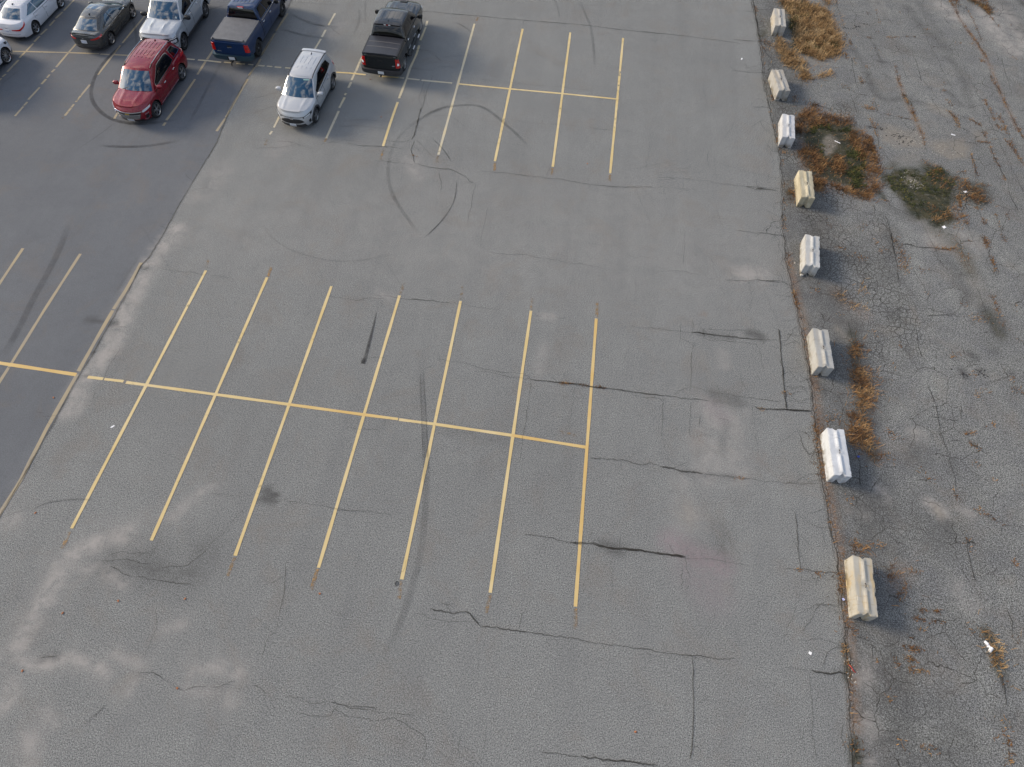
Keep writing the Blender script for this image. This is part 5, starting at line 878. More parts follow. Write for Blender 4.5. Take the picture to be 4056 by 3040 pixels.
class Car:
    def __init__(s, name, loc, heading, label, cat, sp):
        s.sp = sp; s.W = sp['W']/2; s.wb = sp['wb']; s.xf = s.wb/2+sp['fo']; s.xr = s.xf-sp['L']; s.R = sp['R']
        s.root = empty(name, (loc[0], loc[1], .004), heading, sp.get('scale', 1)); tag(s.root, label, cat, 'vehicles parked in the far stalls')
        s.plan(); s.body(); s.house(); s.wheels()
    # plan outline, half from nose centre to tail centre
    def plan(s):
        sp = s.sp; nf, nr = sp.get('nf', 2.7), sp.get('nr', 3.2); rf, rr = sp.get('rf', .85), sp.get('rr', .55)
        P = []
        def corner(x0, sg, r_, n_):
            a = np.linspace(0, math.pi/2, 500); q = np.c_[x0+sg*r_*np.cos(a)**(2/n_), s.W*np.sin(a)**(2/n_)]
            d = np.r_[0, np.cumsum(np.linalg.norm(np.diff(q, axis=0), axis=1))]; u = np.linspace(0, d[-1], 34); return [(float(np.interp(w_, d, q[:, 0])), float(np.interp(w_, d, q[:, 1]))) for w_ in u]
        P += corner(s.xf-rf, 1, rf, nf)[:-1]
        xs = list(np.arange(s.xf-rf, s.xr+rr, -.07)); Ra = s.R+sp.get('arch', .07)
        for ax in (s.wb/2, -s.wb/2):
            xs += [ax+Ra*math.cos(a) for a in np.linspace(0, math.pi, 15)]+[ax+Ra+.002, ax-Ra-.002]
        xs = sorted([x for x in xs if s.xr+rr < x < s.xf-rf], reverse=True); Q = [xs[0]]
        for x in xs[1:]:
            if Q[-1]-x > .0015: Q.append(x)
        tp = sp.get('tuck', .0)
        P += [(x, s.W) for x in Q]
        P += corner(s.xr+rr, -1, rr, nr)[::-1][1:]
        P = np.array(P)
        if tp:   # slight taper of the flanks towards both ends
            P[:, 1] *= 1-tp*np.clip(np.abs((P[:, 0]-(s.xf+s.xr)/2)/(sp['L']/2))-.35, 0, 1)**2*2
        T = np.gradient(P, axis=0); T /= np.linalg.norm(T, axis=1, keepdims=True)+1e-9; Nn = np.c_[-T[:, 1], T[:, 0]]
        cc = np.array([(s.xf+s.xr)/2, 0]); Nn[((P-cc)*Nn).sum(1) < 0] *= -1; Nn[0] = (1, 0); Nn[-1] = (-1, 0)
        s.P = P; s.Nn = Nn
        s.al = np.r_[0, np.cumsum(np.linalg.norm(np.diff(P, axis=0), axis=1))]; s.ar = s.al[-1]-s.al
    def inset(s, z, n):
        sp = s.sp; return abs(n[1])**2*seg_interp(sp['side'], z)+max(n[0], 0)**1.5*seg_interp(sp['nose'], z)+max(-n[0], 0)**1.5*seg_interp(sp['tail'], z)
    def zsh(s, x): return cubic_interp(s.sp['sh'], x)
    def zc(s, x): return cubic_interp(s.sp['ctr'], x)
    def ytop(s, x):
        i = np.interp(-x, -s.P[:, 0], np.arange(len(s.P))); y = np.interp(i, np.arange(len(s.P)), s.P[:, 1]); return y-seg_interp(s.sp['side'], s.zsh(x))
    def deckz(s, x, y):
        w = max(.3, s.W-.06); t = min(1, abs(y)/w); z = s.zsh(x)+(s.zc(x)-s.zsh(x))*(1-t**2.4)
        for (x0, x1, y0, h) in s.sp.get('crease', []):
            e = min(1, max(0, (x-x0+.1)/.3))*min(1, max(0, (x1+.1-x)/.5)); z += h*e*math.exp(-((abs(y)-y0-.10*(x1-x)/(x1-x0))/.06)**2)
        return z
    def body(s):
        sp = s.sp; v = []; nv = 12; n = len(s.P); Ra = s.R+sp.get('arch', .07); vs_ = np.linspace(0, 1, nv)
        for i in range(n):
            x, y = s.P[i]; nn = s.Nn[i]; zl = seg_interp(sp['sill'], x)
            if abs(nn[1]) > .5:
                for ax in (s.wb/2, -s.wb/2):
                    d = abs(x-ax)
                    if d < Ra: zl = max(zl, s.R+math.sqrt(max(0, Ra*Ra-d*d)))
            zt = s.deckz(x, y)
            for t in vs_:
                z = zl+(zt-zl)*t; k = s.inset(z, nn)
                if t == 1: k += .022
                elif t > .9: k += .008
                v.append((x-nn[0]*k, max(0, y-nn[1]*k) if i not in (0, n-1) else 0, z))
        f = []
        for i in range(n-1):
            for j in range(nv-1): f.append((i*nv+j, (i+1)*nv+j, (i+1)*nv+j+1, i*nv+j+1))
        # deck across
        m = 15; et = np.linspace(1, 0, m); base = len(v); top = []
        for i in range(n):
            tx, ty, _ = v[i*nv+nv-1]; col = [i*nv+nv-1]
            for e in et[1:]:
                y = ty*e; v.append((tx, y, s.deckz(tx, y)+.006)); col.append(len(v)-1)
            top.append(col)
        for i in range(n-1):
            for j in range(m-1): f.append((top[i][j], top[i+1][j], top[i+1][j+1], top[i][j+1]))
        # wheel-well / under lip
        low = []
        for i in range(n):
            a = v[i*nv]; nn = s.Nn[i]; v.append((a[0]-nn[0]*.25, max(0, a[1]-nn[1]*.30), a[2]+.01)); low.append(len(v)-1)
        mi = [0]*len(f)
        for i in range(n-1): f.append((i*nv, low[i], low[i+1], (i+1)*nv)); mi.append(1)
        v = np.array(v); k = len(v); V2 = v.copy(); V2[:, 1] *= -1
        F = f+[tuple(k+q for q in r_[::-1]) for r_ in f]; MI = mi+mi
        under = MB().box(((s.xf+s.xr)/2, 0, s.R*.95), (sp['L']-.7, s.W*1.05, .30))
        b = k*2; allv = [tuple(p) for p in v]+[tuple(p) for p in V2]+under.v; F += [tuple(b+q for q in r_) for r_ in under.f]; MI += [1]*len(under.f)
        o = mesh('body', allv, F, [sp['paint'], M_GAP], s.root, True, MI)
        bm = bmesh.new(); bm.from_mesh(o.data); bmesh.ops.remove_doubles(bm, verts=bm.verts, dist=.0008); bmesh.ops.recalc_face_normals(bm, faces=bm.faces); bm.to_mesh(o.data); bm.free()
        o.data.set_sharp_from_angle(angle=R(38)); s.bo = o
    # points on the body skin
    def pt(s, mode, a, z, off=0., side=1):
        if mode == 'side':
            i = np.interp(-a, -s.P[:, 0], np.arange(len(s.P)))
        elif mode == 'nose': i = np.interp(abs(a), s.al, np.arange(len(s.P)))
        elif mode == 'tail': i = np.interp(-abs(a), -s.ar, np.arange(len(s.P)))
        k = np.arange(len(s.P)); x = np.interp(i, k, s.P[:, 0]); y = np.interp(i, k, s.P[:, 1]); nx = np.interp(i, k, s.Nn[:, 0]); ny = np.interp(i, k, s.Nn[:, 1]); l_ = math.hypot(nx, ny); nx /= l_; ny /= l_
        q = s.inset(z, (nx, ny))-off; sg = (side if mode == 'side' else (1 if a >= 0 else -1)); return (x-nx*q, sg*(y-ny*q), z)
    def grid(s, fn, nu, nv, depth, mb, mi=0):
        """slab following fn(u, v, off): outer face at depth[0], skirt down to depth[1]"""
        b = []
        for off in depth:
            b.append([fn(i/nu, j/nv, off) for j in range(nv+1) for i in range(nu+1)])
        w = nu+1; k = w*(nv+1); f = [(j*w+i, j*w+i+1, (j+1)*w+i+1, (j+1)*w+i) for j in range(nv) for i in range(nu)]
        ring = [i for i in range(w)]+[j*w+nu for j in range(1, nv+1)]+[nv*w+i for i in range(nu-1, -1, -1)]+[j*w for j in range(nv-1, 0, -1)]
        f += [(ring[q], ring[(q+1) % len(ring)], ring[(q+1) % len(ring)]+k, ring[q]+k) for q in range(len(ring))]
        mb.add(b[0]+b[1], f, mi)
    def strip(s, lo, hi):
        lo = np.array(lo, float); hi = np.array(hi, float)
        def at(L, u):
            d = np.linspace(0, 1, len(L)); return np.array([np.interp(u, d, L[:, 0]), np.interp(u, d, L[:, 1])])
        return lambda u, v: at(lo, u)*(1-v)+at(hi, u)*v
    def patch(s, mode, lo, hi, off=.008, base=-.01, nu=10, nv=5, mb=None, side=1, mi=0):
        mb = mb if mb is not None else MB(); g = s.strip(lo, hi)
        s.grid(lambda u, v, o: s.pt(mode, *g(u, v), o, side), nu, nv, (off, base), mb, mi); return mb
    def fin(s, mb, name, mats, parent=None, label=None, angle=35):
        o = mb.obj(name, mats if isinstance(mats, list) else [mats], parent or s.root, True, None)
        bm = bmesh.new(); bm.from_mesh(o.data); bmesh.ops.recalc_face_normals(bm, faces=bm.faces); bm.to_mesh(o.data); bm.free(); o.data.set_sharp_from_angle(angle=R(angle))
        if label: o['label'] = label
        return o
    # ---- cabin
    def gb(s, sd):      # bottom corner line at s in 0..1 (front to back)
        sp = s.sp; x = sp['g0']+(sp['g1']-sp['g0'])*sd; return x
    def gpt(s, part, a, v, off=0., side=1):
        """part side: a=0..1 front->rear; front/rear: a=-1..1 lateral"""
        sp = s.sp; g0, g1, r0, r1 = sp['g0'], sp['g1'], sp['r0'], sp['r1']
        def yb(x): return s.ytop(x)-sp.get('gin', .03)
        def yr(t): return sp['rw']*(1-sp.get('rtap', .05)*(abs(t-.4)/.6)**2)
        if part == 'side':
            xb = g0+(g1-g0)*a; xt = r0+(r1-r0)*a; B = np.array((xb, yb(xb), s.deckz(xb, yb(xb))-.02)); T = np.array((xt, yr(a), s.roofz(xt, yr(a)))); n = np.array((0, 1, .25)); bow = .035
        elif part == 'front':
            bx = g0+sp.get('gf', .16)*(1-a*a); tx = r0+sp.get('tf', .06)*(1-a*a); y0 = yb(g0)*a; y1 = yr(0)*a; B = np.array((bx, y0, s.deckz(bx, y0)-.02)); T = np.array((tx, y1, s.roofz(tx, y1))); n = np.array((.5, 0, .85)); bow = .03
        else:
            bx = g1-sp.get('gr', .10)*(1-a*a); tx = r1-sp.get('tr', .06)*(1-a*a); y0 = yb(g1)*a; y1 = yr(1)*a; B = np.array((bx, y0, s.deckz(bx, y0)-.02)); T = np.array((tx, y1, s.roofz(tx, y1))); n = np.array((-.8, 0, .5)); bow = .03
        p = B+(T-B)*v
        e = 1 if part == 'side' else max(0, 1-abs(a)**6)
        if part == 'side': e = 1
        n = n/np.linalg.norm(n); p = p+n*(bow*math.sin(math.pi*min(1, v))*(1 if part == 'side' else (1-a*a)**.5 if abs(a) < 1 else 0)*(.6 if part == 'side' else 1))
        if part == 'side':  # fade bow at pillars so that it meets the screens
            p = B+(T-B)*v+n*(bow*.6*math.sin(math.pi*v)*min(1, a*6, (1-a)*6))
        p = p+n*off
        return (float(p[0]), float(p[1])*(side if part == 'side' else 1), float(p[2]))
    def roofz(s, x, y): return cubic_interp(s.sp['roof'], x)+s.sp.get('crown', .05)*(1-(min(1, abs(y)/s.sp['rw']))**2.2)
    def house(s):
        sp = s.sp; ring = []; nv = 7; K = 9
        for k in range(K): ring.append(('front', k/(K-1)))
        for k in range(1, 15): ring.append(('side', k/15))
        for k in range(K): ring.append(('rear', 1-k/(K-1)))
        v = []; n = len(ring)
        for part, a in ring:
            for j in range(nv): v.append(s.gpt(part, a, j/(nv-1)))
        # fillet row
        fr = []
        for i in range(n):
            x, y, z = v[i*nv+nv-1]; cx = (sp['r0']+sp['r1'])/2; dx = .05*np.sign(x-cx)*(1 if ring[i][0] != 'side' else 0); yy = max(0, y-.06) if ring[i][0] == 'side' or abs(ring[i][1]) > .9 else y*.93
            xx = x-dx; v.append((xx, yy, s.roofz(xx, yy)+.022)); fr.append(len(v)-1)
        f = [(i*nv+j, i*nv+j+1, (i+1)*nv+j+1, (i+1)*nv+j) for i in range(n-1) for j in range(nv-1)]
        f += [(i*nv+nv-1, fr[i], fr[i+1], (i+1)*nv+nv-1) for i in range(n-1)]
        m = 9; cols = []
        for i in range(n):
            x, y, _ = v[fr[i]]; c = [fr[i]]
            for e in np.linspace(1, 0, m)[1:]: v.append((x, y*e, s.roofz(x, y*e)+.022+.006)); c.append(len(v)-1)
            cols.append(c)
        f += [(cols[i][j], cols[i][j+1], cols[i+1][j+1], cols[i+1][j]) for i in range(n-1) for j in range(m-1)]
        v = np.array(v); k = len(v); v2 = v.copy(); v2[:, 1] *= -1
        mb = MB(); mb.add(list(v)+list(v2), f+[tuple(k+q for q in r_[::-1]) for r_ in f])
        o = mb.obj('roof', [sp['paint']], s.root, True); bm = bmesh.new(); bm.from_mesh(o.data); bmesh.ops.remove_doubles(bm, verts=bm.verts, dist=.0008); bmesh.ops.recalc_face_normals(bm, faces=bm.faces); bm.to_mesh(o.data); bm.free(); o.data.set_sharp_from_angle(angle=R(35))
        s.fin(s.gpatch('front', [(-.93, .05), (.93, .05)], [(-.90, .955), (.90, .955)]), 'windshield', M_GLS)
        rg = sp.get('rear_glass', [(-.88, .12), (.88, .12)]), sp.get('rear_glass_hi', [(-.84, .9), (.84, .9)])
        s.fin(s.gpatch('rear', *rg), 'rear_window', sp.get('rglass', M_PRV))
        for sd in (1, -1):
            if sp.get('trim'):
                for lo, hi in sp['win']:
                    lo2 = [(lo[0][0]-.012, lo[0][1]-.05)]+[(a, b-.05) for a, b in lo[1:-1]]+[(lo[-1][0]+.012, lo[-1][1]-.05)]; hi2 = [(hi[0][0]-.012, hi[0][1]+.04)]+[(a, b+.04) for a, b in hi[1:-1]]+[(hi[-1][0]+.012, hi[-1][1]+.04)]
                    s.fin(s.gpatch('side', lo2, hi2, sd, .006, -.01), 'window_trim', sp['trim'])
            for k, (lo, hi) in enumerate(sp['win']): s.fin(s.gpatch('side', lo, hi, sd, .011, -.005), 'side_window', sp.get('sglass', M_PRV))
    def gpatch(s, part, lo, hi, side=1, off=.008, base=-.02, nu=12, nv=6, mb=None, mi=0):
        mb = mb if mb is not None else MB(); g = s.strip(lo, hi); s.grid(lambda u, v, o: s.gpt(part, *g(u, v), o, side), nu, nv, (off, base), mb, mi); return mb
    def roofbar(s, x0, x1, y, w, h, n=10, mb=None, mi=0):
        mb = mb if mb is not None else MB(); s.grid(lambda u, v, o: (x0+(x1-x0)*u, y+w*(v-.5), s.roofz(x0+(x1-x0)*u, y+w*(v-.5))+.024+o*(1 if .01 < u < .99 else .2)), n, 2, (h, -.02), mb, mi); return mb
    def deckpatch(s, x0, x1, y0, y1, h=.01, nx=8, ny=8, mb=None, z=None, mi=0):
        mb = mb if mb is not None else MB(); s.grid(lambda u, v, o: (x0+(x1-x0)*u, y0+(y1-y0)*v, (z if z is not None else s.deckz(x0+(x1-x0)*u, y0+(y1-y0)*v)+.012)+o), nx, ny, (h, -.03), mb, mi); return mb
    # ---- wheels
    def wheels(s):
        sp = s.sp; Rr, w = s.R, sp.get('tw', .24); rr = Rr*sp.get('rim', .66)
        for ax in (s.wb/2, -s.wb/2):
            for sd in (1, -1):
                yo = s.W-seg_interp(sp['side'], Rr)-.02; mb = MB(); n = 32
                prof = [(rr*.96, -.02), (rr, 0), (rr*1.06, .012), (Rr*.90, .012), (Rr*.97, -.01), (Rr, -.045), (Rr, -w+.045), (Rr*.97, -w), (rr, -w)]
                v = [(ax+r_*math.cos(t), sd*(yo+d), Rr+r_*math.sin(t)) for r_, d in prof for t in np.linspace(0, 2*math.pi, n, endpoint=False)]
                f = [(i*n+k, i*n+(k+1) % n, (i+1)*n+(k+1) % n, (i+1)*n+k) for i in range(len(prof)-1) for k in range(n)]
                mb.add(v, f); wh = s.fin(mb, 'wheel', M_TYR)
                mb = MB(); v = [(ax+r_*math.cos(t), sd*(yo+d), Rr+r_*math.sin(t)) for r_, d in [(rr*.99, .008), (rr*.90, -.004), (rr*.86, -.09)] for t in np.linspace(0, 2*math.pi, n, endpoint=False)]
                mb.add(v, [(i*n+k, i*n+(k+1) % n, (i+1)*n+(k+1) % n, (i+1)*n+k) for i in range(2) for k in range(n)]+[], 0)
                mb.add([(ax+rr*.88*math.cos(t), sd*(yo-.085), Rr+rr*.88*math.sin(t)) for t in np.linspace(0, 2*math.pi, n, endpoint=False)], [tuple(range(n))], 1)
                ns = sp.get('spokes', 5)
                for k in range(ns):
                    t = 2*math.pi*k/ns+.3
                    for dt in ((-.14, .14) if sp.get('twin') else (0,)):
                        ta = t+dt; c, q = math.cos(ta), math.sin(ta); cw = sp.get('sw', .05); P = []
                        for rad, hw, dp in [(rr*.12, cw*.75, .0), (rr*.9, cw*.5, -.006)]:
                            for a_, d_ in [(-hw, dp-.03), (hw, dp-.03), (hw, dp), (-hw, dp)]: P.append((ax+c*rad-q*a_, sd*(yo+d_-.01), Rr+q*rad+c*a_))
                        mb.add(P, [(0, 1, 2, 3), (4, 7, 6, 5), (0, 4, 5, 1), (1, 5, 6, 2), (2, 6, 7, 3), (3, 7, 4, 0)], 0)
                hub = [(ax+rr*.17*math.cos(t), sd*(yo+d), Rr+rr*.17*math.sin(t)) for d in (-.05, .004) for t in np.linspace(0, 2*math.pi, 14, endpoint=False)]
                mb.add(hub, [(k, (k+1) % 14, 14+(k+1) % 14, 14+k) for k in range(14)]+[tuple(range(14, 28))], 2)
                s.fin(mb, 'rim', [sp.get('rimmat', M_SIL), M_BLK, sp.get('hubmat', M_SIL)], wh)
    # ---- common details
    def door(s, x0, x1, zlo=None, handles=M_CHR, side=(1, -1), hx=.16, raise_=0.):
        sp = s.sp
        for sd in side:
            zl = (zlo or seg_interp(sp['sill'], (x0+x1)/2)+.06)
            zt0, zt1 = s.zsh(x0)-.035, s.zsh(x1)-.035; Ra = s.R+sp.get('arch', .07)+.05
            def low(x):
                z = zl
                for ax in (s.wb/2, -s.wb/2):
                    if abs(x-ax) < Ra: z = max(z, s.R+math.sqrt(Ra*Ra-(x-ax)**2))
                return z
            lo = [(x, low(x)) for x in np.linspace(x0, x1, 9)]; hi = [(x, s.zsh(x)-.035) for x in np.linspace(x0, x1, 9)]
            g_lo = [(x+(.014 if i < 4 else -.014 if i > 4 else 0)*(1 if x0 > x1 else -1)*0, z-.012) for i, (x, z) in enumerate(lo)]; e = .014 if x0 > x1 else -.014
            g_lo[0] = (x0+e, g_lo[0][1]); g_lo[-1] = (x1-e, g_lo[-1][1]); g_hi = [(x, z+.01) for x, z in hi]; g_hi[0] = (x0+e, g_hi[0][1]); g_hi[-1] = (x1-e, g_hi[-1][1])
            s.fin(s.patch('side', g_lo, g_hi, .002, -.01, 8, 6, side=sd), 'door_gap', M_GAP)
            d = s.fin(s.patch('side', lo, hi, .006, -.004, 8, 8, side=sd), 'door', sp['paint'])
            hxx = x1+hx*(1 if x0 > x1 else -1); hz = s.zsh(hxx)-.13; p = s.pt('side', hxx, hz, .03, sd)
            P_, F_ = superbox(.10, .018, .022, .5); mb = MB().add([(a+p[0], b+p[1], c+p[2]) for a, b, c in P_], F_); s.fin(mb, 'handle', handles, d)
    def mirror(s, x, z, m, dy=.17, size=(.09, .13, .09)):
        for sd in (1, -1):
            p = s.pt('side', x, min(z, s.zsh(x)-.02), .0, sd); P_, F_ = superbox(*size, .62, 14, 8)
            mb = MB().add([(a+p[0]-.02, b+p[1]+sd*dy, c+z+.05) for a, b, c in P_], F_); mb.add(*superbox_at((p[0], p[1]+sd*dy*.35, z), (.05, dy*.5, .025), .6)); s.fin(mb, 'side_mirror', m)
    def plate(s, mode, z, a=0., w=.155, h=.08, tilt=.012):
        mb = s.patch(mode, [(a-w, z-h), (a+w, z-h)], [(a-w, z+h), (a+w, z+h)], .03, .0, 4, 2); o = s.fin(mb, 'number_plate', M_PLT)
        t = s.patch(mode, [(a-w*.72, z-h*.35), (a+w*.72, z-h*.35)], [(a-w*.72, z+h*.4), (a+w*.72, z+h*.4)], .0, .0, 1, 1)
        # blurred characters: a row of small dark strokes
        mb = MB()
        for k in range(6):
            c = a-w*.66+k*w*.26; s.patch(mode, [(c, z-h*.35), (c+w*.13, z-h*.35)], [(c, z+h*.35), (c+w*.13, z+h*.35)], .0335, .03, 1, 1, mb=mb)
        s.fin(mb, 'characters', mat('plate_ink', (.25, .28, .42), .6) if 'plate_ink' not in bpy.data.materials else bpy.data.materials['plate_ink'], o)
    def finn(s, x, m):
        z = s.roofz(x, 0)+.02; v = [(x+.09, 0, z), (x-.10, .022, z), (x-.10, -.022, z), (x-.085, 0, z+.075)]; mb = MB().add(v, [(0, 1, 3), (1, 2, 3), (2, 0, 3), (0, 2, 1)]); s.fin(mb, 'antenna', m)
    def archtrim(s, w, m, off=.014):
        for ax in (s.wb/2, -s.wb/2):
            for sd in (1, -1):
                mb = MB(); Ra = s.R+s.sp.get('arch', .07)-.01
                s.grid(lambda u, v, o: s.pt('side', ax+(Ra+w*v)*math.cos(math.pi*u), max(s.R-.08 if 0 else .0, s.R+(Ra+w*v)*math.sin(math.pi*u)-(.0)), o, sd), 22, 2, (off, -.03), mb); s.fin(mb, 'wheel_arch_trim', m)
    def sideband(s, x0, x1, z0, z1, m, name='sill_trim', off=.012, z0b=None, z1b=None):
        for sd in (1, -1): s.fin(s.patch('side', [(x0, z0), (x1, z0b or z0)], [(x0, z1), (x1, z1b or z1)], off, -.02, 14, 3, side=sd), name, m)
    def pair(s, mode, name, lo, hi, m, off=.012, nu=10, nv=4, label=None):
        for sg in (1, -1): s.fin(s.patch(mode, [(sg*a, z) for a, z in lo], [(sg*a, z) for a, z in hi], off, -.02, nu, nv), name, m, label=label)
    def mid(s, mode, name, lo, hi, m, off=.012, nu=16, nv=4, parent=None):
        return s.fin(s.patch(mode, lo, hi, off, -.02, nu, nv), name, m, parent)
def superbox_at(c, d, e):
    P, F = superbox(*d, e, 12, 8); return [(a+c[0], b+c[1], k+c[2]) for a, b, k in P], F
def sym(L): return L+[(-a, z) for a, z in L[::-1]]
def place(px, tyre_side, heading, spec, axle):
    """put the named axle's tyre contact (outer edge) at the measured ground point"""
    c = gp(*px); sc = spec.get('scale', 1); f = np.array([math.cos(heading), math.sin(heading)]); l_ = np.array([-f[1], f[0]])
    ax = spec['wb']/2*(1 if axle == 'front' else -1); yo = (spec['W']/2-seg_interp(spec['side'], spec['R'])-.16)*tyre_side
    return c-(f*ax+l_*yo)*sc+np.array([0, .04])

# ===== red three-row SUV, nose towards the camera
P_RED = paint('red_paint', (.21, .003, .012), .25, .26)
sp = dict(L=5.19, W=2.0, wb=3.07, fo=.95, R=.385, paint=P_RED, rf=1.0, nf=2.5, rr=.6, nr=3.0, tuck=.05, spokes=5, twin=True, sw=.035, rim=.72,
    sill=[(-3, .36), (-1.9, .30), (1.9, .28), (2.3, .24), (3, .24)],
    sh=[(-2.72, 1.02), (-2.4, 1.13), (-1.5, 1.12), (0, 1.08), (1.2, 1.03), (1.9, .98), (2.3, .91), (2.52, .85)], ctr=[(-2.72, 1.04), (-1.5, 1.15), (0, 1.14), (1.2, 1.12), (1.9, 1.08), (2.3, 1.0), (2.52, .92)],
    side=[(.25, .07), (.45, .03), (.7, .0), (.95, .03), (1.05, .07), (1.2, .10)], nose=[(.22, .12), (.4, .03), (.6, .0), (.8, .04), (1.0, .16), (1.2, .3)], tail=[(.3, .12), (.5, .0), (.8, .03), (1.1, .12), (1.2, .16)],
    crease=[(1.1, 2.3, .32, .02), (1.0, 2.2, .72, .012)], g0=1.12, g1=-2.38, r0=.38, r1=-2.02, rw=.72, gin=.02, gf=.24, tf=.10, gr=.08, tr=.08, crown=.05, rtap=.07,
    roof=[(-2.15, 1.66), (-1.6, 1.725), (-.6, 1.75), (.1, 1.715), (.5, 1.655)], trim=M_CHR,
    win=[([(.10, .12), (.34, .12), (.60, .13), (.685, .20)], [(.055, .30), (.22, .86), (.55, .88), (.63, .82)]), ([(.745, .22), (.86, .2), (.955, .24)], [(.73, .82), (.84, .83), (.90, .78)])])
h = R(-90); c = Car('parked_suv', place((624, 462.4), 1, h, sp, 'front'), h, 'red sport utility vehicle with ribbed roof, chrome rails and chrome grille', 'suv', sp)
c.door(1.02, -.02); c.door(-.05, -1.08); c.mirror(.86, 1.10, P_RED, .16); c.finn(-1.80, P_RED)
for y in (-.38, -.19, 0, .19, .38):
    mb = MB()
    for a, b in [(-1.75, -1.12), (-1.02, -.50), (-.42, -.30)]: c.roofbar(a, b, y, .035, .015, 8, mb)
    c.fin(mb, 'roof_rib', P_RED)
for sd in (1, -1):
    rail = MB(); zf = lambda x: c.roofz(x, .66)+.075
    rail.tube([(x, sd*.655, zf(x)) for x in np.linspace(-1.75, .05, 10)], .02, 8); r_ = c.fin(rail, 'roof_rail', M_CHR)
    mb = MB(); mb.tube([(-1.75, sd*.655, zf(-1.75)), (-2.0, sd*.65, c.roofz(-2., .65)+.02)], .022, 8); c.fin(mb, 'rail_foot', M_BLK, r_); mb = MB(); mb.tube([(.05, sd*.655, zf(.05)), (.30, sd*.65, c.roofz(.3, .65)+.02)], .022, 8); c.fin(mb, 'rail_foot', M_BLK, r_)
g = c.mid('nose', 'grille', sym([(-.62, .60), (-.50, .43), (-.2, .40)]), sym([(-.66, .73), (-.45, .735), (-.2, .72)]), M_BLK, .012)
for z0, z1 in [(.42, .445), (.485, .51), (.55, .575), (.615, .64)]: c.mid('nose', 'grille_bar', sym([(-.50-(z0-.42)*.5, z0), (-.2, z0-.01)]), sym([(-.51-(z0-.42)*.5, z1), (-.2, z1-.01)]), M_CHR, .03, parent=g)
c.mid('nose', 'grille_trim', sym([(-.70, .735), (-.4, .735), (-.2, .72)]), sym([(-.72, .775), (-.4, .775), (-.2, .76)]), M_CHR, .035, parent=g); c.mid('nose', 'emblem', [(-.10, .655), (.10, .655)], [(-.10, .70), (.10, .70)], M_GLD, .045, 4, 2, g)
c.pair('nose', 'headlight', [(.74, .70), (.95, .74), (1.22, .80)], [(.74, .775), (.95, .83), (1.26, .875)], M_LMP, .012); c.pair('nose', 'fog_lamp', [(.80, .34), (.98, .40)], [(.80, .50), (.98, .56)], M_BLK, .012); c.pair('nose', 'fog_lamp_trim', [(.70, .30), (.9, .31), (1.03, .40)], [(.74, .335), (.9, .345), (1.0, .44)], M_CHR, .02); c.pair('nose', 'fog_trim_upper', [(.80, .56), (1.0, .60)], [(.80, .585), (1.02, .63)], M_CHR, .018, 4, 2)
c.mid('nose', 'lower_grille', sym([(-.70, .235), (-.3, .225)]), sym([(-.62, .36), (-.3, .34)]), M_BLK, .012); c.plate('nose', .335)
c.sideband(.95, -1.0, .33, .365, M_CHR); c.pair('tail', 'tail_light', [(.55, .95), (.8, .96), (1.12, .99)], [(.55, 1.05), (.8, 1.07), (1.16, 1.10)], M_RED, .014)
for sd in (1, -1): c.fin(c.patch('side', [(-1.95, .98), (-2.45, .98)], [(-2.1, 1.08), (-2.5, 1.07)], .016, -.02, 6, 3, side=sd), 'tail_light', M_RED)
mb = MB(); mb.tube([(1.28, .1, c.deckz(1.28, .1)+.05), (1.02, .68, c.deckz(1., .6)+.14)], .012, 6); mb.tube([(1.28, -.55, c.deckz(1.25, .5)+.05), (1.10, -.02, c.deckz(1.1, .0)+.16)], .012, 6); c.fin(mb, 'wiper', M_BLK)

# ===== silver compact SUV with black cladding
P_SIL = paint('silver_paint', (.45, .46, .475), .3, .30)
sp = dict(L=4.60, W=1.86, wb=2.69, fo=.93, R=.362, paint=P_SIL, rf=.85, nf=2.6, rr=.55, nr=3.0, tuck=.05, spokes=5, twin=True, sw=.03, rim=.66,
    sill=[(-3, .40), (-1.7, .31), (1.7, .29), (2.1, .25), (3, .25)],
    sh=[(-2.33, 1.05), (-2.0, 1.16), (-1.2, 1.12), (0, 1.06), (1.0, 1.02), (1.6, .99), (2.0, .93), (2.27, .86)], ctr=[(-2.33, 1.07), (-1.2, 1.15), (0, 1.12), (1.0, 1.11), (1.6, 1.09), (2.0, 1.03), (2.27, .94)],
    side=[(.25, .08), (.45, .035), (.7, .0), (.95, .03), (1.05, .07), (1.2, .11)], nose=[(.22, .10), (.35, .03), (.55, .0), (.75, .06), (1.0, .17), (1.2, .3)], tail=[(.3, .1), (.5, .0), (.8, .03), (1.1, .12), (1.2, .15)],
    crease=[(.95, 2.1, .42, .022), (.9, 2.0, .70, .012)], g0=.98, g1=-2.02, r0=.22, r1=-1.78, rw=.66, gin=.02, gf=.24, tf=.10, gr=.08, tr=.10, crown=.04, rtap=.07,
    roof=[(-1.9, 1.60), (-1.4, 1.64), (-.5, 1.66), (0, 1.63), (.35, 1.575)],
    win=[([(.10, .10), (.40, .10), (.70, .14), (.86, .22)], [(.05, .30), (.24, .88), (.6, .90), (.80, .80)])])
h = R(-91.5); c = Car('parked_suv', place((1248, 483.8), 1, h, sp, 'front'), h, 'silver compact sport utility vehicle with black wheel arches standing alone in its stall', 'suv', sp)
c.door(.92, -.05, handles=P_SIL); c.door(-.08, -1.0, handles=P_SIL); c.mirror(.74, 1.09, P_SIL, .18, (.10, .14, .09)); c.finn(-1.45, M_PLA); c.archtrim(.085, M_PLA); c.sideband(.92, -.92, .30, .42, M_PLA)
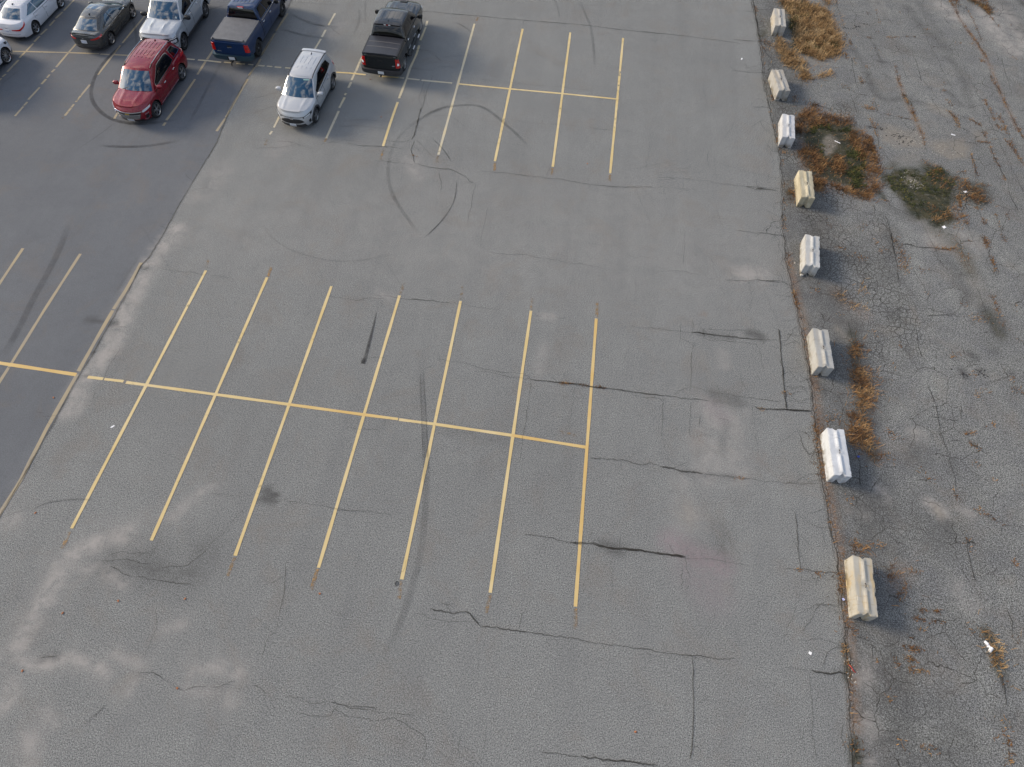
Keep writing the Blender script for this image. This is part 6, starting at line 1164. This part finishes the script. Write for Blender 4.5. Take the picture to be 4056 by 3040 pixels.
for y in (-.33, -.11, .11, .33): c.fin(c.roofbar(-1.35, -.55, y, .05, .012, 8, c.roofbar(-.42, -.22, y, .07, .014, 4)), 'roof_rib', P_SIL)
for sd in (1, -1): c.fin(MB().tube([(x, sd*.60, c.roofz(x, .60)+(.045 if -1.6 < x < .1 else .02)) for x in np.linspace(-1.75, .28, 12)], .018, 8), 'roof_rail', M_BLK)
c.mid('nose', 'grille', sym([(-.60, .53), (-.4, .47), (-.2, .46)]), sym([(-.50, .62), (-.35, .67), (-.2, .68)]), M_BLK, .014); c.mid('nose', 'lower_grille', sym([(-.72, .25), (-.4, .24), (-.2, .24)]), sym([(-.62, .42), (-.4, .40), (-.2, .40)]), M_PLA, .018)
c.mid('nose', 'bonnet_gap', sym([(-.66, .755), (-.3, .735)]), sym([(-.66, .77), (-.3, .75)]), M_BLK, .008)
c.mid('nose', 'emblem', [(-.085, .665), (.085, .665)], [(-.07, .725), (.07, .725)], M_CHR, .03, 6, 3); c.plate('nose', .36)
c.pair('nose', 'headlight', [(.58, .69), (.85, .745), (1.10, .80)], [(.56, .75), (.85, .83), (1.16, .90)], M_BLK, .012); c.pair('nose', 'lamp_lens', [(.62, .71), (.80, .75), (.98, .79)], [(.62, .745), (.80, .80), (1.02, .845)], M_LMP, .018); c.pair('nose', 'fog_lamp', [(.86, .40), (.98, .44)], [(.84, .54), (.96, .60)], M_BLK, .014)
c.pair('tail', 'tail_light', [(.45, .98), (.8, 1.0), (1.05, 1.0)], [(.45, 1.06), (.8, 1.10), (1.1, 1.12)], M_RED, .016)
for sd in (1, -1): c.fin(c.patch('side', [(-1.9, 1.0), (-2.15, .98)], [(-1.98, 1.10), (-2.18, 1.08)], .02, -.02, 5, 3, side=sd), 'tail_light', M_RED)
mb = MB(); g_ = lambda u, v, o: (-1.74-.20*u, -.60+1.2*v, c.roofz(-1.75, (v-.5)*1.2)+.03-.02*u+o); c.grid(g_, 3, 10, (.03, -.005), mb); c.fin(mb, 'spoiler', P_SIL)
c.fin(c.gpatch('front', [(.30, .86), (.72, .86)], [(.30, .92), (.72, .92)], off=.012), 'toll_tag', mat('pale_green_tag', (.25, .42, .38), .3))

# ===== pickups
def pickup(name, px, heading, sp, label, cover, axle='rear', side=-1, lights='round', rear_roof_lamp=True, ribs=(), steps=False, chrome_lip=False, tail_h=(.78, 1.20)):
    c = Car(name, place(px, side, heading, sp, axle), heading, label, 'pickup truck', sp)
    bx0, bx1 = sp['g1']-.10, c.xr+.10; zt = c.zsh(bx1)+.02
    # bed rails and cover
    mb = MB(); yb = lambda x: c.ytop(x)-.06
    c.grid(lambda u, v, o: (bx0-.04+(bx1+.04-bx0)*u, yb(bx0+(bx1-bx0)*u)*(2*v-1)*.97, max(c.zsh(bx0), c.zsh(bx1))+.05+.025*(1-(2*v-1)**2)+o-.0*u), 10, 10, (.012, -.09), mb); cv = c.fin(mb, 'bed_cover', cover)
    for sd in (1, -1):
        mb = MB(); c.grid(lambda u, v, o: (bx0-.02+(bx1-bx0)*u, sd*(yb(bx0+(bx1-bx0)*u)*.955+.09*v), max(c.zsh(bx0), c.zsh(bx1))+.045+o), 10, 2, (.012, -.05), mb); c.fin(mb, 'bed_rail', M_TON if cover is M_TON else M_BLK)
    if cover is M_TOB:
        for u in (.34, .62):
            x = bx0+(bx1-bx0)*u; mb = MB(); c.grid(lambda a, b, o: (x-.025+.05*a, yb(x)*.93*(2*b-1), max(c.zsh(bx0), c.zsh(bx1))+.065+.025*(1-(2*b-1)**2)+o), 1, 10, (.003, -.01), mb); c.fin(mb, 'cover_seam', mat('cover_seam', (.10, .095, .095), .5), cv)
    else:
        for sd in (1, -1): P_, F_ = superbox_at((bx1+.03, sd*(yb(bx1)*.93), zt+.06), (.04, .03, .025), .5); c.fin(MB().add(P_, F_), 'cover_clamp', M_BLK, cv)
    z0, z1 = tail_h
    tw = c.W*.76
    g = c.mid('tail', 'tailgate_gap', [(-tw-.015, z0-.17), (tw+.015, z0-.17)], [(-tw-.015, z1+.02), (tw+.015, z1+.02)], M_GAP, .004); tg = c.mid('tail', 'tailgate', [(-tw, z0-.15), (tw, z0-.15)], [(-tw, z1+.01), (tw, z1+.01)], sp['paint'], .014)
    c.mid('tail', 'tailgate_lip', [(-tw, z1-.02), (tw, z1-.02)], [(-tw, z1+.025), (tw, z1+.025)], sp['paint'], .035, parent=tg); c.mid('tail', 'gate_handle', [(-.13, z1-.19), (.13, z1-.19)], [(-.13, z1-.11), (.13, z1-.11)], M_BLK, .022, 6, 2, tg)
    for sg in (1, -1):
        l_ = c.fin(c.patch('tail', [(sg*(tw+.02), z0-.02), (sg*(tw+.28), z0-.02)], [(sg*(tw+.02), z1-.03), (sg*(tw+.25), z1-.05)], .022, -.02, 8, 6), 'tail_light', M_RED)
        if lights == 'tundra':
            c.fin(c.patch('tail', [(sg*(tw+.10), z0+.11), (sg*(tw+.20), z0+.12)], [(sg*(tw+.12), z0+.24), (sg*(tw+.21), z0+.22)], .03, .0, 4, 3), 'reverse_lamp', M_WHT, l_)
        else:
            c.fin(c.patch('tail', [(sg*(tw+.04), (z0+z1)/2-.035), (sg*(tw+.2), (z0+z1)/2-.035)], [(sg*(tw+.04), (z0+z1)/2-.015), (sg*(tw+.2), (z0+z1)/2-.015)], .026, .0, 4, 1), 'lens_divider', mat('dark_red_lens', (.12, .005, .005), .3), l_)
    bw = c.ar[0]*0+c.W+.16
    bp = c.fin(c.patch('tail', [(-bw, .46), (-.3, .40), (.3, .40), (bw, .46)], [(-bw, .66), (-.3, .64), (.3, .64), (bw, .66)], .13, -.05, 26, 4), 'rear_bumper', sp.get('bumper', M_PLA))
    c.fin(c.patch('tail', [(-.24, .42), (.24, .42)], [(-.24, .62), (.24, .62)], .135, .1, 4, 2), 'plate_recess', M_BLK, bp)
    mb = c.patch('tail', [(-.155, .455), (.155, .455)], [(-.155, .605), (.155, .605)], .15, .12, 2, 2); c.fin(mb, 'number_plate', M_PLT)
    mb = MB(); mb.box((c.xr-.12, 0, .40), (.26, .07, .07)); c.fin(mb, 'tow_hitch', M_BLK)
    if steps:
        for sd in (1, -1):
            mb = MB().tube([(1.35, sd*(c.W-.04), .38), (1.2, sd*(c.W+.04), .34), (-1.0, sd*(c.W+.04), .34), (-1.15, sd*(c.W-.04), .38)], .05, 10); st_ = c.fin(mb, 'side_step', M_BLK)
            for xa in (.75, -.35): c.fin(MB().tube([(xa-.18, sd*(c.W+.045), .355), (xa+.18, sd*(c.W+.045), .355)], .05, 8), 'step_pad', M_SIL, st_)
    # cab-to-bed gap
    for sd in (1, -1): c.fin(c.patch('side', [(bx0+.02, .5), (bx0-.02, .5)], [(bx0+.03, c.zsh(bx0)+.0), (bx0-.01, c.zsh(bx0)+.0)], .006, -.02, 2, 8, side=sd), 'bed_gap', M_GAP)
    for y in ribs: c.fin(c.roofbar(sp['r1']+.25, sp['r0']-.25, y, .045, .016, 8), 'roof_rib', sp['paint'])
    return c
P_BLU = paint('blue_paint', (.004, .027, .092), .3, .28)
sp = dict(L=6.08, W=2.03, wb=3.89, fo=.98, R=.42, arch=.10, paint=P_BLU, rf=.7, nf=3.4, rr=.20, nr=6, tuck=.02, spokes=6, sw=.09, rim=.60, rimmat=M_BLK, hubmat=M_CHR, bumper=mat('blue_grey_bumper', (.03, .06, .08), .4, .3),
    sill=[(-3.3, .55), (-2.4, .52), (-1.2, .46), (2.4, .44), (3, .42)],
    sh=[(-3.16, 1.32), (-1.1, 1.32), (-.9, 1.30), (.6, 1.27), (1.3, 1.24), (2.3, 1.20), (2.93, 1.10)], ctr=[(-3.16, 1.32), (-.9, 1.31), (1.3, 1.33), (2.3, 1.30), (2.93, 1.15)],
    side=[(.4, .07), (.6, .03), (.9, .0), (1.15, .03), (1.3, .06), (1.4, .08)], nose=[(.4, .05), (.6, .0), (1.0, .03), (1.2, .10), (1.4, .2)], tail=[(.4, .02), (.6, .0), (1.2, .03), (1.4, .05)],
    crease=[(1.3, 2.7, .5, .03)], g0=1.22, g1=-.92, r0=.52, r1=-.78, rw=.74, gin=.03, gf=.18, tf=.08, gr=.03, tr=.03, crown=.04, rtap=.03, roof=[(-.85, 1.83), (-.4, 1.855), (.2, 1.855), (.6, 1.80)], rear_glass=[(-.90, .10), (.90, .10)], rear_glass_hi=[(-.86, .86), (.86, .86)],
    win=[([(.10, .10), (.3, .10), (.50, .10)], [(.06, .35), (.25, .86), (.50, .88)]), ([(.54, .10), (.93, .10)], [(.54, .88), (.88, .86)])])
h = R(89.6); c = pickup('parked_pickup', (1023.6, 220.7), h, sp, 'dark blue crew cab pickup truck with grey vinyl bed cover', M_TON, ribs=(-.5, -.3, -.1, .1, .3, .5), tail_h=(.86, 1.25))
c.door(1.18, .12); c.door(.09, -.85); c.mirror(1.0, 1.27, M_BLK, .18, (.07, .12, .11)); c.sideband(1.05, -.85, 1.262, 1.282, M_CHR, 'window_sill_trim', .016)
c.mid('tail', 'emblem', [(-.12, 1.03), (-.05, 1.03), (.05, 1.015), (.12, 1.015)], [(-.12, 1.065), (-.05, 1.075), (.05, 1.06), (.12, 1.05)], M_CHR, .03, 8, 2); c.mid('tail', 'badge', [(.50, .80), (.72, .80)], [(.50, .84), (.72, .84)], M_CHR, .022, 4, 2)
mb = MB().box((c.sp['r1']-.055, 0, 1.865), (.07, .36, .07), bev=.5); l_ = c.fin(mb, 'brake_lamp', M_RED); c.fin(MB().box((c.sp['r1']-.09, 0, 1.845), (.02, .26, .035)), 'cargo_lamp', M_WHT, l_)
for sd in (1, -1): c.fin(c.patch('side', [(1.62, .98), (1.48, .98)], [(1.62, 1.02), (1.48, 1.02)], .014, .0, 2, 2, side=sd), 'badge', M_CHR)
mb = MB().tube([(c.xr-.22, 0, .42), (c.xr-.34, 0, .40), (c.xr-.34, 0, .26)], .03, 8); mb.add(*superbox_at((c.xr-.34, 0, .50), (.04, .04, .04), 1)); c.fin(mb, 'ball_mount', M_BLK)
c.mid('nose', 'grille', [(-.6, .72), (.6, .72)], [(-.62, 1.08), (.62, 1.08)], M_BLK, .02); c.pair('nose', 'headlight', [(.66, .86), (1.1, .86)], [(.66, 1.08), (1.1, 1.08)], M_LMP, .02); c.mid('nose', 'front_bumper', [(-1.05, .46), (1.05, .46)], [(-1.05, .68), (1.05, .68)], M_CHR, .08)

P_BLK = paint('black_paint', (.006, .007, .007), .0, .20)
sp = dict(L=5.81, W=2.03, wb=3.70, fo=.98, R=.405, arch=.08, paint=P_BLK, rf=.8, nf=3.0, rr=.20, nr=6, tuck=.03, spokes=6, sw=.06, rim=.68,
    sill=[(-3.3, .52), (-2.4, .50), (-1.2, .42), (2.4, .42), (3, .38)],
    sh=[(-2.98, 1.34), (-1.4, 1.33), (-1.2, 1.31), (.6, 1.27), (1.3, 1.24), (2.2, 1.20), (2.83, 1.06)], ctr=[(-2.98, 1.34), (-1.2, 1.32), (1.2, 1.33), (2.2, 1.31), (2.83, 1.12)],
    side=[(.4, .07), (.6, .03), (.9, .0), (1.15, .03), (1.3, .06), (1.4, .08)], nose=[(.4, .05), (.6, .0), (1.0, .04), (1.2, .14), (1.4, .25)], tail=[(.4, .02), (.6, .0), (1.2, .03), (1.4, .05)],
    crease=[(1.2, 2.6, .55, .03), (1.2, 2.6, .25, .012)], g0=1.25, g1=-1.22, r0=.52, r1=-1.00, rw=.76, gin=.03, gf=.20, tf=.10, gr=.03, tr=.03, crown=.04, rtap=.03, roof=[(-1.1, 1.84), (-.6, 1.875), (.2, 1.875), (.62, 1.80)], rear_glass=[(-.90, .08), (.90, .08)], rear_glass_hi=[(-.86, .80), (.86, .80)],
    win=[([(.10, .10), (.28, .10), (.46, .10)], [(.06, .35), (.22, .86), (.46, .88)]), ([(.50, .10), (.93, .10)], [(.50, .88), (.88, .84)])])
h = R(88.9); c = pickup('parked_pickup', (1595.4, 279.5), h, sp, 'black crew cab pickup truck with folding black bed cover and side steps', M_TOB, lights='tundra', ribs=(-.42, -.14, .14, .42), steps=True, tail_h=(.80, 1.26))
c.door(1.20, .12); c.door(.09, -1.12); c.mirror(1.02, 1.27, M_BLK, .20, (.07, .13, .11)); c.finn(-.72, P_BLK)
mb = MB(); c.grid(lambda u, v, o: (-.92-.18*u, -.66+1.32*v, c.roofz(-1., (v-.5)*1.2)+.045-.03*u+o), 3, 10, (.03, -.03), mb); sl_ = c.fin(mb, 'spoiler', P_BLK)
for y, m_ in [(-.12, M_WHT), (0, M_RED), (.12, M_WHT)]: c.fin(MB().box((-1.105, y, 1.895), (.02, .10, .03)), 'brake_lamp', m_, sl_)
c.mid('tail', 'badge', [(-.74, .86), (-.60, .86)], [(-.74, .90), (-.60, .90)], M_CHR, .022, 3, 2); c.mid('nose', 'grille', [(-.6, .68), (.6, .68)], [(-.62, 1.0), (.62, 1.0)], M_CHR, .02); c.pair('nose', 'headlight', [(.66, .86), (1.15, .90)], [(.66, 1.04), (1.2, 1.06)], M_LMP, .02)
c.deckpatch(2.25, 2.60, -.16, .16, .02, 4, 4); mb = c.deckpatch(2.2, 2.5, -.2, .2, .018, 4, 6); c.fin(mb, 'hood_scoop', M_BLK)

# ===== big silver SUV behind the red one
P_ICE = paint('ice_silver_paint', (.43, .45, .475), .3, .28)
sp = dict(L=5.33, W=2.05, wb=3.18, fo=.93, R=.41, arch=.09, paint=P_ICE, rf=.62, nf=3.2, rr=.5, nr=3.6, tuck=.02, spokes=6, sw=.055, rim=.62, rimmat=mat('dark_alloy', (.22, .22, .23), .35, .8),
    sill=[(-3, .50), (-1.9, .42), (1.9, .40), (2.2, .36), (3, .36)],
    sh=[(-2.85, 1.2), (-2.4, 1.28), (0, 1.24), (1.1, 1.20), (1.9, 1.16), (2.3, 1.10), (2.52, 1.02)], ctr=[(-2.85, 1.2), (0, 1.27), (1.1, 1.28), (1.9, 1.27), (2.3, 1.22), (2.52, 1.13)],
    side=[(.3, .07), (.5, .03), (.85, .0), (1.1, .03), (1.25, .07), (1.4, .10)], nose=[(.3, .10), (.5, .02), (.8, .0), (1.0, .04), (1.2, .14), (1.4, .25)], tail=[(.3, .1), (.5, .0), (1.0, .02), (1.3, .1)],
    crease=[(1.1, 2.3, .30, .04), (1.1, 2.2, .74, .02)], g0=1.02, g1=-2.5, r0=.36, r1=-2.2, rw=.76, gin=.03, gf=.20, tf=.08, crown=.04, rtap=.04, roof=[(-2.3, 1.80), (-1.6, 1.86), (-.4, 1.89), (.1, 1.86), (.5, 1.80)],
    win=[([(.09, .10), (.25, .10), (.42, .10)], [(.05, .35), (.18, .86), (.42, .88)]), ([(.45, .10), (.68, .10)], [(.45, .88), (.66, .88)]), ([(.71, .10), (.95, .12)], [(.70, .88), (.90, .84)])])
h = R(-88.8); c = Car('parked_suv', place((730, 195.5), 1, h, sp, 'front'), h, 'large pale silver sport utility vehicle parked nose to tail behind the red one', 'suv', sp)
c.door(.98, .0); c.door(-.03, -1.05); c.mirror(.80, 1.22, M_BLK, .22, (.10, .16, .11)); c.archtrim(.075, P_ICE, .03); c.sideband(1.1, -1.1, .36, .43, M_PLA, 'side_step', .06)
for y in (-.5, -.25, 0, .25, .5): c.fin(c.roofbar(-1.9, .0, y, .05, .015, 10), 'roof_rib', P_ICE)
c.finn(.12, M_PLA); c.mid('nose', 'grille', [(-.70, .62), (.70, .62)], [(-.72, .98), (.72, .98)], M_BLK, .014)
for z in (.66, .78): c.mid('nose', 'grille_bar', [(-.95, z), (.95, z)], [(-.95, z+.05), (.95, z+.05)], P_ICE, .04)
c.mid('nose', 'bonnet_lip', [(-.70, .965), (.70, .965)], [(-.70, .995), (.70, .995)], M_BLK, .03)
c.pair('nose', 'headlight', [(.72, .70), (1.22, .72)], [(.72, .97), (1.22, 1.0)], M_BLK, .012); c.pair('nose', 'lamp_lens', [(.78, .75), (1.10, .77)], [(.78, .88), (1.10, .91)], M_LMP, .02); c.pair('nose', 'running_light', [(.74, .935), (1.18, .965)], [(.74, .96), (1.18, .99)], M_WHT, .024, 8, 2)
c.mid('nose', 'front_bumper', [(-1.12, .36), (1.12, .36)], [(-1.12, .58), (1.12, .58)], P_ICE, .05); c.plate('nose', .50)
c.fin(c.gpatch('front', [(.72, .12), (.80, .12)], [(.72, .24), (.79, .24)], off=.012), 'sticker', mat('pale_sticker', (.5, .55, .55), .5)); mb = MB().tube([(1.2, .05, c.deckz(1.2, 0)+.03), (.95, .72, c.deckz(.95, .7)+.13)], .012, 6); c.fin(mb, 'wiper', M_BLK)

# ===== sedans, tails towards the camera
def sedan(name, px, heading, sp, label, axle='rear'):
    c = Car(name, place(px, -1, heading, sp, axle), heading, label, 'sedan', sp); return c
SED = dict(L=4.88, W=1.85, wb=2.80, fo=.95, R=.335, rf=1.0, nf=2.4, rr=.55, nr=2.8, tuck=.06,
    sill=[(-3, .30), (-1.8, .22), (1.8, .20), (2.2, .20), (3, .2)],
    sh=[(-2.54, .92), (-2.3, .98), (-1.6, .96), (-.5, .93), (.9, .90), (1.6, .84), (2.1, .74), (2.36, .64)], ctr=[(-2.54, 1.00), (-2.3, 1.04), (-1.6, 1.02), (0, 1.0), (.9, .99), (1.6, .93), (2.1, .81), (2.36, .67)],
    side=[(.2, .08), (.4, .03), (.6, .0), (.85, .03), (.95, .08), (1.1, .12)], nose=[(.2, .1), (.35, .02), (.5, .0), (.7, .1), (1.0, .3)], tail=[(.2, .10), (.4, .0), (.7, .02), (.95, .04), (1.1, .1)],
    crease=[(.9, 2.1, .5, .015)], g0=1.0, g1=-1.98, r0=.12, r1=-1.22, rw=.60, gin=.03, gf=.26, tf=.12, gr=.14, tr=.10, crown=.045, rtap=.09, roof=[(-1.32, 1.31), (-.8, 1.375), (-.2, 1.385), (.25, 1.32)],
    rear_glass=[(-.86, .14), (.86, .14)], rear_glass_hi=[(-.84, .93), (.84, .93)], rglass=M_GLS, sglass=M_GLS)
P_GRY = paint('grey_metallic_paint', (.075, .078, .078), .6, .26)
sp = dict(SED); sp.update(paint=P_GRY, scale=.943, spokes=5, twin=True, sw=.04, rim=.74, win=[([(.12, .10), (.3, .09), (.50, .09)], [(.06, .28), (.22, .84), (.50, .88)]), ([(.53, .09), (.68, .10), (.80, .14)], [(.53, .88), (.66, .86), (.74, .62)])])
h = R(90.4); c = sedan('parked_sedan', (442.2, 176.3), h, sp, 'dark grey sedan with black alloy spoke wheels and white number plate')
c.door(.95, -.10, handles=P_GRY); c.door(-.13, -1.05, handles=P_GRY); c.mirror(.78, .96, P_GRY, .15, (.09, .11, .07)); c.finn(-1.02, M_BLK)
c.sideband(.9, -1.5, .895, .912, M_CHR, 'window_sill_trim', .012); c.pair('tail', 'tail_light', [(.42, .80), (.7, .80), (1.20, .86)], [(.42, .84), (.7, .88), (1.22, .93)], M_RED, .016); c.plate('tail', .70); c.mid('tail', 'lower_diffuser', [(-.75, .26), (.75, .26)], [(-.68, .42), (.68, .42)], M_PLA, .02); c.mid('tail', 'emblem', [(-.04, .83), (.04, .83)], [(-.04, .88), (.04, .88)], M_CHR, .02, 3, 2)
c.mid('tail', 'boot_gap', sym([(-.62, .56)]), sym([(-.66, .575)]), M_GAP, .004); c.pair('tail', 'bumper_reflector', [(.62, .50), (.86, .52)], [(.62, .66), (.84, .68)], M_SIL, .006, 4, 2) if False else None
c.pair('nose', 'headlight', [(.6, .58), (1.1, .66)], [(.6, .66), (1.15, .74)], M_LMP, .012)
mb = MB(); c.grid(lambda u, v, o: (-.55+.5*u, -.42+.84*v, c.roofz(-.55+.5*u, -.42+.84*v)+.03+o), 6, 8, (.004, -.01), mb); c.fin(mb, 'sunroof', M_GLS)
mb = MB(); c.grid(lambda u, v, o: (c.xr+.16+.10*u, -.72+1.44*v, c.deckz(c.xr+.2, (v-.5)*1.44)+.016+o*(1-u)), 3, 12, (.03, -.02), mb); c.fin(mb, 'boot_lip', P_GRY)
P_WHI = paint('white_paint', (.60, .60, .63), .0, .25)
sp = dict(SED); sp.update(paint=P_WHI, scale=.94, spokes=5, twin=True, sw=.035, rim=.68, win=[([(.12, .10), (.3, .09), (.50, .09)], [(.06, .28), (.22, .84), (.50, .88)]), ([(.53, .09), (.70, .10), (.86, .18)], [(.53, .88), (.68, .86), (.78, .55)])])
def white_sedan(loc_px, h, label, dx=0, dy=0):
    loc = place(loc_px, -1, h, sp, 'rear'); c = Car('parked_sedan', (loc[0]+dx, loc[1]+dy), h, label, 'sedan', sp)
    c.door(.95, -.10); c.door(-.13, -1.05); c.mirror(.78, .96, P_WHI, .15, (.09, .11, .07)); c.finn(-1.08, M_PLA)
    c.pair('tail', 'tail_light', [(.28, .70), (.7, .66), (1.18, .86)], [(.28, .74), (.7, .75), (1.28, .96)], M_RED, .016); c.plate('tail', .66, w=.14); c.mid('tail', 'lower_diffuser', [(-.8, .22), (.8, .22)], [(-.75, .32), (.75, .32)], M_BLK, .02); c.mid('tail', 'emblem', [(-.05, .80), (.05, .80)], [(-.05, .83), (.05, .83)], M_CHR, .02, 3, 2)
    c.mid('tail', 'bumper_line', sym([(-.62, .47)]), sym([(-.64, .485)]), M_GAP, .004); c.pair('nose', 'headlight', [(.6, .58), (1.1, .66)], [(.6, .66), (1.15, .74)], M_LMP, .012)
    return c
white_sedan((145.8, 133.3), R(89.5), 'white sedan with slanted red tail lights behind the grey sedan row end')
white_sedan((145.8, 133.3), R(89.5), 'white car cut off by the upper left corner, beside the other white sedan', -2.1, .5)
sp = dict(L=4.75, W=1.90, wb=2.75, fo=.92, R=.37, paint=P_WHI, rf=.65, nf=3.0, rr=.6, nr=2.8, tuck=.06, spokes=10, sw=.03, rim=.76,
    sill=[(-3, .42), (-1.7, .30), (1.7, .29), (3, .25)], sh=[(-2.5, .98), (-2.1, 1.10), (0, 1.06), (1.0, 1.02), (1.6, .98), (2.0, .90), (2.3, .80)], ctr=[(-2.5, 1.0), (0, 1.12), (1.0, 1.11), (1.6, 1.07), (2.0, .98), (2.3, .83)],
    side=[(.25, .08), (.45, .035), (.7, .0), (.95, .03), (1.05, .07), (1.2, .11)], nose=[(.22, .10), (.35, .03), (.55, .0), (.75, .06), (1.0, .17), (1.2, .3)], tail=[(.3, .1), (.5, .0), (.8, .03), (1.1, .12), (1.2, .15)],
    g0=.98, g1=-2.1, r0=.22, r1=-1.75, rw=.66, gin=.02, gf=.24, tf=.10, crown=.04, rtap=.07, roof=[(-1.9, 1.55), (-1.4, 1.60), (-.5, 1.62), (0, 1.6), (.35, 1.55)], win=[([(.10, .10), (.40, .10), (.70, .14), (.86, .22)], [(.05, .30), (.24, .88), (.6, .90), (.80, .80)])])
h = R(90); c = Car('parked_suv', place((31, 250), -1, h, sp, 'front'), h, 'white suv cut off at the left edge, only front wheel and headlight showing', 'suv', sp)
c.door(.92, -.05); c.door(-.08, -1.0); c.mirror(.74, 1.09, P_WHI, .18, (.10, .14, .09)); c.pair('tail', 'tail_light', [(.35, .86), (.8, .90), (1.25, 1.0)], [(.35, .92), (.8, .98), (1.3, 1.06)], M_RED, .016); c.plate('tail', .70); c.mid('tail', 'lower_diffuser', [(-.95, .40), (.95, .40)], [(-.9, .50), (.9, .50)], M_BLK, .02)
c.pair('nose', 'headlight', [(.55, .70), (.85, .74), (1.25, .80)], [(.55, .76), (.85, .83), (1.32, .91)], M_BLK, .012); c.pair('nose', 'lamp_lens', [(.62, .72), (.80, .755), (1.12, .80)], [(.62, .75), (.80, .80), (1.16, .86)], M_LMP, .018); c.mid('nose', 'lower_grille', [(-1.1, .25), (1.1, .25)], [(-1.05, .36), (1.05, .36)], M_BLK, .02)
